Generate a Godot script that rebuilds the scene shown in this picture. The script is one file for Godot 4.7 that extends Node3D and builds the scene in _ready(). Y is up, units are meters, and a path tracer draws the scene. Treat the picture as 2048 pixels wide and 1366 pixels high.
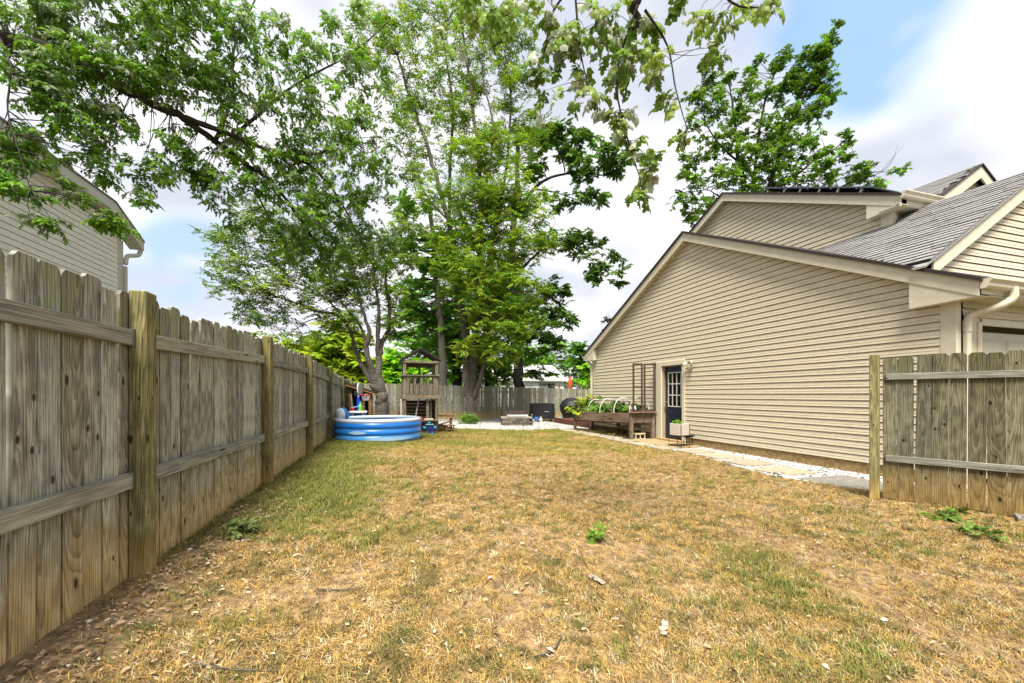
extends Node3D

# ---------------------------------------------------------------- shape builder
class Shape:
	var v := PackedVector3Array()
	var n := PackedVector3Array()
	var u := PackedVector2Array()
	var c := PackedColorArray()
	var col := Color(1, 1, 1)

	func vert(p: Vector3, nn: Vector3, uv: Vector2) -> void:
		v.append(p)
		n.append(nn)
		u.append(uv)
		c.append(col)

	func face(p: Array, out: Vector3, uv: Array = []) -> void:
		var nn: Vector3 = (p[2] - p[0]).cross(p[1] - p[0])
		if nn.length_squared() < 1e-14 and p.size() > 3:
			nn = (p[3] - p[0]).cross(p[2] - p[0])
		nn = nn.normalized()
		var back := nn.dot(out) < 0.0
		if back:
			nn = -nn
		for k in range(1, p.size() - 1):
			var i := k + 1 if back else k
			var j := k if back else k + 1
			vert(p[0], nn, uv[0] if uv else Vector2.ZERO)
			vert(p[i], nn, uv[i] if uv else Vector2.ZERO)
			vert(p[j], nn, uv[j] if uv else Vector2.ZERO)

	# a box with chamfered edges; g is the axis of the grain (texture v), uv the part of the texture it wears
	func box(t: Transform3D, s: Vector3, b := 0.0, g := 1, uv := Rect2(0, 0, 1, 1)) -> void:
		var h := s * 0.5
		b = minf(b, minf(h.x, minf(h.y, h.z)) * 0.6)
		for a in 3:
			var o1 := (a + 1) % 3
			var o2 := (a + 2) % 3
			for sg in [-1.0, 1.0]:
				var pts := []
				var uvs := []
				for k in [[-1.0, -1.0], [1.0, -1.0], [1.0, 1.0], [-1.0, 1.0]]:
					var p := Vector3.ZERO
					p[a] = sg * h[a]
					p[o1] = k[0] * (h[o1] - b)
					p[o2] = k[1] * (h[o2] - b)
					uvs.append(_uv(p, h, a, g, uv))
					pts.append(t * p)
				var out := Vector3.ZERO
				out[a] = sg
				face(pts, t.basis * out, uvs)
		if b <= 0.0:
			return
		for a in 3:
			var o1 := (a + 1) % 3
			var o2 := (a + 2) % 3
			for s1 in [-1.0, 1.0]:
				for s2 in [-1.0, 1.0]:
					var q := []
					var uvs := []
					for k in [[-1.0, 0], [1.0, 0], [1.0, 1], [-1.0, 1]]:
						var p := Vector3.ZERO
						p[a] = k[0] * (h[a] - b)
						p[o1] = s1 * (h[o1] - (b if k[1] == 1 else 0.0))
						p[o2] = s2 * (h[o2] - (b if k[1] == 0 else 0.0))
						uvs.append(_uv(p, h, o1, g, uv))
						q.append(t * p)
					var out := Vector3.ZERO
					out[o1] = s1
					out[o2] = s2
					face(q, t.basis * out, uvs)
		for sx in [-1.0, 1.0]:
			for sy in [-1.0, 1.0]:
				for sz in [-1.0, 1.0]:
					var k := Vector3(sx, sy, sz)
					var q := []
					for a in 3:
						var p := k * (h - Vector3(b, b, b))
						p[a] = k[a] * h[a]
						q.append(t * p)
					face(q, t.basis * k, [Vector2(uv.position), Vector2(uv.position), Vector2(uv.position)])

	func _uv(p: Vector3, h: Vector3, a: int, g: int, r: Rect2) -> Vector2:
		var o := 3 - a - g if a != g else (g + 1) % 3
		return Vector2(r.position.x + r.size.x * (0.5 + 0.5 * p[o] / h[o]), r.position.y + r.size.y * (0.5 + 0.5 * p[g] / h[g]))

	# flat polygon (x, y) pushed from z = 0 to z = depth
	func prism(poly: PackedVector2Array, t: Transform3D, depth: float, size := Vector2(1, 1), uv := Rect2(0, 0, 1, 1)) -> void:
		var tris := Geometry2D.triangulate_polygon(poly)
		var nz := t.basis * Vector3(0, 0, 1)
		for k in range(0, tris.size(), 3):
			for side in 2:
				var q := []
				var uvs := []
				for m in 3:
					var p := poly[tris[k + m]]
					q.append(t * Vector3(p.x, p.y, depth * side))
					uvs.append(uv.position + uv.size * (p / size))
				face(q, nz if (side == 1) == (depth > 0) else -nz, uvs)
		var area := 0.0
		for i in poly.size():
			area += poly[i].cross(poly[(i + 1) % poly.size()])
		for i in poly.size():
			var a := poly[i]
			var b := poly[(i + 1) % poly.size()]
			var e := (b - a).orthogonal() * (-1.0 if area > 0 else 1.0)
			face([t * Vector3(a.x, a.y, 0), t * Vector3(b.x, b.y, 0), t * Vector3(b.x, b.y, depth), t * Vector3(a.x, a.y, depth)], t.basis * Vector3(-e.x, -e.y, 0) * -1.0, [uv.position + uv.size * (a / size), uv.position + uv.size * (b / size), uv.position + uv.size * (b / size), uv.position + uv.size * (a / size)])

	func tube(pts: Array, radii: Array, sides := 6, close := true, vlen := 1.0) -> void:
		var m := pts.size()
		var up := Vector3(0.31, 0.87, 0.39)
		var rings := []
		var run := 0.0
		var side := Vector3.ZERO
		for i in m:
			var d: Vector3 = (pts[mini(i + 1, m - 1)] - pts[maxi(i - 1, 0)]).normalized()
			if i == 0:
				if absf(d.dot(up)) > 0.95:
					up = Vector3(1, 0, 0)
				side = d.cross(up).normalized()
			else:
				side = (side - d * side.dot(d)).normalized()
				run += pts[i].distance_to(pts[i - 1])
			var other := d.cross(side)
			var ring := []
			for k in sides + 1:
				var a := TAU * k / sides
				var nn := side * cos(a) + other * sin(a)
				ring.append([pts[i] + nn * float(radii[i]), nn, Vector2(float(k) / sides, run / vlen)])
			rings.append(ring)
		for i in m - 1:
			for k in sides:
				var a: Array = rings[i][k]
				var b: Array = rings[i][k + 1]
				var e: Array = rings[i + 1][k + 1]
				var f: Array = rings[i + 1][k]
				for q in [a, e, b, a, f, e]:
					vert(q[0], q[1], q[2])
		if close:
			for i in [0, m - 1]:
				var q := []
				for k in sides:
					q.append(rings[i][k][0])
				face(q, (pts[0] - pts[1]) if i == 0 else (pts[m - 1] - pts[m - 2]))

	func ring(t: Transform3D, big: float, rx: float, ry: float, segs := 48, sides := 10) -> void:
		for i in segs:
			for k in sides:
				var q := []
				for m in [[0, 0], [1, 0], [1, 1], [0, 1]]:
					var a: float = TAU * (i + m[0]) / segs
					var b: float = TAU * (k + m[1]) / sides
					var p := Vector3(cos(a) * (big + rx * cos(b)), ry * sin(b), sin(a) * (big + rx * cos(b)))
					var nn := Vector3(cos(a) * cos(b) / rx, sin(b) / ry, sin(a) * cos(b) / rx).normalized()
					q.append([t * p, t.basis * nn, Vector2(float(i + m[0]) / segs * 6.0, float(k + m[1]) / sides)])
				for w in [q[0], q[1], q[2], q[0], q[2], q[3]]:
					vert(w[0], w[1], w[2])

	func lathe(t: Transform3D, prof: Array, segs := 16, smooth := false) -> void:
		for i in prof.size() - 1:
			var p: Vector2 = prof[i]
			var q: Vector2 = prof[i + 1]
			var e := Vector2(q.y - p.y, p.x - q.x).normalized()
			for k in segs:
				var a0 := TAU * k / segs
				var a1 := TAU * (k + 1) / segs
				var am := (a0 + a1) * 0.5
				if smooth:
					var w := []
					for z in [[p, a0], [p, a1], [q, a1], [q, a0]]:
						w.append([t * Vector3(cos(z[1]) * z[0].x, z[0].y, sin(z[1]) * z[0].x), t.basis * Vector3(cos(z[1]) * e.x, e.y, sin(z[1]) * e.x), Vector2(z[1] / TAU, z[0].y)])
					for z in [w[0], w[1], w[2], w[0], w[2], w[3]]:
						vert(z[0], z[1], z[2])
				else:
					face([t * Vector3(cos(a0) * p.x, p.y, sin(a0) * p.x), t * Vector3(cos(a1) * p.x, p.y, sin(a1) * p.x), t * Vector3(cos(a1) * q.x, q.y, sin(a1) * q.x), t * Vector3(cos(a0) * q.x, q.y, sin(a0) * q.x)], t.basis * Vector3(cos(am) * e.x, e.y, sin(am) * e.x))

	func mesh() -> ArrayMesh:
		var a := []
		a.resize(Mesh.ARRAY_MAX)
		a[Mesh.ARRAY_VERTEX] = v
		a[Mesh.ARRAY_NORMAL] = n
		a[Mesh.ARRAY_TEX_UV] = u
		a[Mesh.ARRAY_COLOR] = c
		var m := ArrayMesh.new()
		m.add_surface_from_arrays(Mesh.PRIMITIVE_TRIANGLES, a)
		return m


# ---------------------------------------------------------------- nodes
var rng := RandomNumberGenerator.new()
var fbm := FastNoiseLite.new()
var fine := FastNoiseLite.new()


func part(called: String, sh, m: Material, parent: Node = self) -> MeshInstance3D:
	var o := MeshInstance3D.new()
	o.name = called
	o.mesh = sh.mesh() if sh is Shape else sh
	o.material_override = m
	parent.add_child(o, true)
	return o


func tag(o: Node, label: String, category: String, group := "") -> Node:
	o.set_meta("label", label)
	o.set_meta("category", category)
	if group:
		o.set_meta("group", group)
	return o


func thing(called: String, label: String, category: String, at := Vector3.ZERO, turn := 0.0, group := "") -> Node3D:
	var o := Node3D.new()
	o.name = called
	add_child(o, true)
	o.position = at
	o.rotation.y = turn
	tag(o, label, category, group)
	return o


func setting(o: Node) -> Node:
	o.set_meta("kind", "structure")
	return o


func stuff(o: Node) -> Node:
	o.set_meta("kind", "stuff")
	return o


func at(x: float, y: float, z: float) -> Transform3D:
	return Transform3D(Basis(), Vector3(x, y, z))


func boxed(called: String, parent: Node, m: Material, centre: Vector3, s: Vector3, b := 0.004, g := 1, uv := Rect2(0, 0, 1, 1), turn := Basis()) -> MeshInstance3D:
	var sh := Shape.new()
	sh.box(Transform3D(turn, Vector3.ZERO), s, b, g, uv)
	var o := part(called, sh, m, parent)
	o.position = centre
	return o


func bar(called: String, parent: Node, m: Material, a: Vector3, b: Vector3, r: float, sides := 8) -> MeshInstance3D:
	var sh := Shape.new()
	sh.tube([a, b], [r, r], sides)
	return part(called, sh, m, parent)


func grain() -> Rect2:
	var k := rng.randi_range(0, 7)
	var len := rng.randf_range(0.35, 0.7)
	return Rect2(k / 8.0 + 0.004, rng.randf_range(0.0, 1.0 - len), 0.117, len)


func spline(p: Array, step: int) -> Array:
	var out := []
	for i in p.size() - 1:
		var a: Vector3 = p[maxi(i - 1, 0)]
		var d: Vector3 = p[mini(i + 2, p.size() - 1)]
		for k in step:
			out.append(p[i].cubic_interpolate(p[i + 1], a, d, float(k) / step))
	out.append(p[p.size() - 1])
	return out


# ---------------------------------------------------------------- materials
# the colour of a swatch as its surface has it in linear light, a little below the swatch
func paint(hex: String) -> Color:
	var c := Color.html(hex).srgb_to_linear() * 0.74
	c.a = 1.0
	return c.linear_to_srgb()


func plain(hex: String, rough := 0.7, metal := 0.0, spec := 0.5) -> StandardMaterial3D:
	var m := StandardMaterial3D.new()
	m.albedo_color = paint(hex)
	m.roughness = rough
	m.metallic = metal
	m.metallic_specular = spec
	m.vertex_color_use_as_albedo = true
	m.cull_mode = BaseMaterial3D.CULL_DISABLED
	return m


func speckled(hex: String, rough: float, amount: float, scale: float, bump := 0.0, octaves := 5) -> StandardMaterial3D:
	var key := "%d_%.2f" % [octaves, amount]
	var m := plain(hex, rough)
	if not mottles.has(key):
		var f := FastNoiseLite.new()
		f.seed = 40 + mottles.size()
		f.frequency = 0.02
		f.fractal_octaves = octaves
		f.fractal_gain = 0.65
		var t := NoiseTexture2D.new()
		t.width = 256
		t.height = 256
		t.seamless = true
		t.noise = f
		var r := Gradient.new()
		r.set_color(0, Color(1.0 - amount, 1.0 - amount, 1.0 - amount))
		r.set_color(1, Color(1, 1, 1))
		t.color_ramp = r
		mottles[key] = t
	m.albedo_texture = mottles[key]
	m.uv1_triplanar = true
	m.uv1_world_triplanar = true
	m.uv1_scale = Vector3(scale, scale, scale)
	if bump > 0.0:
		m.heightmap_enabled = true
		m.heightmap_texture = mottles[key]
		m.heightmap_scale = bump
	return m

var mottles := {}


# eight boards side by side; row 0 is the foot of the boards. stain: share of the foot that the soil has coloured
func boards_picture(seed_: int, w: int, h: int, dark: Color, light: Color, earth: Color, moss: Color, stain: float, mossy: float) -> Image:
	var r := RandomNumberGenerator.new()
	r.seed = seed_
	var a := FastNoiseLite.new()
	a.seed = seed_
	a.frequency = 1.0
	a.fractal_octaves = 3
	var data := PackedByteArray()
	data.resize(w * h * 3)
	var cw := w / 8
	for k in 8:
		var knots := []
		for i in r.randi_range(1, 4):
			knots.append(Vector3(r.randf_range(0.15, 0.85), r.randf_range(0.03, 0.97), r.randf_range(0.008, 0.017)))
		var tone := r.randf_range(0.84, 1.12)
		var warm := r.randf_range(-0.014, 0.014)
		var pitch := r.randf_range(0.011, 0.018)
		var pith := r.randf_range(-0.02, 0.16)
		var lean := r.randf_range(-0.012, 0.012)
		var yc := r.randf_range(-0.4, 2.2)
		var tilt := r.randf_range(0.035, 0.09) * (1.0 if r.randf() < 0.5 else -1.0)
		var green := mossy * r.randf_range(0.2, 1.3)
		var off := r.randf_range(0, 100)
		for y in h:
			var fy := float(y) / h
			var my := fy * 1.75
			var sway := a.get_noise_2d(off, fy * 2.4) * 0.012
			for x in cw:
				var fx := float(x) / cw
				var mx := fx * 0.14
				var spot := 0.0
				var push := 0.0
				for kn in knots:
					var dx: float = mx - kn.x * 0.14
					var dy: float = (my - kn.y * 1.75) * 0.5
					var d: float = sqrt(dx * dx + dy * dy) / kn.z
					if d < 5.0:
						push += exp(-d * 0.75) * 0.028
						if d < 1.0:
							spot = maxf(spot, 1.0 - d * d)
				var rx := mx - pith - lean * my + sway
				var rz := (my - yc) * tilt
				var n1 := a.get_noise_3d(fx * 1.5 + off, fy * 5.0, 1.0)
				var ring := fposmod((sqrt(rx * rx + rz * rz) + push + n1 * 0.006) / pitch, 1.0)
				ring = ring * ring * (1.0 if ring < 0.86 else (1.0 - ring) / 0.14)
				var streak := a.get_noise_3d(fx * 16.0 + off, fy * 3.0, 7.0)
				var blot := a.get_noise_3d(fx * 1.6 + off, fy * 9.0, 15.0)
				var t := clampf(0.68 - 0.52 * ring + streak * 0.42 + blot * 0.42, 0.0, 1.0)
				if streak < -0.36:
					t *= 0.55
				var cc := dark.lerp(light, t) * tone
				cc.r += warm
				cc.b -= warm
				var s := smoothstep(stain * 1.5, stain * 0.15, fy + blot * 0.12 + streak * 0.04) if stain > 0.0 else 0.0
				cc = cc.lerp(earth * (0.66 + 0.55 * t), s * 0.85)
				var mo := clampf((fy - 0.72) * 2.2 + blot * 1.3 - 0.35, 0.0, 1.0) * green if stain > 0.0 else clampf(blot * 2.0 - 0.3, 0.0, 1.0) * green
				cc = cc.lerp(moss * (0.6 + 0.6 * t), clampf(mo, 0.0, 0.8))
				cc = cc.lerp(Color(dark.r * 0.62, dark.g * 0.52, dark.b * 0.42), clampf(spot * 1.3, 0.0, 0.85))
				if stain > 0.0:
					for ny in [0.318, 0.835]:
						var nx := minf(absf(fx - 0.22), absf(fx - 0.78))
						var up: float = fy - ny
						if nx < 0.022 and absf(up) < 0.0016:
							cc = cc * 0.3
						elif nx < 0.018 and up < 0.0 and up > -0.035:
							cc = cc * (1.0 - 0.3 * (1.0 + up / 0.035))
				var edge := minf(fx, 1.0 - fx)
				cc = cc * (0.45 + 0.55 * clampf(edge / 0.035, 0.0, 1.0))
				var o := (y * w + k * cw + x) * 3
				data[o] = int(clampf(cc.r, 0, 1) * 255.0)
				data[o + 1] = int(clampf(cc.g, 0, 1) * 255.0)
				data[o + 2] = int(clampf(cc.b, 0, 1) * 255.0)
	return Image.create_from_data(w, h, false, Image.FORMAT_RGB8, data)


func wood(im: Image, bump := 0.12, tint := "ffffff") -> StandardMaterial3D:
	var m := plain(tint, 0.85, 0.0, 0.3)
	var t := ImageTexture.create_from_image(im)
	m.albedo_texture = t
	m.heightmap_enabled = true
	m.heightmap_texture = t
	m.heightmap_scale = bump
	return m


# ---------------------------------------------------------------- the ground
func smooth(a: float, b: float, x: float) -> float:
	return smoothstep(a, b, x)


func ground_y(x: float, z: float) -> float:
	var y := 0.27 * (1.0 - smooth(-1.2, 5.6, x)) * lerpf(0.25, 1.0, smooth(-21.0, -12.0, z))
	y += 0.08 * smooth(-5.5, -3.4, z) * smooth(7.6, 6.0, x) * smooth(3.0, 5.5, x)
	y += fbm.get_noise_2d(x * 9.0, z * 9.0) * 0.022 * smooth(7.2, 6.2, x) * smooth(-15.6, -14.6, z)
	return y


# edge of the lawn: the path begins at this x for a given z
func path_edge(z: float) -> float:
	return 6.62 - 0.42 * smooth(-7.5, -5.0, z) + 0.08 * sin(z * 1.3)


func pebbly(x: float, z: float) -> float:
	var back := smooth(-15.05, -15.3, z + 0.25 * sin(x * 0.9) + 0.1 * sin(x * 3.1)) * smooth(0.7, 1.2, x) * smooth(7.9, 7.7, x)
	var strip := smooth(path_edge(z) - 0.06, path_edge(z) + 0.06, x) * smooth(7.95, 7.9, x) * smooth(-4.0, -4.3, z) * smooth(-22.6, -22.4, z)
	return maxf(back, strip)


# how green the turf is (0 straw, 1 green)
func greenness(x: float, z: float) -> float:
	var nn := fbm.get_noise_2d(x * 14.0 + 50.0, z * 14.0) * 0.75 + fine.get_noise_2d(x * 9.0, z * 9.0) * 0.3
	var g := -0.14
	g += 0.8 * smooth(0.5, -0.8, x + 0.02 * z) * smooth(-2.9, -4.6, z)
	g += 0.3 * smooth(-7.5, -11.0, z)
	g += 0.45 * smooth(-13.2, -14.6, z)
	g += 0.22 * exp(-pow((x - 2.05) / 0.6, 2.0) - pow((z + 1.35) / 0.55, 2.0))
	g += 0.16 * exp(-pow((x - 2.9) / 0.7, 2.0) - pow((z + 2.4) / 0.5, 2.0))
	g += 0.16 * exp(-pow((x - 0.9) / 0.5, 2.0) - pow((z + 1.6) / 0.4, 2.0))
	return clampf(g + nn * 0.8, 0.0, 1.0)


# ---------------------------------------------------------------- foliage
func leaf_outline(half: Array) -> Array:
	var o := []
	for p in half:
		o.append(p)
	for i in range(half.size() - 2, 0, -1):
		o.append(Vector2(half[i].x, -half[i].y))
	return o


func add_leaf(sh, base: Vector3, dir: Vector3, nrm: Vector3, size: float, outline: Array, mid: float, fold: float) -> void:
	var d := dir.normalized()
	var s := d.cross(nrm).normalized()
	var w := s.cross(d).normalized()
	var centre := base + d * size * mid + w * fold * size * 0.25
	var k := outline.size()
	for i in k:
		var a: Vector2 = outline[i]
		var b: Vector2 = outline[(i + 1) % k]
		var pa := base + (d * a.x + s * a.y - w * absf(a.y) * fold - w * a.x * a.x * 0.18) * size
		var pb := base + (d * b.x + s * b.y - w * absf(b.y) * fold - w * b.x * b.x * 0.18) * size
		var nn: Vector3 = (pb - centre).cross(pa - centre).normalized()
		sh.vert(centre, nn, Vector2.ZERO)
		sh.vert(pa, nn, Vector2.ZERO)
		sh.vert(pb, nn, Vector2.ZERO)


const MAPLE := [Vector2(0, 0.02), Vector2(0.08, 0.24), Vector2(-0.02, 0.44), Vector2(0.2, 0.36), Vector2(0.44, 0.56), Vector2(0.5, 0.22), Vector2(0.72, 0.26), Vector2(1.0, 0.0)]
const SILVER := [Vector2(0, 0.02), Vector2(0.1, 0.14), Vector2(0.02, 0.36), Vector2(0.26, 0.2), Vector2(0.56, 0.44), Vector2(0.5, 0.12), Vector2(0.74, 0.17), Vector2(1.0, 0.0)]
const BROAD := [Vector2(0, 0.02), Vector2(0.02, 0.3), Vector2(0.18, 0.46), Vector2(0.3, 0.4), Vector2(0.46, 0.5), Vector2(0.66, 0.3), Vector2(1.0, 0.0)]
const OVAL := [Vector2(0, 0.0), Vector2(0.3, 0.24), Vector2(0.65, 0.2), Vector2(1.0, 0.0)]


# a sprig along +x with leaves on both sides
func sprig(seed_: int, half: Array, leaves: int, length: float, size: float, droop: float, fold: float) -> ArrayMesh:
	var r := RandomNumberGenerator.new()
	r.seed = seed_
	var sh := Shape.new()
	var o := leaf_outline(half)
	var stem := [Vector3.ZERO, Vector3(length * 0.5, length * 0.04, 0), Vector3(length, -length * 0.1, 0)]
	sh.col = Color(0.55, 0.42, 0.35)
	sh.tube(stem, [0.004, 0.003, 0.002], 3, false)
	for i in leaves:
		var t := (i + 0.7) / leaves
		var p := Vector3(length * t, length * 0.05 * sin(t * PI) - length * 0.1 * t * t, 0)
		var a := (1.0 if i % 2 else -1.0) * r.randf_range(0.5, 1.25)
		var d := Vector3(cos(a), r.randf_range(-droop, 0.25 - droop * 0.5), sin(a))
		var nn := Vector3(r.randf_range(-0.55, 0.55), 1.0, r.randf_range(-0.55, 0.55))
		var b := r.randf_range(0.75, 1.2)
		sh.col = Color(b * r.randf_range(0.85, 1.2), b, b * r.randf_range(0.7, 1.1))
		add_leaf(sh, p + d.normalized() * size * 0.18, d, nn, size * r.randf_range(0.75, 1.15), o, 0.4, fold)
	return sh.mesh()


func leaf_matter(rough := 0.5, through := 0.9) -> StandardMaterial3D:
	var m := StandardMaterial3D.new()
	m.albedo_color = Color.WHITE
	m.vertex_color_use_as_albedo = true
	m.roughness = rough
	m.metallic_specular = 0.35
	m.cull_mode = BaseMaterial3D.CULL_DISABLED
	m.backlight_enabled = true
	m.backlight = Color(through, through, through)
	return m


# limbs: arrays of [points, first radius, last radius]; returns sampled joints
func limbs(tree: Node, m: Material, list: Array, sides := 8, seed_ := 1) -> PackedVector3Array:
	var r := RandomNumberGenerator.new()
	r.seed = seed_
	var joints := PackedVector3Array()
	var first := true
	for l in list:
		var p := spline(l[0], 5)
		var rad := []
		for i in p.size():
			var t := float(i) / (p.size() - 1)
			rad.append(lerpf(l[1], l[2], pow(t, 0.8)) * r.randf_range(0.9, 1.1))
			if i > 0 and i < p.size() - 1:
				p[i] += Vector3(r.randf_range(-1, 1), r.randf_range(-1, 1), r.randf_range(-1, 1)) * float(l[1]) * 0.18
			if l.size() < 4 or t > float(l[3]):
				joints.append(p[i])
		if first:
			rad[0] *= 1.35
		var sh := Shape.new()
		sh.tube(p, rad, sides, true, 0.8)
		part("trunk" if first else "limb", sh, m, tree)
		first = false
	return joints


# blobs: [centre, radius, number of sprigs, height share]
func crown(tree: Node, called: String, blobs: Array, sprigs: Array, m: Material, tones: Array, joints: PackedVector3Array, bark: Material, seed_: int, size := 1.0, lump := 13, twig := 0.012, droop := 0.0, fill := 1.0) -> void:
	var r := RandomNumberGenerator.new()
	r.seed = seed_
	var lists := []
	for s in sprigs:
		lists.append([[], []])
	var tw := Shape.new()
	for b in blobs:
		var c: Vector3 = b[0]
		var rad: float = b[1]
		var many := int(b[2] * fill)
		var flat: float = b[3] if b.size() > 3 else 0.8
		var lumps := maxi(3, many / lump)
		for k in lumps:
			var q := Vector3(r.randfn(), r.randfn(), r.randfn()).normalized() * pow(r.randf(), 0.42) * rad
			q.y *= flat
			var hub := c + q
			var lift := r.randf_range(0.62, 1.3)
			var hue := r.randf()
			if joints.size():
				var near := joints[0]
				for j in joints:
					if j.distance_squared_to(hub) < near.distance_squared_to(hub):
						near = j
				if near.distance_to(hub) < rad * 4.0:
					var mid := near.lerp(hub, 0.5) + Vector3(r.randf_range(-1, 1), r.randf_range(0, 1.2), r.randf_range(-1, 1)) * near.distance_to(hub) * 0.12
					var tp := spline([near, mid, hub], 3)
					var tr := []
					for i in tp.size():
						tr.append(lerpf(twig, twig * 0.25, float(i) / (tp.size() - 1)))
					tw.tube(tp, tr, 4, false)
			var n := int(ceil(float(many) / lumps * r.randf_range(0.5, 1.5)))
			for i in n:
				var off := Vector3(r.randfn(), r.randfn() * 0.75, r.randfn()) * rad * 0.17
				var p := hub + off
				var yaw := r.randf() * TAU
				var bas := Basis(Vector3.UP, yaw) * Basis(Vector3(0, 0, 1), r.randf_range(-0.6, 0.6) - droop) * Basis(Vector3(1, 0, 0), r.randf_range(-0.6, 0.6))
				bas = bas.scaled(Vector3.ONE * size * r.randf_range(0.7, 1.25))
				var w := r.randi_range(0, sprigs.size() - 1)
				lists[w][0].append(Transform3D(bas, p))
				var cc: Color = tones[0].lerp(tones[1], clampf(hue * 0.7 + r.randf() * 0.3, 0.0, 1.0))
				if tones.size() > 2 and r.randf() < 0.2:
					cc = tones[2]
				cc *= lift * r.randf_range(0.75, 1.25)
				lists[w][1].append(Color(cc.r, cc.g, cc.b, 1.0))
	for w in sprigs.size():
		scatter(called, tree, sprigs[w], m, lists[w][0], lists[w][1])
	if tw.v.size():
		stuff(part("twig", tw, bark, tree))


func scatter(called: String, parent: Node, mesh: Mesh, m: Material, where: Array, tint: Array) -> MultiMeshInstance3D:
	if where.is_empty():
		return null
	var mm := MultiMesh.new()
	mm.transform_format = MultiMesh.TRANSFORM_3D
	mm.use_colors = true
	mm.mesh = mesh
	mm.instance_count = where.size()
	for i in where.size():
		mm.set_instance_transform(i, where[i])
		mm.set_instance_color(i, tint[i])
	var o := MultiMeshInstance3D.new()
	o.name = called
	o.multimesh = mm
	o.material_override = m
	parent.add_child(o, true)
	stuff(o)
	return o


# ---------------------------------------------------------------- siding and roofs
# boards in the plane z = 0 of t (x along the wall, y up, z outwards); span(y) gives [from, to]; holes: [x0, x1, y0, y1]
func siding(parent: Node, t: Transform3D, y0: float, y1: float, course: float, span: Callable, holes: Array, m: Material, from := -1e9) -> void:
	var y := y0
	while y < y1 - 0.01:
		var yt := minf(y + course, y1)
		var lo: Array = span.call(y)
		var hi: Array = span.call(yt)
		var runs := [[lo[0], lo[1], hi[0], hi[1]]]
		for hole in holes:
			if y + course * 0.5 > hole[2] and y + course * 0.5 < hole[3]:
				var cut := []
				for q in runs:
					cut.append([q[0], hole[0], q[2], hole[0]])
					cut.append([hole[1], q[1], hole[1], q[3]])
				runs = cut
		var pieces := []
		for q in runs:
			var left := true
			var cur: Array = q
			var cutx: float = minf(q[0], q[2]) + rng.randf_range(0.9, 3.6)
			while cutx < minf(cur[1], cur[3]) - 0.5:
				if cutx > maxf(cur[0], cur[2]) + 0.4:
					pieces.append([cur[0], cutx, cur[2], cutx])
					cur = [cutx, cur[1], cutx, cur[3]]
				cutx += 3.6
			pieces.append(cur)
		for q in pieces:
			var a0: float = q[0]
			var b0: float = q[1]
			var a1: float = q[2]
			var b1: float = q[3]
			if b0 - a0 < 0.03:
				continue
			if b1 - a1 < 0.0:
				a1 = (a1 + b1) * 0.5
				b1 = a1
			var sh := Shape.new()
			var tone := rng.randf_range(0.955, 1.02)
			var lift := rng.randf_range(0.0, 0.0022)
			sh.col = Color(tone, tone, tone)
			var out := t.basis * Vector3(0, 0.1, 1)
			var g := course * 0.13
			var mid := (y + yt) * 0.5
			var xl := func(yy: float): return lerpf(a0, a1, (yy - y) / (yt - y))
			var xr := func(yy: float): return lerpf(b0, b1, (yy - y) / (yt - y))
			for s in [[y, -0.02, y + g, -0.02], [y + g, 0.02 + lift, mid, 0.011 + lift], [mid, 0.0155 + lift, yt, 0.005 + lift]]:
				sh.face([t * Vector3(xl.call(s[0]), s[0], s[1]), t * Vector3(xr.call(s[0]), s[0], s[1]), t * Vector3(xr.call(s[2]), s[2], s[3]), t * Vector3(xl.call(s[2]), s[2], s[3])], out)
			for s in [[y + g, -0.02, 0.02, -1.0], [mid, 0.011, 0.0155, -1.0], [yt, -0.02, 0.005, 1.0]]:
				sh.face([t * Vector3(xl.call(s[0]), s[0], s[1]), t * Vector3(xr.call(s[0]), s[0], s[1]), t * Vector3(xr.call(s[0]), s[0], s[2]), t * Vector3(xl.call(s[0]), s[0], s[2])], t.basis * Vector3(0, s[3], 0))
			part("siding_board", sh, m, parent)
		y = yt


# a sloping board from a to b (its top edge), h deep downwards and d thick along dir
func slope_board(called: String, parent: Node, m: Material, a: Vector3, b: Vector3, h: float, dir: Vector3) -> MeshInstance3D:
	var sh := Shape.new()
	var dn := Vector3(0, -h, 0)
	var e := dir
	var q := [a, b, b + dn, a + dn]
	sh.face(q, -e)
	sh.face([a + e, b + e, b + dn + e, a + dn + e], e)
	sh.face([a, b, b + e, a + e], Vector3(0, 1, 0))
	sh.face([a + dn, b + dn, b + dn + e, a + dn + e], Vector3(0, -1, 0))
	sh.face([a, a + dn, a + dn + e, a + e], a - b)
	sh.face([b, b + dn, b + dn + e, b + e], b - a)
	return part(called, sh, m, parent)


func slab(called: String, parent: Node, m: Material, p: Array, thick: Vector3) -> MeshInstance3D:
	var sh := Shape.new()
	var c := Vector3.ZERO
	for k in p:
		c += k / p.size()
	var back := []
	for k in p:
		back.append(k + thick)
	sh.face(p, -thick)
	sh.face(back, thick)
	for i in p.size():
		var j := (i + 1) % p.size()
		sh.face([p[i], p[j], back[j], back[i]], (p[i] + p[j]) * 0.5 - c)
	return part(called, sh, m, parent)


func picket_shape(w: float, h: float, thick: float, column: int, ear: float) -> ArrayMesh:
	var sh := Shape.new()
	var poly := PackedVector2Array([Vector2(0.0, 0), Vector2(w, 0), Vector2(w, h - ear), Vector2(w - ear * 0.85, h), Vector2(ear * 0.85, h), Vector2(0, h - ear)])
	sh.prism(poly, at(-w * 0.5, 0, 0), thick, Vector2(w, h), Rect2(column / 8.0 + 0.003, 0.0, 0.119, 1.0))
	return sh.mesh()


var M := {}


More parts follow.
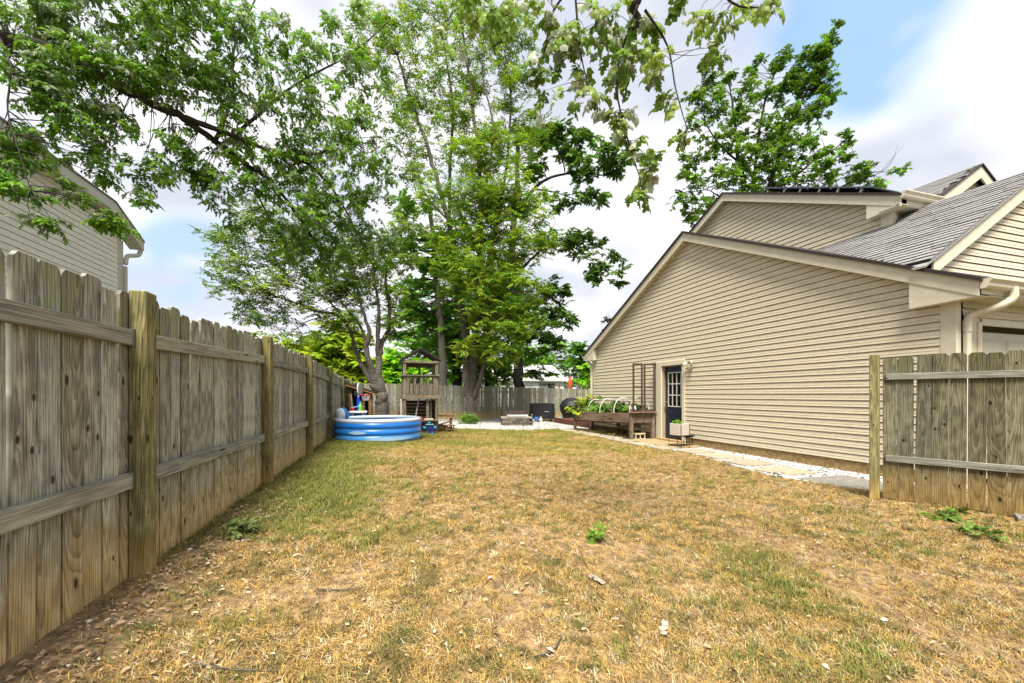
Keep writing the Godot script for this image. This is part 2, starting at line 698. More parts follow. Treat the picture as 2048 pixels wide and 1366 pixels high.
func _ready() -> void:
	rng.seed = 11
	fbm.seed = 5
	fbm.frequency = 0.045
	fbm.fractal_octaves = 4
	fine.seed = 9
	fine.frequency = 0.35
	fine.fractal_octaves = 2
	# camera
	var cam := Camera3D.new()
	cam.name = "camera"
	cam.position = Vector3(0, 1.36, 0)
	cam.rotation.y = -deg_to_rad(17.1)
	cam.near = 0.05
	cam.far = 900.0
	cam.projection = Camera3D.PROJECTION_FRUSTUM
	cam.size = 0.05 * 1366.0 / 840.0
	cam.frustum_offset = Vector2(0, 0.05 * 106.0 / 840.0)
	add_child(cam)
	# sky, sun, exposure
	var env := Environment.new()
	var sky := Sky.new()
	var pan := PanoramaSkyMaterial.new()
	pan.panorama = sky_picture(640, 320)
	sky.sky_material = pan
	env.background_mode = Environment.BG_SKY
	env.sky = sky
	env.tonemap_mode = Environment.TONE_MAPPER_LINEAR
	env.tonemap_exposure = 4.1
	env.sdfgi_enabled = true
	env.ssao_enabled = true
	env.ssil_enabled = true
	var we := WorldEnvironment.new()
	we.name = "surroundings"
	we.environment = env
	add_child(we)
	var sun := DirectionalLight3D.new()
	sun.name = "sun"
	sun.light_color = Color(1.0, 0.975, 0.93)
	sun.light_energy = 0.8
	sun.light_angular_distance = 22.0
	sun.shadow_enabled = true
	add_child(sun)
	sun.look_at_from_position(Vector3(-0.2, 0.86, 0.46), Vector3.ZERO)

	M.fence = wood(boards_picture(3, 1024, 1024, Color(0.34, 0.33, 0.27), Color(0.78, 0.765, 0.67), Color(0.80, 0.67, 0.42), Color(0.38, 0.42, 0.17), 0.24, 0.8))
	M.grey_wood = wood(boards_picture(8, 512, 512, Color(0.36, 0.345, 0.3), Color(0.8, 0.78, 0.71), Color.BLACK, Color(0.38, 0.39, 0.2), 0.0, 0.5))
	M.post_wood = wood(boards_picture(21, 512, 512, Color(0.27, 0.25, 0.16), Color(0.66, 0.61, 0.45), Color(0.72, 0.58, 0.34), Color(0.30, 0.31, 0.11), 0.14, 0.95))
	M.brown_wood = wood(boards_picture(33, 512, 512, Color(0.33, 0.27, 0.22), Color(0.63, 0.55, 0.47), Color.BLACK, Color(0.42, 0.36, 0.27), 0.0, 0.3))
	M.siding = speckled("d8ccb0", 0.5, 0.1, 1.3)
	M.trim = speckled("d2cab4", 0.5, 0.08, 0.9)
	M.white_siding = speckled("f2f0ea", 0.5, 0.06, 1.1)
	M.white_trim = speckled("e4e2dc", 0.5, 0.05, 1.1)
	M.concrete = speckled("cfae74", 0.9, 0.35, 1.6, 0.2)
	M.roof_edge = speckled("3d3430", 0.9, 0.3, 5.0)
	M.shingle = speckled("c2c0be", 0.95, 0.5, 7.0, 0.15)
	M.dark_roof = speckled("4b4847", 0.95, 0.4, 5.0, 0.15)
	M.black_metal = plain("1c1a18", 0.5, 0.3)
	M.bark = speckled("968c7f", 0.95, 0.75, 2.2, 2.0)
	M.dark_bark = speckled("5b5146", 0.95, 0.7, 2.2, 2.0)
	M.pale_bark = speckled("a59b8b", 0.95, 0.6, 2.2, 1.5)
	M.soil = speckled("ffffff", 0.97, 0.55, 1.9, 1.2, 6)

	M.fence.albedo_color = Color(0.95, 0.96, 1.0)
	M.grey_wood.albedo_color = Color(0.95, 0.955, 0.955)
	M.post_wood.albedo_color = Color(0.93, 0.95, 0.9)
	M.soil.albedo_color = Color(0.9, 0.885, 0.86)
	M.siding.albedo_color = Color(0.82, 0.775, 0.67)
	M.trim.albedo_color = Color(0.80, 0.77, 0.68)
	M.white_siding.albedo_color = Color(0.97, 0.965, 0.94)
	build_ground()
	M.dark_fence = M.fence.duplicate()
	M.dark_fence.albedo_color = Color.html("a9a69c")
	build_left_fence()
	build_back_fence()
	build_right_fence()
	build_house()
	build_neighbours()
	build_trees()
	build_yard_things()
	build_grass()


func sky_picture(w: int, h: int) -> ImageTexture:
	var a := FastNoiseLite.new()
	a.seed = 17
	a.frequency = 1.1
	a.fractal_octaves = 5
	var im := Image.create_empty(w, h, false, Image.FORMAT_RGBF)
	var clear := [[Vector3(0.685, 0.579, -0.442), 0.10, 1.0], [Vector3(0.656, 0.576, -0.488), 0.055, 0.6], [Vector3(0.630, 0.563, -0.535), 0.06, 0.25], [Vector3(-0.363, 0.220, -0.905), 0.06, 0.95], [Vector3(-0.325, 0.270, -0.906), 0.045, 0.7], [Vector3(0.751, 0.490, -0.443), 0.1, 0.22], [Vector3(0.554, 0.231, -0.800), 0.05, 0.2], [Vector3(-0.160, 0.625, -0.764), 0.06, 0.4]]
	for j in h:
		var el := (0.5 - (j + 0.5) / h) * PI
		for i in w:
			var az := (i + 0.5) / w * TAU
			var d := Vector3(sin(az) * cos(el), sin(el), -cos(az) * cos(el))
			var y := maxf(d.y, 0.0) + 0.22
			var p := Vector3(d.x / y, d.z / y, 0.0)
			var n1 := a.get_noise_3d(p.x * 0.8, p.y * 0.8, 3.0)
			var n2 := a.get_noise_3d(p.x * 2.2 + 9.0, p.y * 2.2, 8.0)
			var open := 0.0
			for k in clear:
				var ang := d.angle_to(k[0])
				open += k[2] * exp(-pow(ang / (k[1] * 1.3), 2.0))
			open = clampf(open * (1.0 + n2 * 2.0) + smoothstep(0.25, 0.55, n1) * 0.25 + n2 * 0.12 - 0.06, 0.0, 1.0)
			var cloud := Color(0.185, 0.195, 0.225).lerp(Color(0.295, 0.295, 0.298), clampf(0.5 + n1 * 1.6 + n2 * 1.1, 0.0, 1.0))
			cloud = cloud.lerp(Color(0.27, 0.27, 0.273), smoothstep(0.3, 0.0, d.y) * 0.5)
			var blue := Color(0.085, 0.155, 0.27).lerp(Color(0.16, 0.21, 0.275), smoothstep(0.5, 0.05, d.y))
			im.set_pixel(i, j, cloud.lerp(blue, open * 0.85))
	return ImageTexture.create_from_image(im)


func build_ground() -> void:
	var xs := [-260.0, -120.0, -60.0, -30.0, -16.0, -9.0, -5.0, -3.2]
	var zs := [-330.0, -200.0, -110.0, -70.0, -50.0, -40.0, -32.0, -27.0]
	var x := -2.0
	while x < 8.3:
		xs.append(x)
		x += 0.1
	xs.append_array([9.0, 12.0, 18.0, 30.0, 60.0, 120.0, 260.0])
	var z := -23.6
	while z < 0.9:
		zs.append(z)
		z += 0.1
	zs.append_array([2.0, 5.0, 12.0, 40.0, 120.0, 260.0])
	var sh := Shape.new()
	var straw := Color(0.52, 0.34, 0.125)
	var dirt := Color(0.58, 0.385, 0.195)
	var green := Color(0.155, 0.17, 0.04)
	var gravel := Color(0.42, 0.40, 0.375)
	var nx := xs.size()
	var pts := PackedVector3Array()
	var nrm := PackedVector3Array()
	var cols := PackedColorArray()
	for j in zs.size():
		for i in nx:
			var px: float = xs[i]
			var pz: float = zs[j]
			var py := ground_y(px, pz)
			pts.append(Vector3(px, py, pz))
			nrm.append(Vector3(py - ground_y(px + 0.1, pz), 0.1, py - ground_y(px, pz + 0.1)).normalized())
			var c := straw.lerp(dirt, clampf(0.35 + 1.5 * fbm.get_noise_2d(px * 20.0, pz * 20.0 + 80.0), 0.0, 1.0))
			c = c.lerp(green, greenness(px, pz) * 0.8)
			c = c.lerp(Color(0.5, 0.36, 0.22), 0.6 * smooth(-0.95, -1.35, px + 0.0235 * pz) * smooth(-4.6, -3.2, pz))
			c = c.lerp(Color(0.52, 0.37, 0.25), 0.7 * smooth(0.9, 0.0, Vector2(px - 4.6, (pz + 2.9) * 0.7).length()))
			c = c.lerp(gravel, pebbly(px, pz))
			if px < -3.0 or pz < -24.0 or px > 8.5:
				c = Color(0.14, 0.17, 0.05)
			cols.append(c)
	for j in zs.size() - 1:
		for i in nx - 1:
			var o := j * nx + i
			for k in [o, o + 1, o + nx + 1, o, o + nx + 1, o + nx]:
				sh.v.append(pts[k])
				sh.n.append(nrm[k])
				sh.c.append(cols[k])
				sh.u.append(Vector2.ZERO)
	setting(part("ground", sh, M.soil))


func build_grass() -> void:
	var r := RandomNumberGenerator.new()
	r.seed = 77
	var blade := func(kind: int, n: int, lo: float, hi: float, len0: float, len1: float, wide: float, spread: float) -> ArrayMesh:
		var q := RandomNumberGenerator.new()
		q.seed = kind
		var sh := Shape.new()
		for i in n:
			var a := q.randf() * TAU
			var lean := q.randf_range(lo, hi)
			var l := q.randf_range(len0, len1)
			var dir := Vector3(cos(a) * sin(lean), cos(lean), sin(a) * sin(lean))
			var side := Vector3(-sin(a), 0.25, cos(a)).normalized() * wide * q.randf_range(0.6, 1.2)
			var b := Vector3(q.randfn(), 0, q.randfn()) * spread
			var mid := b + dir * l * 0.55 + Vector3(0, l * 0.12, 0)
			var tip := b + dir * l + Vector3(cos(a), 0, sin(a)) * l * 0.12
			var t := q.randf_range(0.62, 1.25)
			sh.col = Color(t * q.randf_range(0.9, 1.1), t, t * q.randf_range(0.8, 1.15))
			var nn := (dir.cross(side)).normalized()
			if nn.y < 0.0:
				nn = -nn
			sh.face([b - side, b + side, mid + side * 0.8, mid - side * 0.8], nn)
			sh.face([mid - side * 0.8, mid + side * 0.8, tip], nn)
		return sh.mesh()
	var dry := [blade.call(1, 11, 0.9, 1.54, 0.018, 0.05, 0.0016, 0.018), blade.call(2, 12, 1.1, 1.55, 0.02, 0.055, 0.0015, 0.024), blade.call(3, 14, 0.3, 1.2, 0.018, 0.042, 0.0015, 0.011)]
	var wet := [blade.call(4, 12, 0.25, 1.15, 0.025, 0.058, 0.0018, 0.016), blade.call(5, 12, 0.3, 1.3, 0.025, 0.062, 0.0017, 0.02)]
	var dl := [[[], []], [[], []], [[], []]]
	var gl := [[[], []], [[], []]]
	var bands := [[-0.7, -2.3, 26000], [-2.3, -4.2, 32000], [-4.2, -7.0, 30000], [-7.0, -10.5, 26000], [-10.5, -15.4, 26000]]
	for b in bands:
		for i in int(b[2]):
			var z := r.randf_range(b[1], b[0])
			var x0 := -1.5 - 0.0235 * z
			var x1 := minf(path_edge(z) + 0.04, 0.3 - z * 2.5)
			var x := r.randf_range(x0, x1)
			if x < 0.25 + z * 0.72 - 0.2:
				continue
			if pebbly(x, z) > 0.5:
				continue
			var g := greenness(x, z)
			var bare := clampf(0.5 + 2.2 * fbm.get_noise_2d(x * 20.0, z * 20.0 + 80.0), 0.0, 1.0)
			var litter := smooth(-0.9, -1.3, x + 0.0235 * z) * smooth(-4.8, -3.4, z)
			if r.randf() < bare * 0.75 * (1.0 - g) or r.randf() < litter * 0.7:
				continue
			var far := clampf(-z / 14.0, 0.0, 1.0)
			var k := r.randf_range(0.7, 1.25) * (1.0 + far * 0.5)
			var t := Transform3D(Basis(Vector3.UP, r.randf() * TAU).scaled(Vector3(k, k * r.randf_range(0.7, 1.2), k)), Vector3(x, ground_y(x, z) - 0.004, z))
			if r.randf() < g * 0.9 + 0.02:
				var w := r.randi_range(0, 1)
				gl[w][0].append(t)
				var c := Color(0.12, 0.15, 0.035).lerp(Color(0.30, 0.29, 0.06), clampf(r.randf() * 0.7 + far * 0.5 - 0.15, 0.0, 1.0))
				gl[w][1].append(c * r.randf_range(0.65, 1.15))
			else:
				var w := r.randi_range(0, 2)
				dl[w][0].append(t)
				var c := Color(0.62, 0.425, 0.145).lerp(Color(0.48, 0.285, 0.08), r.randf())
				var tuft := fine.get_noise_2d(x * 11.0 + 31.0, z * 11.0)
				if tuft > 0.22 and r.randf() < 0.7:
					c = Color(0.2, 0.15, 0.05).lerp(Color(0.17, 0.17, 0.05), r.randf())
					t.basis = t.basis.scaled(Vector3(1, 1.5, 1))
				elif r.randf() < 0.12:
					c = Color(0.2, 0.125, 0.055)
				elif r.randf() < 0.16:
					c = Color(0.7, 0.58, 0.36)
				c = c.lerp(Color(0.54, 0.44, 0.08), clampf(g * 0.6 + smooth(-6.0, -10.0, z) * 0.45, 0.0, 1.0))
				dl[w][1].append(c * r.randf_range(0.5, 1.05))
	var dm := leaf_matter(0.8, 0.35)
	for w in 3:
		scatter("dry_grass", self, dry[w], dm, dl[w][0], dl[w][1])
	for w in 2:
		scatter("green_grass", self, wet[w], dm, gl[w][0], gl[w][1])
	# fallen leaves and chips
	var lf := Shape.new()
	add_leaf(lf, Vector3.ZERO, Vector3(1, 0.1, 0), Vector3(0.1, 1, 0.2), 0.042, leaf_outline(OVAL), 0.4, -0.5)
	var ll := [[], []]
	for i in 9000:
		var z := -0.8 - pow(r.randf(), 1.5) * 13.0
		var x0 := -1.42 - 0.0235 * z
		var x := r.randf_range(x0, path_edge(z)) if r.randf() < 0.55 else x0 + absf(r.randfn()) * 0.3
		if x > path_edge(z) - 0.1:
			continue
		var k := r.randf_range(0.3, 1.1)
		ll[0].append(Transform3D((Basis(Vector3.UP, r.randf() * TAU) * Basis(Vector3(1, 0, 0), r.randf_range(-0.7, 0.7))).scaled(Vector3(k, k, k * r.randf_range(0.4, 1.0))), Vector3(x, ground_y(x, z) + 0.018, z)))
		var c := Color(0.2, 0.12, 0.06).lerp(Color(0.56, 0.41, 0.25), r.randf())
		if r.randf() < 0.04:
			c = Color(0.62, 0.52, 0.42)
		ll[1].append(c)
	scatter("fallen_leaves", self, lf.mesh(), dm, ll[0], ll[1])
	# white pebbles
	var stone := [Shape.new(), Shape.new()]
	for s in 2:
		var pr := [Vector2(0.001, -0.5), Vector2(0.72, -0.38), Vector2(1.0, 0.02), Vector2(0.66, 0.42), Vector2(0.001, 0.56)]
		stone[s].lathe(Transform3D(Basis(Vector3(1, 0, 0), 0.2).scaled(Vector3(1.0, 0.62, 0.72 + 0.2 * s)), Vector3.ZERO), pr, 6)
	var pl := [[[], []], [[], []]]
	for i in 34000:
		var near := i < 15000
		var z := r.randf_range(-15.6, -4.0) if near else r.randf_range(-22.6, -14.7)
		var x := r.randf_range(6.1, 7.85) if near else r.randf_range(0.6, 7.85)
		if pebbly(x, z) < r.randf_range(0.3, 0.9):
			continue
		if near and paved(x, z):
			continue
		var k := r.randf_range(0.016, 0.036)
		var w := r.randi_range(0, 1)
		pl[w][0].append(Transform3D((Basis(Vector3.UP, r.randf() * TAU) * Basis(Vector3(1, 0, 0), r.randf_range(-0.5, 0.5))).scaled(Vector3.ONE * k), Vector3(x, ground_y(x, z) + k * 0.3, z)))
		var b := r.randf_range(0.36, 0.68)
		pl[w][1].append(Color(b, b * r.randf_range(0.94, 1.0), b * r.randf_range(0.86, 0.99)) if r.randf() > 0.1 else Color(0.3, 0.27, 0.24))
	for w in 2:
		scatter("white_pebbles", self, stone[w].mesh(), plain("ffffff", 0.8), pl[w][0], pl[w][1])


var slabs := []


func paved(x: float, z: float) -> bool:
	for s in slabs:
		if absf(x - s[0]) < s[2] * 0.5 and absf(z - s[1]) < s[3] * 0.5:
			return true
	return false


# ---------------------------------------------------------------- fences
func build_left_fence() -> void:
	var f := thing("wooden_fence", "tall weathered picket fence with mossy posts running the length of the lawn", "fence")
	var a := Vector3(-1.488, 0, 0.0)
	var d := Vector3(0.0235, 0, -1).normalized()
	var turn := Basis(Vector3.UP, atan2(-d.z, d.x))
	var out := turn.z
	var line := func(s: float) -> Vector3:
		var p := a + d * s
		return Vector3(p.x, ground_y(p.x + 0.1, p.z), p.z)
	var top := func(s: float) -> float:
		return 1.98 + 0.09 * smooth(3.0, 6.5, s) - 0.18 * smooth(8.5, 15.0, s) - 0.05 * smooth(15.0, 22.0, s)
	var kinds := []
	for k in 8:
		kinds.append(picket_shape(0.136, 1.75, 0.02, k, 0.025))
	var s := 0.16
	while s < 22.6:
		var p: Vector3 = line.call(s)
		var o := MeshInstance3D.new()
		o.name = "picket"
		o.mesh = kinds[rng.randi_range(0, 7)]
		o.material_override = M.fence
		f.add_child(o, true)
		var hgt: float = top.call(s) - p.y + rng.randf_range(-0.012, 0.012) - 0.01
		var tilt := rng.randfn() * 0.008
		var b := (turn * Basis(Vector3(0, 0, 1), tilt)).scaled_local(Vector3(-1.0 if rng.randf() < 0.5 else 1.0, hgt / 1.75, 1))
		o.transform = Transform3D(b, p + out * (-0.05 + rng.randf_range(-0.004, 0.004)) + Vector3(0, rng.randf_range(-0.03, 0.01), 0))
		s += 0.1455 + rng.randf_range(-0.006, 0.005)
	var posts := [0.45, 3.1, 5.73, 8.37, 10.93, 13.5, 16.1, 18.7, 21.3]
	for i in posts.size():
		var p: Vector3 = line.call(posts[i])
		var h: float = top.call(posts[i]) - p.y
		var q := boxed("post", f, M.post_wood, p + out * 0.022 + Vector3(0, h * 0.5 - 0.03, 0), Vector3(0.115, h + 0.06, 0.092), 0.006, 1, Rect2(rng.randi_range(0, 7) / 8.0 + 0.004, 0.0, 0.117, 1.0))
		q.basis = turn
		if i == posts.size() - 1:
			break
		var e: Vector3 = line.call(posts[i + 1])
		for lift in [0.58, 1.46]:
			var a0 := p + d * 0.058 + out * -0.008
			var b0 := e - d * 0.058 + out * -0.008
			var ya: float = (top.call(posts[i]) - 0.285 if lift > 1.0 else p.y + lift)
			var yb: float = (top.call(posts[i + 1]) - 0.285 if lift > 1.0 else e.y + lift)
			a0.y = ya
			b0.y = yb
			var dir := (b0 - a0).normalized()
			var bb := Basis(dir, Vector3.UP, dir.cross(Vector3.UP)).orthonormalized()
			var rail := boxed("rail", f, M.grey_wood, (a0 + b0) * 0.5, Vector3(a0.distance_to(b0), 0.09, 0.038), 0.003, 0, grain())
			rail.basis = bb
			if i < 3:
				for end in [b0]:
					var br := boxed("bracket", f, plain("8d9690", 0.4, 0.7), end - d * 0.012, Vector3(0.03, 0.105, 0.044), 0.001)
					br.basis = bb


func build_back_fence() -> void:
	var f := thing("wooden_fence", "low looking grey picket fence across the far end of the yard", "fence")
	var kinds := []
	for k in 8:
		kinds.append(picket_shape(0.139, 1.75, 0.017, k, 0.022))
	var x := -0.85
	while x < 12.2:
		var o := MeshInstance3D.new()
		o.name = "picket"
		o.mesh = kinds[rng.randi_range(0, 7)]
		o.material_override = M.fence
		f.add_child(o, true)
		var y := ground_y(x, -22.8)
		var h := 1.93 - 0.021 * x - y + rng.randf_range(-0.015, 0.015)
		o.transform = Transform3D(Basis(Vector3(0, 0, 1), rng.randfn() * 0.006).scaled_local(Vector3(-1.0 if rng.randf() < 0.5 else 1.0, h / 1.75, 1)), Vector3(x, y, -22.8 + rng.randf_range(-0.004, 0.004)))
		x += 0.1455
	for y in [0.5, 1.5]:
		boxed("rail", f, M.grey_wood, Vector3(5.7, y, -22.83), Vector3(13.0, 0.09, 0.038), 0.003, 0, grain())


func build_right_fence() -> void:
	var f := thing("wooden_fence", "short angled run of knotty dog eared pickets beside the garage door", "fence")
	var d := Vector3(0.41, 0, 0.912).normalized()
	var p0 := Vector3(5.84, 0, -3.6)
	var turn := Basis(Vector3.UP, atan2(-d.z, d.x))
	var out := -turn.z if turn.z.x > 0 else turn.z
	var kinds := []
	for k in 8:
		kinds.append(picket_shape(0.136, 1.75, 0.02, k, 0.03))
	for i in 11:
		var p := p0 + d * (0.09 + i * 0.1395 + (0.006 if i > 4 else 0.0) + (0.008 if i > 5 else 0.0))
		var o := MeshInstance3D.new()
		o.name = "picket"
		o.mesh = kinds[(i * 3 + 1) % 8]
		o.material_override = M.dark_fence
		f.add_child(o, true)
		var foot := ground_y(p.x - 0.1, p.z) + (0.02 if i != 6 else 0.0)
		o.transform = Transform3D((turn * Basis(Vector3(0, 0, 1), rng.randfn() * 0.005)).scaled_local(Vector3(1 if i % 2 else -1, (1.815 + rng.randf_range(-0.012, 0.012) - foot) / 1.75, 1)), p + Vector3(0, foot, 0) - out * 0.03)
	var c := p0 - d * 0.05
	var g := ground_y(c.x, c.z)
	var q := boxed("post", f, M.post_wood, Vector3(c.x, g + 0.88, c.z) + out * 0.03, Vector3(0.09, 1.79, 0.095), 0.006, 1, Rect2(3 / 8.0 + 0.004, 0.0, 0.117, 1.0))
	q.basis = turn
	for y in [1.575, 0.585]:
		var mid := p0 + d * 0.84
		var rail := boxed("rail", f, M.grey_wood, Vector3(mid.x, y, mid.z) + out * 0.0, Vector3(1.58, 0.075, 0.038), 0.003, 0, grain())
		rail.basis = turn


# ---------------------------------------------------------------- the house beside the lawn
func build_house() -> void:
	var h := thing("house", "tan sided house with garage gable, grey shingled roofs and a navy side door", "house")
	var wall_x := 7.8
	var edge_x := 7.62
	var ridge_z := -9.32
	var ridge_y := 5.70
	var pitch := 0.477
	var roof := func(z: float) -> float: return ridge_y - pitch * absf(z - ridge_z)
	# gable wall: local x runs towards +z, so x = z
	var face := Transform3D(Basis(Vector3(0, 0, 1), Vector3.UP, Vector3(-1, 0, 0)), Vector3(wall_x, 0, 0))
	var span := func(y: float) -> Array:
		var w := (ridge_y - 0.2 - y) / pitch
		return [maxf(-14.55, ridge_z - w), minf(-4.03, ridge_z + w)]
	siding(h, face, 0.2, 5.5, 0.1165, span, [[-10.77, -9.5, 0.0, 2.33]], M.siding)
	var wall := Shape.new()
	wall.prism(PackedVector2Array([Vector2(-14.66, 0.0), Vector2(-10.44, 0.0), Vector2(-10.44, 2.17), Vector2(-9.56, 2.17), Vector2(-9.56, 0.0), Vector2(-3.86, 0.0), Vector2(-3.86, 2.9), Vector2(ridge_z, 5.55), Vector2(-14.66, 2.9)]), Transform3D(face.basis, Vector3(wall_x + 0.03, 0, 0)), -0.16)
	part("gable_wall", wall, M.siding, h)
	boxed("foundation", h, M.concrete, Vector3(7.85, -0.03, -6.7), Vector3(0.09, 0.46, 5.68), 0.01)
	boxed("foundation", h, M.concrete, Vector3(7.85, -0.03, -12.6), Vector3(0.09, 0.46, 4.1), 0.01)
	boxed("corner_post", h, M.trim, Vector3(7.83, 1.5, -3.935), Vector3(0.1, 2.66, 0.2), 0.012)
	boxed("corner_post", h, M.trim, Vector3(7.83, 1.5, -14.62), Vector3(0.1, 2.66, 0.14), 0.012)
	boxed("front_wall", h, M.siding, Vector3(8.07, 1.45, -3.93), Vector3(0.54, 2.9, 0.14), 0.0)
	boxed("front_wall", h, M.siding, Vector3(11.2, 2.72, -3.93), Vector3(6.6, 0.5, 0.14), 0.0)
	boxed("back_wall", h, M.siding, Vector3(11.0, 1.4, -14.58), Vector3(6.2, 3.0, 0.12), 0.0)
	boxed("far_wall", h, M.siding, Vector3(14.2, 3.0, -9.2), Vector3(0.15, 6.0, 10.8), 0.0)
	# front wall siding above the garage door
	var front := Transform3D(Basis(), Vector3(0, 0, -3.855))
	siding(h, front, 2.47, 2.86, 0.1165, func(_y): return [7.92, 13.8], [], M.siding)
	# rake boards, soffits, roof edges
	for s in [-1.0, 1.0]:
		var end_z := -3.53 if s > 0 else -15.08
		var a := Vector3(edge_x, ridge_y - 0.055, ridge_z)
		var b := Vector3(edge_x, roof.call(end_z) - 0.055, end_z)
		slope_board("fascia", h, M.trim, a, b, 0.205, Vector3(0.03, 0, 0))
		slab("soffit", h, M.trim, [Vector3(edge_x + 0.03, a.y - 0.17, ridge_z), Vector3(edge_x + 0.03, b.y - 0.17, end_z), Vector3(wall_x + 0.02, b.y - 0.17, end_z), Vector3(wall_x + 0.02, a.y - 0.17, ridge_z)], Vector3(0, 0.02, 0))
		var up := Vector3(0, 0.055, 0)
		slab("roof_slope", h, M.roof_edge, [Vector3(edge_x - 0.04, ridge_y - 0.055, ridge_z), Vector3(edge_x - 0.04, roof.call(end_z - s * -0.04) - 0.055, end_z + s * 0.04), Vector3(14.2, roof.call(end_z + s * 0.04) - 0.055, end_z + s * 0.04), Vector3(14.2, ridge_y - 0.055, ridge_z)], up)
		# grooves of the vented soffit
		for i in 40:
			var t := (i + 0.5) / 40.0
			var c := Vector3(edge_x + 0.1, lerpf(a.y, b.y, t) - 0.1722, lerpf(ridge_z, end_z, t))
			var gr := Shape.new()
			gr.box(at(0, 0, 0), Vector3(0.13, 0.004, 0.012))
			if s < 0:
				var o := part("soffit_groove", gr, M.roof_edge, h)
				o.position = c
	# cornice returns
	for e in [[-3.53, -4.32], [-15.08, -14.3]]:
		var poly := PackedVector2Array([Vector2(e[0], 2.68), Vector2(e[1], 2.66), Vector2(e[1], roof.call(e[1]) - 0.26), Vector2(e[0], roof.call(e[0]) - 0.1)])
		var sh := Shape.new()
		sh.prism(poly, Transform3D(face.basis, Vector3(edge_x + 0.012, 0, 0)), -0.2)
		part("cornice_return", sh, M.trim, h)
	slab("eave_soffit", h, M.trim, [Vector3(edge_x + 0.02, 2.69, -3.53), Vector3(14, 2.69, -3.53), Vector3(14, 2.69, -3.86), Vector3(edge_x + 0.02, 2.69, -3.86)], Vector3(0, 0.02, 0))
	boxed("eave_fascia", h, M.trim, Vector3(10.8, 2.78, -3.54), Vector3(6.34, 0.16, 0.02), 0.002)
	gutter("gutter", h, Vector3(edge_x, 2.9, -3.52), Vector3(14, 2.9, -3.52), Vector3(0, 0, 1))
	gutter("gutter", h, Vector3(edge_x, 2.9, -15.1), Vector3(14, 2.9, -15.1), Vector3(0, 0, -1))
	var sp := spline([Vector3(8.2, 2.82, -3.46), Vector3(8.2, 2.68, -3.46), Vector3(8.12, 2.58, -3.55), Vector3(7.99, 2.5, -3.74), Vector3(7.93, 2.42, -3.79), Vector3(7.93, 2.25, -3.8)], 4)
	downspout(h, sp, Vector3(7.93, 0.1, -3.8))
	var back := spline([Vector3(7.7, 2.84, -15.05), Vector3(7.72, 2.7, -15.0), Vector3(7.78, 2.5, -14.76), Vector3(7.78, 2.3, -14.74)], 3)
	downspout(h, back, Vector3(7.78, 0.1, -14.74))
	boxed("eave_block", h, M.trim, Vector3(7.755, 2.79, -3.685), Vector3(0.2, 0.17, 0.335), 0.004)
	# side door
	for s in [[-10.44, -10.68], [-9.56, -9.44]]:
		boxed("door_trim", h, M.trim, Vector3(7.79, 1.16, (s[0] + s[1]) * 0.5), Vector3(0.05, 2.3, absf(s[0] - s[1])), 0.006)
	boxed("door_trim", h, M.trim, Vector3(7.79, 2.245, -10.0), Vector3(0.05, 0.13, 0.88), 0.006)
	for z in [-10.425, -9.575]:
		boxed("door_jamb", h, plain("b79f86", 0.6), Vector3(7.88, 1.13, z), Vector3(0.14, 2.08, 0.03), 0.004)
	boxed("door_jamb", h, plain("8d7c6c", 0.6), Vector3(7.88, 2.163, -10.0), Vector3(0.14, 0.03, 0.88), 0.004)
	boxed("door_sill", h, M.concrete, Vector3(7.76, 0.06, -10.02), Vector3(0.2, 0.08, 1.1), 0.008)
	var navy := speckled("1d2c3f", 0.35, 0.2, 2.0)
	var dx := 7.915
	var sh := Shape.new()
	for q in [[-10.41, -10.27, 0.1, 2.15], [-9.73, -9.59, 0.1, 2.15], [-10.27, -9.73, 1.98, 2.15], [-10.27, -9.73, 0.1, 1.02]]:
		sh.box(at(dx, (q[2] + q[3]) * 0.5, (q[0] + q[1]) * 0.5), Vector3(0.045, q[3] - q[2], q[1] - q[0]))
	var door := part("door", sh, navy, h)
	for z in [-10.14, -9.86]:
		boxed("door_panel", door, navy, Vector3(dx - 0.024, 0.72, z), Vector3(0.016, 0.32, 0.2), 0.007)
		boxed("door_panel", door, navy, Vector3(dx - 0.024, 0.32, z), Vector3(0.016, 0.26, 0.2), 0.007)
	var sash := plain("d7d7d2", 0.5)
	for z in [-10.27, -10.09, -9.91, -9.73]:
		boxed("muntin", door, sash, Vector3(dx - 0.027, 1.5, z), Vector3(0.02, 0.98, 0.028), 0.004)
	for y in [1.02, 1.34, 1.66, 1.98]:
		boxed("muntin", door, sash, Vector3(dx - 0.0275, y, -10.0), Vector3(0.018, 0.03, 0.56), 0.004)
	var glass := plain("10130f", 0.06)
	for i in 3:
		for j in 3:
			boxed("pane", door, glass, Vector3(dx - 0.006, 1.18 + j * 0.32, -10.18 + i * 0.18), Vector3(0.006, 0.3, 0.16), 0.0)
	var knob := Shape.new()
	knob.lathe(Transform3D(Basis(Vector3(0, 0, 1), PI / 2), Vector3(dx - 0.02, 0.98, -10.36)), [Vector2(0.03, 0), Vector2(0.03, 0.008), Vector2(0.011, 0.012), Vector2(0.011, 0.04), Vector2(0.028, 0.05), Vector2(0.026, 0.068), Vector2(0.001, 0.075)], 12, true)
	part("door_knob", knob, plain("9c9484", 0.3, 0.9), door)
	var bolt := Shape.new()
	bolt.lathe(Transform3D(Basis(Vector3(0, 0, 1), PI / 2), Vector3(dx - 0.02, 1.14, -10.36)), [Vector2(0.03, 0), Vector2(0.028, 0.018), Vector2(0.001, 0.02)], 12)
	part("dead_bolt", bolt, plain("b8b4a8", 0.3, 0.9), door)
	# garage door in the front wall
	var gd := speckled("cfc8b0", 0.5, 0.06, 1.0)
	boxed("garage_door_frame", h, M.trim, Vector3(8.33, 1.2, -3.86), Vector3(0.1, 2.45, 0.03), 0.005)
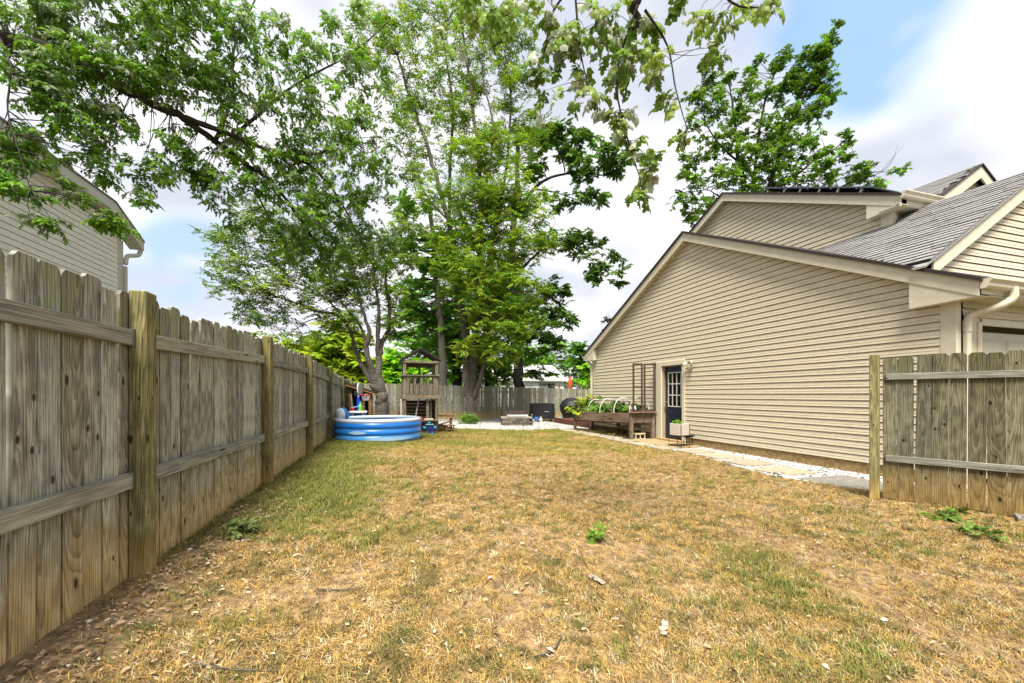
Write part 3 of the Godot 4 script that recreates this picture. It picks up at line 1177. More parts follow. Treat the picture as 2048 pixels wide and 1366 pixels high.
	boxed("garage_door_frame", h, M.trim, Vector3(10.0, 2.42, -3.86), Vector3(3.24, 0.1, 0.03), 0.005)
	var g := Node3D.new()
	g.name = "garage_door"
	h.add_child(g)
	for r in 4:
		var sec := boxed("door_section", g, gd, Vector3(9.95, 0.35 + r * 0.56, -3.99), Vector3(3.14, 0.55, 0.04), 0.008)
		for c in 4:
			var pn := Shape.new()
			var w := 0.32
			var t := 0.17
			pn.face([Vector3(-w, -t, 0), Vector3(w, -t, 0), Vector3(w - 0.06, -t + 0.06, 0.022), Vector3(-w + 0.06, -t + 0.06, 0.022)], Vector3(0, -0.4, 1))
			pn.face([Vector3(-w, t, 0), Vector3(w, t, 0), Vector3(w - 0.06, t - 0.06, 0.022), Vector3(-w + 0.06, t - 0.06, 0.022)], Vector3(0, 0.4, 1))
			pn.face([Vector3(-w, -t, 0), Vector3(-w, t, 0), Vector3(-w + 0.06, t - 0.06, 0.022), Vector3(-w + 0.06, -t + 0.06, 0.022)], Vector3(-0.4, 0, 1))
			pn.face([Vector3(w, -t, 0), Vector3(w, t, 0), Vector3(w - 0.06, t - 0.06, 0.022), Vector3(w - 0.06, -t + 0.06, 0.022)], Vector3(0.4, 0, 1))
			pn.face([Vector3(-w + 0.06, -t + 0.06, 0.022), Vector3(w - 0.06, -t + 0.06, 0.022), Vector3(w - 0.06, t - 0.06, 0.022), Vector3(-w + 0.06, t - 0.06, 0.022)], Vector3(0, 0, 1))
			var o := part("door_panel", pn, gd, g)
			o.position = Vector3(8.78 + c * 0.78, 0.35 + r * 0.56, -3.968)
	# front gable on the garage roof
	var gz := -4.12
	var gb := Vector3(7.56, 3.26, gz)
	var ga := Vector3(10.72, 5.27, gz)
	var gs := (ga.y - gb.y) / (ga.x - gb.x)
	var groof := func(x: float) -> float: return ga.y - gs * absf(x - ga.x)
	siding(h, Transform3D(Basis(), Vector3(0, 0, gz - 0.13)), 2.98, 5.1, 0.1165, func(y): return [maxf(7.85, ga.x - (ga.y - 0.2 - y) / gs), minf(13.8, ga.x + (ga.y - 0.2 - y) / gs)], [], M.siding)
	var gw := Shape.new()
	gw.prism(PackedVector2Array([Vector2(7.7, 2.9), Vector2(13.8, 2.9), Vector2(ga.x, 5.1)]), at(0, 0, gz - 0.16), -0.1)
	part("front_gable_wall", gw, M.siding, h)
	for s in [-1.0, 1.0]:
		var ex := gb.x if s < 0 else 2.0 * ga.x - gb.x
		slope_board("fascia", h, M.trim, Vector3(ga.x, ga.y - 0.06, gz), Vector3(ex - s * 0.26, gb.y - 0.06 + 0.26 * gs, gz), 0.235, Vector3(0, 0, -0.03))
		slab("soffit", h, M.trim, [Vector3(ga.x, ga.y - 0.22, gz - 0.03), Vector3(ex - s * 0.35, gb.y - 0.22 + 0.35 * gs, gz - 0.03), Vector3(ex - s * 0.35, gb.y - 0.22 + 0.35 * gs, gz - 0.14), Vector3(ga.x, ga.y - 0.22, gz - 0.14)], Vector3(0, 0.02, 0))
		slab("roof_slope", h, M.shingle, [Vector3(ga.x, ga.y - 0.05, gz + 0.04), Vector3(ex, gb.y - 0.05, gz + 0.04), Vector3(ex, gb.y - 0.05, gz - 0.12), Vector3(ga.x, ga.y - 0.05, -8.6)], Vector3(0, 0.03, 0))
	# shingles on the slope that faces the lawn
	var along := Vector3(1, gs, 0).normalized()
	var nrm := Vector3(-gs, 1, 0).normalized()
	var len := gb.distance_to(ga)
	var kinds := []
	for i in 6:
		var sk := Shape.new()
		var tone: float = [0.75, 0.9, 1.05, 1.25, 1.45, 1.0][i]
		sk.col = Color(tone, tone, tone * 1.01)
		sk.box(at(0, 0, -0.012), Vector3(0.33, 0.024, 0.146), 0.0)
		sk.col = Color(0.25, 0.25, 0.26)  # dark asphalt edge, also painting in the shadow line between courses
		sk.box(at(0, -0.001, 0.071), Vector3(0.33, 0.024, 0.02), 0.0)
		kinds.append(sk.mesh())
	var exposure := 0.14
	for i in int(len / exposure):
		var p := gb + along * (i + 0.5) * exposure
		p.z = 0.0
		var back_z := ridge_z + (ridge_y - p.y) / pitch
		var z := gz + 0.04
		if p.x < 7.68:
			continue
		var reach := rng.randf_range(0.35, 1.0)
		while z > maxf(back_z - (0.0 if p.x < 8.1 else 0.45), -8.6) and z > -8.6:
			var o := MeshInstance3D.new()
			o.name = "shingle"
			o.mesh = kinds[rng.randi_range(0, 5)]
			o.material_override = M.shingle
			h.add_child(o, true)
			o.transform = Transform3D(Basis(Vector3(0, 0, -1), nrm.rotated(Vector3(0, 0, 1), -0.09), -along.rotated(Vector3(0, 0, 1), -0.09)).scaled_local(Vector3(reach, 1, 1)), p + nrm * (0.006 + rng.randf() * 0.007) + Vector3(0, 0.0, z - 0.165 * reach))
			z -= 0.335 * reach
			reach = 1.0
	# two storey part behind
	var ux := 10.06
	var ue := 9.86
	var uz := -10.3
	var uy := 7.5
	var up_pitch := 0.462
	var uroof := func(z: float) -> float: return uy - up_pitch * absf(z - uz)
	var uface := Transform3D(Basis(Vector3(0, 0, 1), Vector3.UP, Vector3(-1, 0, 0)), Vector3(ux, 0, 0))
	siding(h, uface, 3.9, 7.3, 0.1165, func(y): return [maxf(-14.4, uz - (uy - 0.2 - y) / up_pitch), minf(-6.2, uz + (uy - 0.2 - y) / up_pitch)], [], M.siding)
	var uw := Shape.new()
	uw.prism(PackedVector2Array([Vector2(-14.4, 0), Vector2(-6.0, 0), Vector2(-6.0, 5.35), Vector2(uz, 7.35), Vector2(-14.4, 5.4)]), Transform3D(uface.basis, Vector3(ux + 0.03, 0, 0)), -0.15)
	part("upper_gable_wall", uw, M.siding, h)
	boxed("corner_post", h, M.trim, Vector3(ux + 0.03, 4.4, -6.08), Vector3(0.12, 2.0, 0.22), 0.01)
	boxed("upper_front_wall", h, M.siding, Vector3(16.1, 4.4, -6.12), Vector3(12.0, 2.2, 0.12), 0.0)
	boxed("upper_far_wall", h, M.siding, Vector3(22.1, 3.6, -10.3), Vector3(0.15, 7.2, 8.4), 0.0)
	boxed("upper_back_wall", h, M.siding, Vector3(16.1, 2.7, -14.46), Vector3(12.0, 5.4, 0.12), 0.0)
	for s in [-1.0, 1.0]:
		var end_z := -5.72 if s > 0 else 2.0 * uz + 5.72
		var ey: float = uroof.call(end_z)
		slope_board("fascia", h, M.trim, Vector3(ue, uy - 0.055, uz), Vector3(ue, ey - 0.055, end_z), 0.21, Vector3(0.03, 0, 0))
		slab("soffit", h, M.trim, [Vector3(ue + 0.03, uy - 0.23, uz), Vector3(ue + 0.03, ey - 0.23, end_z), Vector3(ux + 0.02, ey - 0.23, end_z), Vector3(ux + 0.02, uy - 0.23, uz)], Vector3(0, 0.02, 0))
		slab("roof_slope", h, M.roof_edge, [Vector3(ue - 0.04, uy - 0.055, uz), Vector3(ue - 0.04, ey - 0.07, end_z + s * 0.03), Vector3(22.2, ey - 0.07, end_z + s * 0.03), Vector3(22.2, uy - 0.055, uz)], Vector3(0, 0.05, 0))
	var ub := Shape.new()
	ub.prism(PackedVector2Array([Vector2(-5.74, 5.14), Vector2(-6.35, 5.1), Vector2(-6.35, uroof.call(-6.35) - 0.26), Vector2(-5.74, uroof.call(-5.74) - 0.1)]), Transform3D(uface.basis, Vector3(ue + 0.012, 0, 0)), -0.2)
	part("cornice_return", ub, M.trim, h)
	slab("eave_soffit", h, M.trim, [Vector3(ue, 5.15, -5.74), Vector3(22, 5.15, -5.74), Vector3(22, 5.15, -6.1), Vector3(ue, 5.15, -6.1)], Vector3(0, 0.02, 0))
	boxed("eave_fascia", h, M.trim, Vector3(16.0, 5.25, -5.75), Vector3(12.2, 0.18, 0.02), 0.002)
	gutter("gutter", h, Vector3(ue - 0.02, 5.4, -5.73), Vector3(22, 5.4, -5.73), Vector3(0, 0, 1))
	# solar panels on rails above the slope that faces the street
	var slope := Vector3(0, -up_pitch, 1).normalized()
	var un := Vector3(0, 1, up_pitch).normalized()
	var cell := plain("10151d", 0.12, 0.0, 0.6)
	var alu := plain("5f6a70", 0.4, 0.7)
	for r in 3:
		for c in 5:
			var p := Vector3(ue + 0.68 + c * 1.02, uy, uz) + slope * (1.75 + r * 1.02) + un * 0.13
			var b := Basis(Vector3(1, 0, 0), un, Vector3(1, 0, 0).cross(un)).orthonormalized()
			var sp2 := boxed("solar_panel", h, alu, p, Vector3(1.0, 0.035, 1.0), 0.003)
			sp2.basis = b
			var cl := boxed("cells", sp2, cell, Vector3(0, 0.0185, 0), Vector3(0.96, 0.004, 0.96), 0.0)
			if c == 0:
				for k in [-0.28, 0.26]:
					var ft := boxed("rail_foot", h, plain("b4bab8", 0.4, 0.6), Vector3(ue + 0.24, uy, uz) + slope * (1.75 + r * 1.02 + k) + un * 0.065, Vector3(0.05, 0.13, 0.05), 0.004)
					ft.basis = b
	for k in 5:
		var a := Vector3(ue + 0.16, uy, uz) + slope * (1.5 + k * 0.62) + un * 0.095
		bar("panel_rail", h, alu, a, a + Vector3(5.1, 0, 0), 0.018, 6)
	# far front gable
	var fz := -9.0
	var fa := Vector3(19.55, 9.25, fz)
	for s in [-1.0, 1.0]:
		var fb := fa + Vector3(s * 3.4, -2.2, 0)
		slope_board("fascia", h, M.trim, fa + Vector3(0, -0.06, 0), fb + Vector3(0, -0.06, 0), 0.42, Vector3(0, 0, -0.05))
		slab("roof_slope", h, M.roof_edge, [fa + Vector3(0, -0.05, 0.05), fb + Vector3(0, -0.05, 0.05), fb + Vector3(0, -0.05, -7), fa + Vector3(0, -0.05, -7)], Vector3(0, 0.05, 0))
	var fal := Vector3(3.4, 2.2, 0).normalized()
	var fn := Vector3(-2.2, 3.4, 0).normalized()
	for i in 22:
		var p := fa - fal * (0.09 + i * 0.18)
		var z := 0.05 - rng.randf() * 0.3
		while z > -6.4:
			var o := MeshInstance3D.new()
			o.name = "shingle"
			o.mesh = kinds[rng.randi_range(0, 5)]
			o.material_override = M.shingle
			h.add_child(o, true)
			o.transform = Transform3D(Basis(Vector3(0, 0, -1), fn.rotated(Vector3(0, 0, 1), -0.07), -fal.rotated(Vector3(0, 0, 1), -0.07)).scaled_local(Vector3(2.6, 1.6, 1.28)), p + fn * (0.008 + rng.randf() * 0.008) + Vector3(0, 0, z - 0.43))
			z -= 0.87
	siding(h, Transform3D(Basis(), Vector3(0, 0, fz - 0.25)), 7.0, 8.8, 0.15, func(y): return [fa.x - (fa.y - 0.4 - y) * 1.545, fa.x + (fa.y - 0.4 - y) * 1.545], [], M.siding)
	var fw := Shape.new()
	fw.prism(PackedVector2Array([Vector2(16.2, 7.0), Vector2(22.9, 7.0), Vector2(fa.x, fa.y - 0.3)]), at(0, 0, fz - 0.27), -0.2)
	part("far_gable_wall", fw, M.siding, h)
	# flood light beside the door
	var l := thing("wall_light", "pale twin headed flood light on the siding beside the navy door", "wall light", Vector3(7.78, 2.14, -9.2))
	boxed("base", l, M.trim, Vector3(-0.02, 0, 0), Vector3(0.05, 0.16, 0.12), 0.01)
	var cream := plain("d8cfb4", 0.4)
	for s in [[-0.1, 0.03, -0.35], [0.1, 0.06, 0.25]]:
		var hd := Shape.new()
		hd.lathe(Transform3D(Basis(Vector3(0, 1, 0), s[2]) * Basis(Vector3(0, 0, 1), 1.9), Vector3(-0.09, s[1], s[0])), [Vector2(0.001, -0.07), Vector2(0.035, -0.06), Vector2(0.045, 0.0), Vector2(0.062, 0.085), Vector2(0.056, 0.085), Vector2(0.001, 0.05)], 14)
		part("lamp_head", hd, cream, l)
		bar("arm", l, cream, Vector3(-0.03, 0.0, s[0] * 0.3), Vector3(-0.08, s[1], s[0]), 0.012)
	var eye := Shape.new()
	eye.lathe(Transform3D(Basis(Vector3(0, 0, 1), 2.2), Vector3(-0.05, -0.07, 0)), [Vector2(0.001, -0.03), Vector2(0.035, -0.02), Vector2(0.035, 0.03), Vector2(0.001, 0.045)], 12)
	part("sensor", eye, plain("efece4", 0.3), l)


func gutter(called: String, parent: Node, a: Vector3, b: Vector3, out: Vector3) -> void:
	var sh := Shape.new()
	var d := (b - a).normalized()
	var prof := [Vector2(0.0, -0.13), Vector2(0.06, -0.13), Vector2(0.085, -0.1), Vector2(0.09, -0.06), Vector2(0.125, -0.02), Vector2(0.125, 0.0), Vector2(0.11, 0.0), Vector2(0.11, -0.015), Vector2(0.07, -0.06), Vector2(0.06, -0.11), Vector2(0.0, -0.11)]
	var t := Transform3D(Basis(out, Vector3.UP, out.cross(Vector3.UP)), a)
	var s := 1.0 if t.basis.z.dot(d) > 0 else -1.0
	sh.prism(PackedVector2Array(prof), t, s * a.distance_to(b))
	sh.prism(PackedVector2Array([Vector2(0, -0.128), Vector2(0.06, -0.128), Vector2(0.085, -0.1), Vector2(0.09, -0.06), Vector2(0.122, -0.02), Vector2(0.122, -0.003), Vector2(0, -0.003)]), Transform3D(t.basis, a - d * 0.004), s * 0.012)
	part(called, sh, M.trim, parent)


func downspout(parent: Node, path: Array, foot: Vector3) -> void:
	var r := []
	for i in path.size():
		r.append(0.05 * (1.08 if i % 2 else 0.98))
	var sh := Shape.new()
	sh.tube(path, r, 8)
	part("downspout_elbow", sh, M.trim, parent)
	var last: Vector3 = path[path.size() - 1]
	boxed("downspout", parent, M.trim, Vector3(last.x, (last.y + foot.y) * 0.5, last.z), Vector3(0.085, last.y - foot.y, 0.065), 0.012)


# ---------------------------------------------------------------- houses of the neighbours
func build_neighbours() -> void:
	# white house past the tall fence; the wall along the fence carries a low eave
	var n := thing("house", "white sided two storey house rising behind the tall mossy fence", "house")
	var wx := -6.0
	var face := Transform3D(Basis(Vector3(0, 0, -1), Vector3.UP, Vector3(1, 0, 0)), Vector3(wx, 0, 0))
	siding(n, face, 2.6, 5.5, 0.115, func(y): return [3.0, 12.24 if y < 4.9 else 12.24 - (y - 4.9) * 2.0], [], M.white_siding)
	boxed("side_wall", n, M.white_siding, Vector3(wx - 0.08, 2.7, -7.6), Vector3(0.14, 5.4, 9.2), 0.0)
	boxed("end_wall", n, M.white_siding, Vector3(-9.5, 2.6, -12.2), Vector3(7.0, 5.2, 0.14), 0.0)
	boxed("corner_post", n, M.white_trim, Vector3(wx + 0.0, 2.6, -12.32), Vector3(0.08, 4.9, 0.17), 0.01)
	var ex := -5.72
	var prof := [[3.0, 5.68], [11.6, 5.66], [12.78, 5.16]]
	for i in 2:
		var a := Vector3(ex, prof[i][1], -prof[i][0])
		var b := Vector3(ex, prof[i + 1][1], -prof[i + 1][0])
		slope_board("fascia", n, M.white_trim, a, b, 0.2, Vector3(-0.03, 0, 0))
		slab("soffit", n, M.white_trim, [a + Vector3(-0.03, -0.19, 0), b + Vector3(-0.03, -0.19, 0), Vector3(wx - 0.02, b.y - 0.19, b.z), Vector3(wx - 0.02, a.y - 0.19, a.z)], Vector3(0, 0.02, 0))
		slab("roof_slope", n, speckled("a8a29a", 0.95, 0.3, 3.0), [a + Vector3(0.02, 0, 0), b + Vector3(0.02, 0, 0), b + Vector3(-6.5, 1.6, 0), a + Vector3(-6.5, 1.6, 0)], Vector3(0, 0.035, 0))
	var p := spline([Vector3(ex - 0.1, 5.0, -12.84), Vector3(ex - 0.12, 4.84, -12.78), Vector3(wx + 0.07, 4.72, -12.5), Vector3(wx + 0.07, 4.5, -12.42)], 3)
	var sh := Shape.new()
	sh.tube(p, [0.05, 0.05, 0.05, 0.05, 0.05, 0.05, 0.05, 0.05, 0.05, 0.05], 8)
	part("downspout_elbow", sh, M.white_trim, n)
	boxed("downspout", n, M.white_trim, Vector3(wx + 0.07, 2.3, -12.42), Vector3(0.06, 4.3, 0.08), 0.01)
	# long white ranch house beyond the far fence
	var w := thing("house", "long white ranch house with grey roof beyond the far fence", "house")
	var z0 := -45.0
	var xe := 20.4
	siding(w, Transform3D(Basis(), Vector3(0, 0, z0 + 0.02)), 0.2, 3.05, 0.2, func(_y): return [3.2, xe - 0.2], [[16.95, 19.1, 1.0, 2.75], [8.4, 9.6, 1.2, 2.75]], M.white_siding)
	boxed("front_wall", w, M.white_siding, Vector3(11.7, 1.5, z0 - 0.1), Vector3(17.2, 3.0, 0.2), 0.0)
	boxed("end_wall", w, M.white_siding, Vector3(xe - 0.2, 1.5, z0 - 4), Vector3(0.2, 3.0, 8), 0.0)
	var grey := speckled("c9c9c6", 0.95, 0.25, 1.2, 0.3)
	slab("roof", w, grey, [Vector3(2.9, 3.02, z0 + 0.4), Vector3(xe, 3.02, z0 + 0.4), Vector3(xe, 4.95, z0 - 4), Vector3(2.9, 4.95, z0 - 4)], Vector3(0, 0.1, 0))
	slab("roof", w, grey, [Vector3(2.9, 3.02, z0 - 8.4), Vector3(xe, 3.02, z0 - 8.4), Vector3(xe, 4.95, z0 - 4), Vector3(2.9, 4.95, z0 - 4)], Vector3(0, 0.1, 0))
	boxed("fascia", w, M.white_trim, Vector3(11.65, 2.98, z0 + 0.42), Vector3(17.5, 0.2, 0.04), 0.0)
	for q in [[16.95, 19.1, 1.0, 2.75], [8.4, 9.6, 1.2, 2.75]]:
		var c := Vector3((q[0] + q[1]) * 0.5, (q[2] + q[3]) * 0.5, z0 + 0.02)
		var fr := boxed("window", w, M.white_trim, c, Vector3(q[1] - q[0], q[3] - q[2], 0.1), 0.01)
		var wide: float = q[1] - q[0] - 0.2
		for k in 2:
			boxed("pane", fr, plain("3c4446" if k else "8b8f8e", 0.08), Vector3((k - 0.5) * (wide * 0.5 + 0.02), 0, 0.05), Vector3(wide * 0.5 - 0.05, q[3] - q[2] - 0.25, 0.02), 0.0)
	var vp := Shape.new()
	vp.tube([Vector3(18.6, 4.25, z0 - 2.3), Vector3(18.5, 4.75, z0 - 2.3), Vector3(18.25, 4.95, z0 - 2.3), Vector3(18.2, 5.15, z0 - 2.3)], [0.13, 0.13, 0.12, 0.16], 8)
	part("roof_vent", vp, plain("4a4a4a", 0.6), w)
	# brown deck with an orange parasol in that garden
	var dk := thing("garden_deck", "raised brown wooden deck railing showing above the far fence", "deck")
	boxed("top_rail", dk, M.brown_wood, Vector3(17.6, 2.2, -36.0), Vector3(5.6, 0.07, 0.16), 0.0, 0)
	boxed("deck_boards", dk, M.brown_wood, Vector3(17.6, 1.15, -37.0), Vector3(5.6, 0.08, 2.0), 0.0, 0)
	for k in 9:
		boxed("baluster", dk, M.brown_wood, Vector3(15.0 + k * 0.65, 1.1, -36.0), Vector3(0.09, 2.15, 0.09), 0.0)
	var um := thing("garden_parasol", "closed orange parasol standing on the brown deck", "parasol", Vector3(17.05, 1.19, -36.6))
	bar("pole", um, plain("d8d2c4", 0.5), Vector3.ZERO, Vector3(0, 2.0, 0), 0.025)
	var cl := Shape.new()
	cl.lathe(at(0, 0, 0), [Vector2(0.2, 0.5), Vector2(0.23, 0.8), Vector2(0.2, 1.4), Vector2(0.11, 1.75), Vector2(0.02, 1.88)], 10)
	part("folded_canopy", cl, plain("d4532a", 0.8), um)
	# brick chimney house past the tall fence
	var b := thing("house", "house with brown shingled roof and brick chimney past the tall fence", "house")
	var c := Vector3(-4.57, 4.35, -33.84)
	var ch := Node3D.new()
	ch.name = "chimney"
	b.add_child(ch)
	var bm := speckled("8f5546", 0.9, 0.35, 2.0)
	boxed("chimney_core", ch, plain("a39a90", 0.9), Vector3(c.x, 2.3, c.z), Vector3(0.6, 4.6, 0.6), 0.0)
	for r in 30:
		for k in 4:
			var off := 0.09 if r % 2 else 0.0
			var o := boxed("brick", ch, bm, Vector3(c.x - 0.27 + k * 0.165 + off - 0.04, 2.4 + r * 0.078, c.z + 0.305), Vector3(0.155, 0.068, 0.03), 0.0)
			o.rotation.z = rng.randf_range(-0.01, 0.01)
	boxed("chimney_cap", ch, plain("b0b4b4", 0.7), Vector3(c.x, 4.75, c.z), Vector3(0.72, 0.12, 0.72), 0.01)
	boxed("flue", ch, plain("8b8f92", 0.6), Vector3(c.x, 4.9, c.z), Vector3(0.3, 0.25, 0.3), 0.01)
	slab("roof", b, speckled("8c7a70", 0.95, 0.4, 2.0), [Vector3(c.x - 8.0, 2.4, c.z + 3.0), Vector3(c.x - 0.35, 2.4, c.z + 3.0), Vector3(c.x - 0.35, 4.0, c.z - 0.5), Vector3(c.x - 8.0, 4.0, c.z - 0.5)], Vector3(0, 0.12, 0))
	slab("roof", b, speckled("8c7a70", 0.95, 0.4, 2.0), [Vector3(c.x - 8.0, 2.4, c.z - 4.0), Vector3(c.x - 0.35, 2.4, c.z - 4.0), Vector3(c.x - 0.35, 4.0, c.z - 0.5), Vector3(c.x - 8.0, 4.0, c.z - 0.5)], Vector3(0, 0.12, 0))
	boxed("wall", b, speckled("b39a86", 0.9, 0.2, 2.0), Vector3(c.x - 4.2, 1.25, c.z - 0.5), Vector3(7.4, 2.5, 6.4), 0.0)


# ---------------------------------------------------------------- trees
func build_trees() -> void:
	var lm := leaf_matter(0.45, 0.95)
	var silver := [sprig(1, SILVER, 7, 0.3, 0.15, 0.9, 0.25), sprig(2, SILVER, 6, 0.26, 0.16, 0.9, 0.2), sprig(3, SILVER, 8, 0.34, 0.14, 0.7, 0.25)]
	var broad := [sprig(4, BROAD, 7, 0.34, 0.155, 0.9, 0.2), sprig(5, MAPLE, 6, 0.3, 0.16, 0.9, 0.2)]
	var small := [sprig(6, OVAL, 14, 0.42, 0.1, 0.3, 0.2), sprig(7, OVAL, 12, 0.36, 0.11, 0.3, 0.2)]
	var oak := [sprig(8, SILVER, 11, 0.4, 0.2, 0.25, 0.15), sprig(9, MAPLE, 9, 0.36, 0.2, 0.25, 0.15)]

	# silver maple whose great limb reaches in over the lawn; its trunk stands outside the tall fence
	var t := thing("maple_tree", "silver maple whose dark heavy limb reaches over the tall fence from outside the frame", "tree")
	var j := limbs(t, M.dark_bark, [
		[[Vector3(-6.6, 0.0, -2.2), Vector3(-6.5, 2.2, -2.3), Vector3(-8.36, 6.3, -9.06), Vector3(-5.64, 6.35, -7.59), Vector3(-4.79, 6.05, -7.23), Vector3(-4.12, 5.98, -7.23), Vector3(-3.7, 5.78, -7.31), Vector3(-3.36, 5.71, -7.52), Vector3(-2.97, 5.69, -7.82), Vector3(-2.59, 5.52, -8.12), Vector3(-2.21, 5.33, -8.32), Vector3(-1.91, 5.19, -8.54), Vector3(-1.54, 4.77, -9.05), Vector3(-1.16, 4.18, -9.56)], 0.13, 0.018, 0.3],
		[[Vector3(-7.27, 6.42, -8.52), Vector3(-7.03, 8.59, -8.86), Vector3(-6.1, 10.44, -9.2), Vector3(-3.97, 11.8, -9.07)], 0.14, 0.04],
		[[Vector3(-2.97, 5.71, -7.82), Vector3(-2.52, 5.63, -7.89), Vector3(-2.12, 5.56, -7.97), Vector3(-1.71, 5.52, -8.16), Vector3(-1.09, 5.74, -8.29), Vector3(-0.67, 6.09, -8.37)], 0.05, 0.012],
		[[Vector3(-1.81, 5.55, -8.09), Vector3(-1.26, 5.51, -8.34), Vector3(-0.78, 5.06, -8.61), Vector3(-0.44, 4.45, -8.92)], 0.035, 0.01],
		[[Vector3(-3.36, 5.71, -7.52), Vector3(-3.17, 6.46, -7.67), Vector3(-3.23, 7.25, -7.9), Vector3(-3.25, 8.23, -8.12)], 0.03, 0.012],
		[[Vector3(-2.63, 5.54, -8.03), Vector3(-2.43, 6.42, -8.18), Vector3(-2.46, 7.43, -8.39), Vector3(-2.12, 8.68, -8.6)], 0.035, 0.012],
		[[Vector3(-4.77, 6.05, -7.12), Vector3(-4.4, 5.44, -6.79), Vector3(-4.35, 4.81, -6.67), Vector3(-4.14, 4.27, -6.5), Vector3(-4.01, 3.79, -6.47)], 0.014, 0.005],
		[[Vector3(-2.34, 5.88, -8.25), Vector3(-1.52, 6.96, -8.42), Vector3(-0.6, 7.83, -8.55), Vector3(0.14, 8.85, -8.75)], 0.03, 0.01],
		[[Vector3(-2.21, 5.33, -8.32), Vector3(-2.12, 4.88, -8.6), Vector3(-1.85, 4.36, -8.83), Vector3(-1.64, 3.79, -9.08)], 0.022, 0.006],
	], 8, 3)
	crown(t, "leaves", [
		[Vector3(-4.62, 6.35, -7.28), 0.63, 75, 0.85], [Vector3(-4.06, 6.53, -7.32), 0.69, 85, 0.85], [Vector3(-3.51, 6.8, -7.46), 0.69, 85, 0.85], [Vector3(-2.88, 6.99, -7.58), 0.69, 80, 0.85], [Vector3(-2.29, 7.26, -7.82), 0.65, 62, 0.85], [Vector3(-1.68, 7.44, -8.05), 0.6, 42, 0.85],
		[Vector3(-4.27, 5.47, -6.96), 0.48, 48, 0.85], [Vector3(-3.93, 5.7, -7.28), 0.55, 62, 0.85], [Vector3(-3.44, 6, -7.44), 0.62, 74, 0.85], [Vector3(-2.93, 6.3, -7.7), 0.66, 78, 0.85], [Vector3(-2.4, 6.44, -7.96), 0.66, 66, 0.85], [Vector3(-1.77, 6.49, -8.08), 0.64, 52, 0.85], [Vector3(-1.1, 7.13, -8.39), 0.55, 26, 0.85],
		[Vector3(-4.18, 4.89, -7.14), 0.57, 38, 0.85], [Vector3(-3.73, 5.01, -7.32), 0.6, 40, 0.85], [Vector3(-3.28, 5.04, -7.5), 0.55, 40, 0.85], [Vector3(-2.86, 5.18, -7.89), 0.56, 42, 0.85], [Vector3(-2.31, 5.66, -8.14), 0.63, 64, 0.85], [Vector3(-1.67, 5.99, -8.36), 0.67, 60, 0.85], [Vector3(-0.94, 6.46, -8.45), 0.7, 62, 0.85], [Vector3(-0.24, 6.72, -8.65), 0.59, 40, 0.85],
		[Vector3(-4.41, 4.45, -6.8), 0.28, 36, 0.85], [Vector3(-4.1, 4.5, -7.02), 0.33, 14, 0.85], [Vector3(-3.7, 4.49, -7.21), 0.31, 14, 0.85], [Vector3(-3.28, 4.45, -7.5), 0.41, 18, 0.85], [Vector3(-2.94, 4.7, -7.91), 0.44, 18, 0.85], [Vector3(-2.47, 4.99, -8.19), 0.51, 32, 0.85],
		[Vector3(-1.75, 5.28, -8.39), 0.67, 68, 0.85], [Vector3(-1.03, 5.53, -8.48), 0.79, 82, 0.85], [Vector3(-0.24, 5.84, -8.65), 0.68, 60, 0.85], [Vector3(-1.65, 4.69, -8.67), 0.65, 56, 0.85], [Vector3(-0.99, 4.86, -8.88), 0.78, 80, 0.85], [Vector3(-0.25, 5.09, -8.97), 0.66, 66, 0.85], [Vector3(-0.74, 4.22, -9.23), 0.61, 50, 0.85], [Vector3(-1.37, 4.12, -9.11), 0.54, 34, 0.85], [Vector3(-0.06, 4.39, -9.22), 0.42, 26, 0.85],
		[Vector3(-4.07, 3.58, -6.69), 0.16, 9, 0.85], [Vector3(-3.51, 3.79, -6.94), 0.21, 14, 0.85], [Vector3(-3.85, 4.01, -6.94), 0.26, 14, 0.85], [Vector3(-3.41, 3.73, -7.01), 0.19, 10, 0.85], [Vector3(-4.27, 3.96, -6.65), 0.21, 16, 0.85],
		[Vector3(-0.6, 8.3, -8.55), 0.57, 26, 0.85], [Vector3(-0.05, 7.87, -8.7), 0.59, 34, 0.85], [Vector3(-0.42, 7.33, -8.6), 0.58, 34, 0.85], [Vector3(-1.09, 7.96, -8.29), 0.45, 16, 0.85], [Vector3(-2.83, 4.43, -8.61), 0.35, 8, 0.85],
	], silver, lm, [Color(0.09, 0.24, 0.016), Color(0.22, 0.38, 0.03), Color(0.3, 0.38, 0.22)], j, M.dark_bark, 31, 0.54, 8, 0.007, 0.35, 1.9)

	# near hanging sprays of a second maple that stands behind the camera
	t = thing("maple_tree", "broad leaved maple dangling pale sprays close overhead near the middle of the sky", "tree")
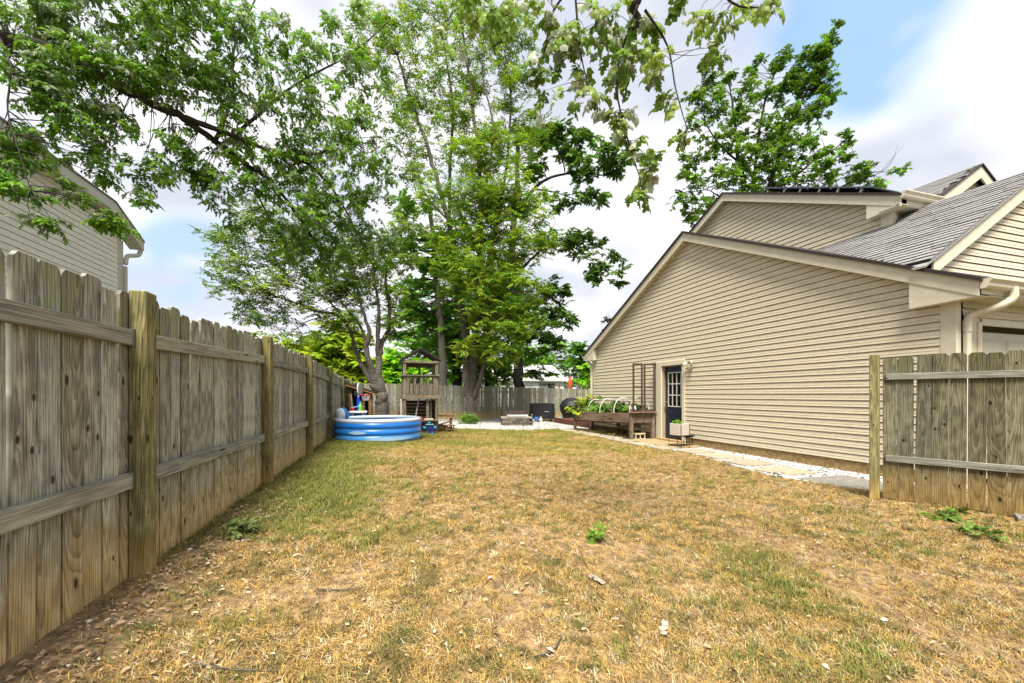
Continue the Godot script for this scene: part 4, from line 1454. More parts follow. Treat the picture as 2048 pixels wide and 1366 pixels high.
	j = limbs(t, M.dark_bark, [
		[[Vector3(2.6, 0.0, 2.6), Vector3(2.5, 2.4, 2.3), Vector3(2.2, 4.2, 1.2), Vector3(1.73, 4.98, -2.5), Vector3(1.76, 4.61, -2.6), Vector3(1.74, 4.25, -2.6), Vector3(1.76, 4.05, -2.7)], 0.17, 0.012, 0.5],
		[[Vector3(1.71, 4.6, -2.51), Vector3(1.41, 4.39, -2.7), Vector3(1.21, 4.2, -2.87), Vector3(1.18, 3.98, -2.98)], 0.02, 0.005],
		[[Vector3(1.76, 4.57, -2.6), Vector3(2.24, 4.42, -2.55), Vector3(2.52, 4.23, -2.47), Vector3(2.89, 4.34, -2.46)], 0.016, 0.004],
		[[Vector3(1.74, 4.14, -2.6), Vector3(1.67, 3.83, -2.73), Vector3(1.66, 3.53, -2.73), Vector3(1.75, 3.16, -2.7), Vector3(1.85, 2.83, -2.67)], 0.011, 0.003],
		[[Vector3(1.79, 4.11, -2.59), Vector3(2.01, 3.94, -2.63), Vector3(2.07, 3.61, -2.61), Vector3(2.18, 3.34, -2.62)], 0.01, 0.003],
		[[Vector3(1.31, 4.32, -2.74), Vector3(1.39, 3.94, -2.82), Vector3(1.46, 3.57, -2.79)], 0.01, 0.003],
		[[Vector3(1.71, 4.57, -2.51), Vector3(1.07, 4.5, -2.81), Vector3(0.69, 4.38, -3.03), Vector3(0.49, 4.25, -3.2)], 0.014, 0.004],
	], 8, 4)
	crown(t, "leaves", [
		[Vector3(0.86, 4.22, -2.98), 0.17, 14, 0.85], [Vector3(1.07, 4.14, -2.91), 0.17, 16, 0.85], [Vector3(1.32, 4.16, -2.84), 0.18, 22, 0.85], [Vector3(1.6, 4.09, -2.75), 0.2, 28, 0.85], [Vector3(1.89, 4.12, -2.66), 0.18, 26, 0.85], [Vector3(2.13, 4.16, -2.59), 0.15, 14, 0.85], [Vector3(2.38, 4.12, -2.51), 0.14, 10, 0.85], [Vector3(2.56, 4.22, -2.46), 0.11, 8, 0.85], [Vector3(2.79, 4.3, -2.44), 0.07, 5, 0.85],
		[Vector3(1.18, 3.87, -2.88), 0.16, 13, 0.85], [Vector3(1.41, 3.83, -2.81), 0.17, 18, 0.85], [Vector3(1.66, 3.79, -2.73), 0.18, 24, 0.85], [Vector3(1.92, 3.83, -2.65), 0.15, 14, 0.85], [Vector3(2.31, 3.92, -2.53), 0.12, 6, 0.85], [Vector3(1.14, 3.57, -2.89), 0.11, 7, 0.85], [Vector3(1.43, 3.55, -2.8), 0.13, 12, 0.85], [Vector3(1.71, 3.48, -2.72), 0.1, 9, 0.85], [Vector3(2.04, 3.57, -2.61), 0.09, 6, 0.85], [Vector3(1.77, 3.22, -2.7), 0.08, 7, 0.85], [Vector3(1.86, 3.05, -2.67), 0.09, 8, 0.85], [Vector3(1.83, 2.85, -2.68), 0.07, 6, 0.85], [Vector3(2.15, 3.33, -2.58), 0.06, 4, 0.85], [Vector3(1.67, 3.29, -2.73), 0.06, 4, 0.85], [Vector3(0.49, 4.16, -3.2), 0.15, 6, 0.85], [Vector3(0.64, 4.33, -3.15), 0.17, 10, 0.85],
	], broad, leaf_matter(0.4, 1.0), [Color(0.15, 0.28, 0.03), Color(0.33, 0.42, 0.10), Color(0.5, 0.54, 0.42)], j, M.dark_bark, 32, 0.34, 5, 0.003, 0.4, 1.1)

	# tree of several stems behind the paddling pool
	t = thing("multi_stem_tree", "grey tree with several curving stems rising behind the blue paddling pool", "tree")
	j = limbs(t, M.bark, [
		[[Vector3(-0.07, 0.19, -18.02), Vector3(-0.07, 0.83, -18.02), Vector3(-0.03, 1.3, -18.01), Vector3(-0.27, 1.71, -18.08), Vector3(-0.34, 2.16, -18.1)], 0.30, 0.2, 0.9],
		[[Vector3(-0.03, 1.34, -18.01), Vector3(-0.17, 2.06, -18.05), Vector3(-0.15, 2.88, -18.15), Vector3(-0.07, 3.41, -18.23), Vector3(0.25, 4.15, -18.23), Vector3(0.23, 5.32, -18.34), Vector3(0.13, 6.61, -18.48), Vector3(0.39, 8.12, -18.5)], 0.21, 0.03, 0.4],
		[[Vector3(-0.15, 2.95, -18.15), Vector3(-0.21, 3.78, -17.95), Vector3(-0.15, 4.78, -17.83), Vector3(-0.3, 5.97, -17.77), Vector3(-0.39, 7.34, -17.7)], 0.13, 0.02, 0.4],
		[[Vector3(-0.27, 1.65, -18.08), Vector3(-0.46, 2.45, -17.93), Vector3(-0.63, 3.15, -17.87), Vector3(-0.53, 3.84, -17.74), Vector3(-0.71, 4.52, -17.69), Vector3(-0.96, 5.49, -17.66), Vector3(-1.42, 6.84, -17.7)], 0.17, 0.02, 0.4],
		[[Vector3(-0.27, 1.59, -18.08), Vector3(-0.66, 2.27, -18.3), Vector3(-0.94, 2.78, -18.39), Vector3(-1.13, 3.39, -18.34), Vector3(-1.28, 3.99, -18.28), Vector3(-1.8, 4.56, -18.24), Vector3(-2.56, 4.66, -18.16), Vector3(-3.26, 4.93, -18.06), Vector3(-4.11, 5.15, -18)], 0.12, 0.02, 0.45],
		[[Vector3(-1.21, 3.69, -18.37), Vector3(-1.46, 4.38, -18.24), Vector3(-2.11, 5.14, -18.23), Vector3(-2.73, 5.66, -18.1), Vector3(-3.61, 6.07, -18.06)], 0.06, 0.012],
		[[Vector3(-0.59, 3.15, -17.86), Vector3(-0.83, 4.04, -17.83), Vector3(-1.33, 4.7, -17.78), Vector3(-2.14, 5.8, -17.71), Vector3(-3.01, 6.67, -17.67)], 0.07, 0.012],
		[[Vector3(-1.8, 4.56, -18.24), Vector3(-2.75, 4.3, -18.21), Vector3(-3.28, 3.88, -18.17), Vector3(-3.79, 3.46, -18.12)], 0.03, 0.008],
	], 8, 5)
	crown(t, "leaves", [
		[Vector3(-5.38, 6.86, -18.4), 1.05, 80, 0.85], [Vector3(-4.16, 7.32, -18.23), 1.25, 130, 0.85], [Vector3(-2.9, 7.39, -18.05), 1.27, 150, 0.85], [Vector3(-5.71, 5.69, -18.39), 0.85, 50, 0.85], [Vector3(-4.84, 5.63, -18.23), 1.14, 80, 0.85], [Vector3(-3.61, 5.78, -18.06), 1.16, 90, 0.85], [Vector3(-2.53, 5.83, -17.94), 1.17, 110, 0.85], [Vector3(-1.43, 6.28, -17.81), 1.19, 150, 0.85], [Vector3(-0.49, 7.14, -17.73), 1.1, 130, 0.85],
		[Vector3(-5.2, 4.58, -18.34), 0.76, 34, 0.85], [Vector3(-4.16, 4.43, -18.23), 0.96, 40, 0.85], [Vector3(-3.09, 4.66, -18.11), 0.88, 42, 0.85], [Vector3(-1.98, 5.07, -17.87), 0.98, 74, 0.85], [Vector3(-0.87, 5.34, -17.85), 1, 90, 0.85], [Vector3(0.09, 5.69, -18.18), 0.93, 70, 0.85], [Vector3(-3.77, 3.64, -18), 0.77, 18, 0.85], [Vector3(-2.53, 3.88, -17.94), 0.68, 22, 0.85], [Vector3(-1.25, 4.34, -17.96), 0.72, 40, 0.85], [Vector3(-4.53, 8.28, -18.34), 0.96, 60, 0.85], [Vector3(-5.89, 7.4, -18.45), 0.57, 26, 0.85], [Vector3(0.09, 4.22, -18.07), 0.62, 28, 0.85], [Vector3(0.7, 7.06, -18.41), 0.85, 60, 0.85], [Vector3(0.7, 8.76, -18.41), 0.95, 70, 0.85], [Vector3(-2.37, 8.65, -18.1), 0.99, 60, 0.85],
	], small, lm, [Color(0.11, 0.25, 0.018), Color(0.27, 0.4, 0.035), Color(0.3, 0.36, 0.14)], j, M.bark, 33, 0.95, 11, 0.016, 0.0, 1.9)

	# the tall tree in the gravel
	t = thing("tall_tree", "tall slender tree fanning into many stems from the white gravel", "tree")
	j = limbs(t, M.bark, [
		[[Vector3(4.01, 0, -19.69), Vector3(3.95, 1.1, -19.71), Vector3(3.86, 2.05, -19.74), Vector3(3.81, 3.48, -19.75), Vector3(3.65, 5.38, -19.8), Vector3(3.33, 7.53, -19.9), Vector3(2.97, 9.67, -20.01), Vector3(2.47, 11.57, -20.17), Vector3(1.92, 13.48, -20.33), Vector3(1.24, 15.5, -20.54), Vector3(0.67, 17.53, -20.72)], 0.26, 0.05, 0.35],
		[[Vector3(4.06, 1.34, -19.68), Vector3(4.15, 3.46, -19.44), Vector3(4.27, 5.77, -19.19), Vector3(4.31, 8.07, -19.07), Vector3(4.36, 10.39, -19.06), Vector3(4.2, 12.94, -19.11), Vector3(3.91, 15.5, -19.2), Vector3(3.6, 17.82, -19.29), Vector3(3.16, 20.84, -19.43)], 0.2, 0.04, 0.3],
		[[Vector3(3.72, 4.67, -19.78), Vector3(3.29, 6.89, -20.23), Vector3(3.14, 9.63, -20.48), Vector3(3.15, 12.37, -20.58), Vector3(3.29, 15.07, -20.54), Vector3(2.99, 17.77, -20.63), Vector3(2.49, 20.46, -20.79)], 0.13, 0.03, 0.3],
		[[Vector3(4.22, 4.85, -19.31), Vector3(4.67, 7.4, -19.07), Vector3(5.23, 9.97, -18.9), Vector3(5.59, 12.59, -18.89), Vector3(5.78, 15.48, -18.94), Vector3(5.33, 18.31, -19.08)], 0.11, 0.03, 0.2],
		[[Vector3(4.01, 0.98, -19.69), Vector3(4.31, 1.76, -19.39), Vector3(4.51, 2.62, -19.12), Vector3(4.87, 3.66, -18.9), Vector3(5.13, 5.03, -18.72), Vector3(5.4, 6.88, -18.64)], 0.16, 0.03, 0.3],
		[[Vector3(4.31, 9.93, -19.07), Vector3(4.68, 11.85, -18.65), Vector3(4.74, 13.78, -18.42), Vector3(4.31, 15.81, -18.55), Vector3(4.53, 17.85, -18.49)], 0.08, 0.02, 0.2],
		[[Vector3(2.97, 9.67, -20.01), Vector3(2.17, 10.71, -20.47), Vector3(1.5, 12.02, -20.88), Vector3(0.81, 13.6, -21.3)], 0.05, 0.015],
		[[Vector3(4.87, 3.43, -18.9), Vector3(5.56, 4.77, -18.38), Vector3(6.15, 5.64, -17.99)], 0.05, 0.012],
		[[Vector3(3.65, 5.38, -19.8), Vector3(2.95, 5.86, -20.02), Vector3(2.15, 5.62, -20.26), Vector3(1.47, 5.98, -20.47)], 0.05, 0.012],
	], 8, 6)
	crown(t, "leaves", [
		[Vector3(4.34, 6.7, -19.17), 1.75, 210, 0.85], [Vector3(3.48, 8.88, -19.65), 1.53, 150, 0.85], [Vector3(5.2, 8.53, -18.8), 1.62, 200, 0.85], [Vector3(4.2, 10.62, -19.11), 1.62, 190, 0.85], [Vector3(5.65, 10.39, -18.67), 1.39, 140, 0.85], [Vector3(3.16, 6.79, -19.85), 1.3, 110, 0.85], [Vector3(4.65, 4.82, -18.97), 1.51, 170, 0.85], [Vector3(5.7, 6.16, -18.44), 1.38, 130, 0.85], [Vector3(6.5, 8.27, -18.3), 1.04, 80, 0.85], [Vector3(3.67, 3.44, -19.38), 0.84, 50, 0.85], [Vector3(5.17, 3.42, -18.71), 1.04, 66, 0.85], [Vector3(4.09, 12.71, -19.14), 1.39, 110, 0.85], [Vector3(5.45, 12.77, -18.83), 1.28, 95, 0.85], [Vector3(2.83, 10.62, -20.05), 1.19, 70, 0.85], [Vector3(6.5, 9.88, -18.3), 1.04, 60, 0.85], [Vector3(6.1, 4.54, -18.21), 0.91, 50, 0.85],
		[Vector3(3.1, 17.29, -20.28), 1.57, 70, 0.85], [Vector3(1.94, 16, -20.54), 1.44, 62, 0.85], [Vector3(4.34, 16.97, -19.17), 1.4, 70, 0.85], [Vector3(5.51, 17.84, -19.02), 1.18, 54, 0.85], [Vector3(0.78, 17.76, -20.68), 1.31, 56, 0.85], [Vector3(1.48, 19.61, -20.68), 1.44, 60, 0.85], [Vector3(3.12, 19.55, -20.38), 1.46, 60, 0.85], [Vector3(4.54, 18.98, -19.01), 1.28, 56, 0.85], [Vector3(6.15, 18.69, -18.72), 1.06, 44, 0.85], [Vector3(2.63, 14.08, -20.33), 1.44, 66, 0.85], [Vector3(0.79, 15.52, -20.89), 1.32, 50, 0.85], [Vector3(1.26, 13.42, -20.85), 1.21, 50, 0.85], [Vector3(3.7, 15.01, -19.58), 1.3, 56, 0.85], [Vector3(5.48, 15.41, -18.93), 1.17, 56, 0.85], [Vector3(6.38, 16.35, -18.65), 0.94, 36, 0.85], [Vector3(0.1, 19.19, -20.89), 1.07, 36, 0.85], [Vector3(1.94, 11.92, -20.54), 1.08, 44, 0.85], [Vector3(-1.04, 19.19, -21.24), 1.07, 30, 0.85], [Vector3(6.57, 13.47, -18.49), 0.93, 40, 0.85], [Vector3(-0.59, 17.69, -21.32), 0.96, 26, 0.85],
	], small, lm, [Color(0.18, 0.32, 0.016), Color(0.34, 0.45, 0.03), Color(0.16, 0.38, 0.03)], j, M.bark, 34, 1.1, 11, 0.018, 0.0, 2.4)

	# shrub at its foot
	t = thing("shrub", "small bright green shrub round the foot of the tall slender tree", "shrub")
	j = limbs(t, M.bark, [[[Vector3(3.73, -0.02, -18.73), Vector3(3.68, 0.16, -18.75), Vector3(3.62, 0.32, -18.77)], 0.02, 0.008], [[Vector3(3.77, -0.02, -18.72), Vector3(3.9, 0.21, -18.68), Vector3(4.03, 0.34, -18.64)], 0.02, 0.006]], 5, 7)
	crown(t, "leaves", [[Vector3(3.49, 0.2, -18.91), 0.2, 26, 0.85], [Vector3(3.81, 0.25, -18.71), 0.23, 30, 0.85], [Vector3(3.66, 0.38, -18.86), 0.18, 20, 0.85], [Vector3(4.03, 0.16, -18.64), 0.16, 14, 0.85]], small, lm, [Color(0.1, 0.25, 0.02), Color(0.2, 0.33, 0.03)], j, M.bark, 35, 0.7, 6, 0.006)

	# oak beyond the fence with branches against the sky
	t = thing("oak_tree", "oak beyond the far fence holding dark leafy branches out against the sky", "tree")
	j = limbs(t, M.dark_bark, [
		[[Vector3(8.37, -0.34, -25.67), Vector3(8.37, 1.81, -25.67), Vector3(8.31, 4.22, -25.69), Vector3(8.18, 6.79, -25.73), Vector3(7.94, 10.01, -25.81), Vector3(8.12, 13.22, -25.75), Vector3(8.31, 16.11, -25.69), Vector3(8.12, 19.01, -25.75)], 0.42, 0.12, 0.5],
		[[Vector3(8.12, 12.9, -25.75), Vector3(9.18, 14.42, -24.9), Vector3(10.31, 15.04, -24.35), Vector3(11.76, 15.21, -23.79), Vector3(13.05, 15, -23.29), Vector3(14.18, 15.1, -22.84)], 0.13, 0.02, 0.3],
		[[Vector3(9.18, 14.33, -24.9), Vector3(10.39, 14.11, -24.53), Vector3(11.29, 13.79, -24.25), Vector3(12.35, 13.47, -23.93)], 0.06, 0.015],
		[[Vector3(8, 8.72, -25.79), Vector3(8.91, 9.88, -25.09), Vector3(9.9, 10.6, -24.58), Vector3(11.01, 10.69, -24.02), Vector3(12.26, 9.84, -23.43), Vector3(13.83, 8.79, -22.84)], 0.12, 0.015, 0.3],
		[[Vector3(8.25, 4.54, -25.71), Vector3(9.04, 5.48, -25.26), Vector3(9.82, 6.08, -24.81), Vector3(10.69, 6.85, -24.44)], 0.08, 0.015, 0.3],
		[[Vector3(8.31, 2.29, -25.69), Vector3(8.86, 2.67, -25.32), Vector3(9.37, 3.07, -24.95)], 0.05, 0.015],
		[[Vector3(10.27, 13.4, -25.51), Vector3(10.74, 12.74, -25.36), Vector3(10.55, 11.77, -25.42), Vector3(11.05, 10.79, -25.27)], 0.02, 0.006],
		[[Vector3(8.12, 6.15, -25.75), Vector3(6.89, 6.79, -26.13), Vector3(5.36, 6.15, -26.6), Vector3(3.82, 7.44, -27.07)], 0.08, 0.02],
	], 8, 8)
	crown(t, "leaves", [
		[Vector3(9.52, 17.32, -24.9), 1.14, 44, 0.85], [Vector3(10.65, 17.67, -24.35), 1.07, 40, 0.85], [Vector3(11.8, 16.98, -23.89), 1.13, 46, 0.85], [Vector3(13.1, 16.46, -23.38), 1, 40, 0.85], [Vector3(14.04, 15.72, -22.88), 0.74, 26, 0.85], [Vector3(10.91, 15.73, -24.16), 1, 30, 0.85], [Vector3(12.5, 15.21, -23.57), 1, 30, 0.85], [Vector3(13.74, 14.79, -22.98), 0.62, 16, 0.85], [Vector3(10.39, 13.79, -24.53), 0.76, 16, 0.85], [Vector3(11.89, 13.47, -24.07), 0.82, 18, 0.85], [Vector3(12.75, 13.74, -23.7), 0.57, 10, 0.85], [Vector3(8.91, 15.89, -25.09), 1.14, 40, 0.85], [Vector3(8.74, 18.69, -25.56), 1.16, 34, 0.85],
		[Vector3(9.63, 10.95, -24.76), 0.88, 28, 0.85], [Vector3(10.76, 11.19, -24.21), 1, 36, 0.85], [Vector3(11.91, 10.69, -23.75), 1.06, 34, 0.85], [Vector3(13, 9.53, -23.2), 0.99, 30, 0.85], [Vector3(13.98, 8.73, -22.8), 0.62, 16, 0.85], [Vector3(12.75, 10.96, -23.38), 0.56, 10, 0.85], [Vector3(12.31, 8.94, -23.52), 0.68, 14, 0.85],
		[Vector3(9.28, 7.71, -25.18), 1.15, 50, 0.85], [Vector3(10.42, 7.66, -24.62), 1.01, 44, 0.85], [Vector3(9.82, 6.08, -24.81), 1.27, 56, 0.85], [Vector3(8.83, 5.79, -25.32), 1.15, 50, 0.85], [Vector3(10.99, 6.06, -24.35), 0.76, 26, 0.85], [Vector3(9.25, 4.51, -25.09), 1.08, 44, 0.85], [Vector3(10.42, 4.5, -24.62), 0.82, 24, 0.85], [Vector3(9.37, 2.85, -24.95), 0.63, 20, 0.85], [Vector3(9.97, 2.91, -24.76), 0.44, 10, 0.85],
		[Vector3(7.31, 8.83, -26.42), 1.96, 90, 0.85], [Vector3(7, 6.22, -26.51), 1.96, 90, 0.85], [Vector3(6.02, 3.59, -26.61), 1.49, 56, 0.85], [Vector3(7.41, 3.11, -26.18), 1.17, 40, 0.85],
	], oak, lm, [Color(0.07, 0.16, 0.02), Color(0.15, 0.28, 0.03), Color(0.17, 0.36, 0.04)], j, M.dark_bark, 36, 1.15, 9, 0.025, 0.0, 1.5)

	# three more trunks beyond the far fence
	var spec := [
		["straight pale trunked tree just beyond the far fence behind the play tower", M.pale_bark, [[Vector3(3.54, -0.22, -25.07), Vector3(3.45, 1.93, -25.09), Vector3(3.37, 4.01, -25.12), Vector3(3.25, 5.79, -25.15), Vector3(3.03, 8.18, -25.23), Vector3(2.86, 10.85, -25.28), Vector3(2.63, 12.94, -25.35)], 0.30, 0.1, 0.4], [[Vector3(1.87, 7.4, -26.1), 1.52, 80, 0.85], [Vector3(2.99, 9.43, -25.44), 1.65, 90, 0.85], [Vector3(2.48, 5.63, -26.23), 1.54, 80, 0.85], [Vector3(3.85, 10.63, -25.18), 1.35, 60, 0.85], [Vector3(1.31, 5.35, -26.8), 1.11, 44, 0.85], [Vector3(1.83, 9.96, -25.59), 1.34, 54, 0.85], [Vector3(4.03, 5.87, -25.34), 0.91, 30, 0.85], [Vector3(1.55, 12.34, -25.68), 1.19, 36, 0.85]], Color(0.06, 0.15, 0.015), Color(0.14, 0.27, 0.03), 41],
		["dark trunked tree wrapped in green leaves between the pale trunk and the tall stems", M.dark_bark, [[Vector3(4.76, -0.41, -27.83), Vector3(4.73, 1.66, -27.84), Vector3(4.7, 4.33, -27.85), Vector3(4.79, 6.99, -27.82), Vector3(4.66, 10.33, -27.86)], 0.42, 0.15, 0.4], [[Vector3(4.38, 4.28, -27.53), 1.18, 60, 0.85], [Vector3(3.67, 4.35, -28.37), 1.21, 50, 0.85], [Vector3(5.24, 5.99, -27.68), 1.53, 80, 0.85], [Vector3(4.02, 7.41, -28.48), 1.69, 90, 0.85], [Vector3(5.6, 9.05, -27.78), 1.68, 80, 0.85], [Vector3(4.06, 2.81, -27.63), 0.79, 30, 0.85], [Vector3(5.56, 2.83, -27.59), 0.87, 30, 0.85], [Vector3(3.05, 9.1, -28.77), 1.52, 60, 0.85]], Color(0.07, 0.2, 0.014), Color(0.17, 0.34, 0.03), 42],
		["dark trunked tree half hidden behind the tall slender stems", M.dark_bark, [[Vector3(7.49, -0.6, -30.13), Vector3(7.46, 1.69, -30.14), Vector3(7.42, 4.64, -30.15), Vector3(7.35, 8.34, -30.17), Vector3(7.74, 12.03, -30.05)], 0.45, 0.16, 0.4], [[Vector3(8.16, 4.6, -29.5), 1.46, 60, 0.85], [Vector3(6.86, 5.01, -30.32), 1.48, 60, 0.85], [Vector3(7.92, 6.86, -30), 1.7, 80, 0.85], [Vector3(9.8, 5.06, -29.84), 1.5, 50, 0.85], [Vector3(8.51, 2.96, -29.4), 0.95, 30, 0.85], [Vector3(6.9, 8.01, -30.52), 1.71, 80, 0.85], [Vector3(9.8, 8.05, -29.84), 1.87, 80, 0.85], [Vector3(8.32, 10.61, -30.08), 1.86, 80, 0.85], [Vector3(6.68, 2.8, -30.38), 0.81, 22, 0.85]], Color(0.06, 0.17, 0.014), Color(0.14, 0.3, 0.03), 43],
	]
	for s in spec:
		t = thing("yard_tree", s[0], "tree", Vector3.ZERO, 0.0, "trees just beyond the far fence")
		j = limbs(t, s[1], [s[2]], 8, s[6])
		crown(t, "leaves", s[3], oak, lm, [s[4] * 1.9, s[5] * 1.6], j, M.dark_bark, s[6], 1.25, 10, 0.03, 0.0, 1.5)

	# leafy trees and bushes behind the fences
	var bushes := [
		["yellow green bushy tree beside the brick chimney", "leafy_tree", [Vector3(-2.66, -0.15, -25.93), Vector3(-2.61, 1.9, -25.91), Vector3(-2.66, 3.33, -25.93)], [[Vector3(-3.02, 3.9, -26.04), 1.14, 120, 0.85], [Vector3(-1.79, 4.19, -25.66), 1.03, 90, 0.85], [Vector3(-3.37, 2.74, -25.73), 1.01, 80, 0.85], [Vector3(-2.03, 2.6, -25.32), 1.12, 100, 0.85], [Vector3(-1.24, 3.05, -25.49), 0.97, 80, 0.85], [Vector3(-2.08, 5.08, -25.96), 0.75, 44, 0.85], [Vector3(-3.05, 2.16, -25.21), 0.83, 60, 0.85], [Vector3(-4.07, 2.65, -25.32), 0.66, 40, 0.85], [Vector3(-0.95, 2.03, -24.77), 0.78, 60, 0.85]], Color(0.13, 0.24, 0.012), Color(0.38, 0.45, 0.02), 51],
		["vivid green round crowned tree between the curving stems and the play tower", "leafy_tree", [Vector3(0.75, -0.79, -35.34), Vector3(0.71, 1.72, -35.35), Vector3(0.64, 3.75, -35.38)], [[Vector3(0.48, 4.15, -35.42), 1.05, 70, 0.85], [Vector3(1.33, 3.14, -35.16), 1.21, 80, 0.85], [Vector3(0.25, 2.74, -35.5), 1.21, 80, 0.85], [Vector3(2.52, 2.96, -35.22), 1.23, 70, 0.85], [Vector3(-0.22, 3.56, -35.85), 0.9, 46, 0.85], [Vector3(1.32, 2.12, -34.75), 1.2, 70, 0.85]], Color(0.13, 0.34, 0.012), Color(0.28, 0.52, 0.02), 52],
		["bright green tree behind the roof of the play tower", "leafy_tree", [Vector3(3.84, -1.16, -40.67), Vector3(3.84, 2.74, -40.67), Vector3(3.75, 7.5, -40.7)], [[Vector3(2.93, 6.07, -40.95), 1.71, 80, 0.85], [Vector3(4.75, 7.5, -40.39), 2.19, 110, 0.85], [Vector3(6.64, 6.12, -40.23), 2.21, 100, 0.85], [Vector3(3.8, 3.67, -40.26), 1.6, 70, 0.85], [Vector3(5.66, 3.69, -40.11), 1.9, 80, 0.85], [Vector3(3.39, 9.41, -40.81), 1.9, 80, 0.85], [Vector3(8.06, 4.7, -40), 1.74, 66, 0.85]], Color(0.09, 0.24, 0.014), Color(0.2, 0.4, 0.03), 53],
		["low yellowish tree showing over the tall fence before the chimney", "leafy_tree", [Vector3(-9.36, -1.16, -44.73), Vector3(-9.27, 2.74, -44.7), Vector3(-9.36, 5.12, -44.73)], [[Vector3(-8.9, 5.88, -44.59), 1.05, 40, 0.85], [Vector3(-7.54, 6.36, -44.17), 0.95, 40, 0.85], [Vector3(-10.27, 6.07, -45.01), 0.86, 30, 0.85], [Vector3(-8.45, 4.88, -44.45), 1.43, 60, 0.85], [Vector3(-6.85, 5.6, -43.96), 0.95, 36, 0.85], [Vector3(-12.04, 7.21, -46.18), 0.58, 12, 0.85], [Vector3(-11.4, 5.6, -45.36), 0.95, 24, 0.85]], Color(0.14, 0.26, 0.014), Color(0.34, 0.42, 0.02), 54],
		["broad green tree behind the white ranch house roof", "leafy_tree", [Vector3(22.89, -2.55, -57.83), Vector3(22.89, 3.5, -57.83), Vector3(22.89, 7.19, -57.83)], [[Vector3(21.48, 7.04, -58.26), 2.51, 110, 0.85], [Vector3(24.3, 7.56, -57.39), 2.51, 110, 0.85], [Vector3(22.52, 5.28, -56.89), 2.61, 100, 0.85], [Vector3(26.41, 7.34, -56.74), 2.07, 80, 0.85], [Vector3(20.06, 5.71, -58.69), 2.21, 80, 0.85], [Vector3(17.95, 4.98, -59.35), 2.21, 70, 0.85]], Color(0.10, 0.25, 0.014), Color(0.2, 0.38, 0.025), 55],
		["darker tree at the right end of the ranch house roof", "leafy_tree", [Vector3(26.16, -2.3, -52.63), Vector3(26.16, 3.36, -52.63), Vector3(26.03, 6.47, -52.67)], [[Vector3(25.9, 7.51, -52.72), 1.38, 60, 0.85], [Vector3(26.82, 6.68, -52.43), 1.52, 60, 0.85], [Vector3(25.37, 5.78, -52.88), 1.52, 60, 0.85], [Vector3(26.43, 4.4, -52.55), 1.66, 60, 0.85]], Color(0.04, 0.13, 0.012), Color(0.10, 0.22, 0.02), 56],
		["small lime green tree close to the rear corner of the tan house", "leafy_tree", [Vector3(20.75, -1.42, -39.65), Vector3(20.75, 1.31, -39.65), Vector3(20.65, 2.88, -39.68)], [[Vector3(20.55, 3.82, -39.71), 0.79, 44, 0.85], [Vector3(21.05, 2.88, -39.56), 0.94, 50, 0.85], [Vector3(20.25, 2.46, -39.81), 0.84, 44, 0.85], [Vector3(21.5, 3.66, -39.42), 0.94, 40, 0.85]], Color(0.14, 0.34, 0.014), Color(0.26, 0.48, 0.02), 57],
	]
	for s in bushes:
		t = thing(s[1], s[0], "tree", Vector3.ZERO, 0.0, "leafy trees behind the fences")
		j = limbs(t, M.dark_bark, [[s[2], 0.3, 0.12, 0.3]], 7, s[6])
		crown(t, "leaves", s[3], oak, lm, [s[4] * 1.6, s[5] * 1.2], j, M.dark_bark, s[6], 1.5 if s[6] > 54 else 1.3, 10, 0.03, 0.0, 1.7)

	# wind blown tree behind the tan house
	t = thing("tall_tree", "tall wind blown tree rising behind the roof with solar panels", "tree")
	j = limbs(t, M.dark_bark, [
		[[Vector3(22.87, 0.04, -21.21), Vector3(22.81, 6.15, -21.23), Vector3(22.72, 10.65, -21.26), Vector3(22.41, 13.22, -21.35), Vector3(22.01, 15.79, -21.48), Vector3(21.7, 18.04, -21.57), Vector3(21.4, 20.61, -21.67)], 0.36, 0.05, 0.5],
		[[Vector3(22.75, 10.65, -21.25), Vector3(23.31, 13.77, -20.87), Vector3(24.04, 16.53, -20.43), Vector3(25.01, 19.31, -20.03), Vector3(25.97, 21.44, -19.63), Vector3(26.92, 23.71, -19.24)], 0.2, 0.03, 0.2],
		[[Vector3(22.56, 12.26, -21.31), Vector3(23.04, 15.9, -21.37), Vector3(23.43, 18.88, -21.35), Vector3(24.14, 21.55, -21.24), Vector3(24.77, 22.86, -21.05)], 0.14, 0.03, 0.3],
		[[Vector3(23.46, 14.09, -20.82), Vector3(24.65, 14.94, -20.25), Vector3(25.97, 16.1, -19.63), Vector3(27.36, 16.98, -19.1), Vector3(28.01, 17.8, -18.8)], 0.1, 0.02, 0.2],
		[[Vector3(23.77, 13.13, -20.73), Vector3(25.76, 13.63, -19.8), Vector3(27.66, 14.48, -19.01), Vector3(29.05, 15.21, -18.48), Vector3(30.27, 15.16, -17.99)], 0.09, 0.012, 0.2],
		[[Vector3(27.66, 14.48, -19.01), Vector3(29.65, 15.21, -18.29), Vector3(30.27, 15.93, -17.99), Vector3(30.57, 16.86, -17.9)], 0.03, 0.005],
		[[Vector3(29.65, 15.21, -18.29), Vector3(30.31, 16.19, -17.88), Vector3(30.84, 16.81, -17.72)], 0.015, 0.004],
		[[Vector3(22.26, 13.22, -21.4), Vector3(20.87, 13.77, -21.62), Vector3(19.66, 14.31, -21.78), Vector3(18.68, 14.11, -21.98)], 0.07, 0.015, 0.2],
		[[Vector3(22.1, 16.11, -21.45), Vector3(20.57, 17.28, -21.71), Vector3(19.58, 18.81, -21.91), Vector3(19.27, 20.72, -22.01)], 0.08, 0.015, 0.2],
	], 8, 9)
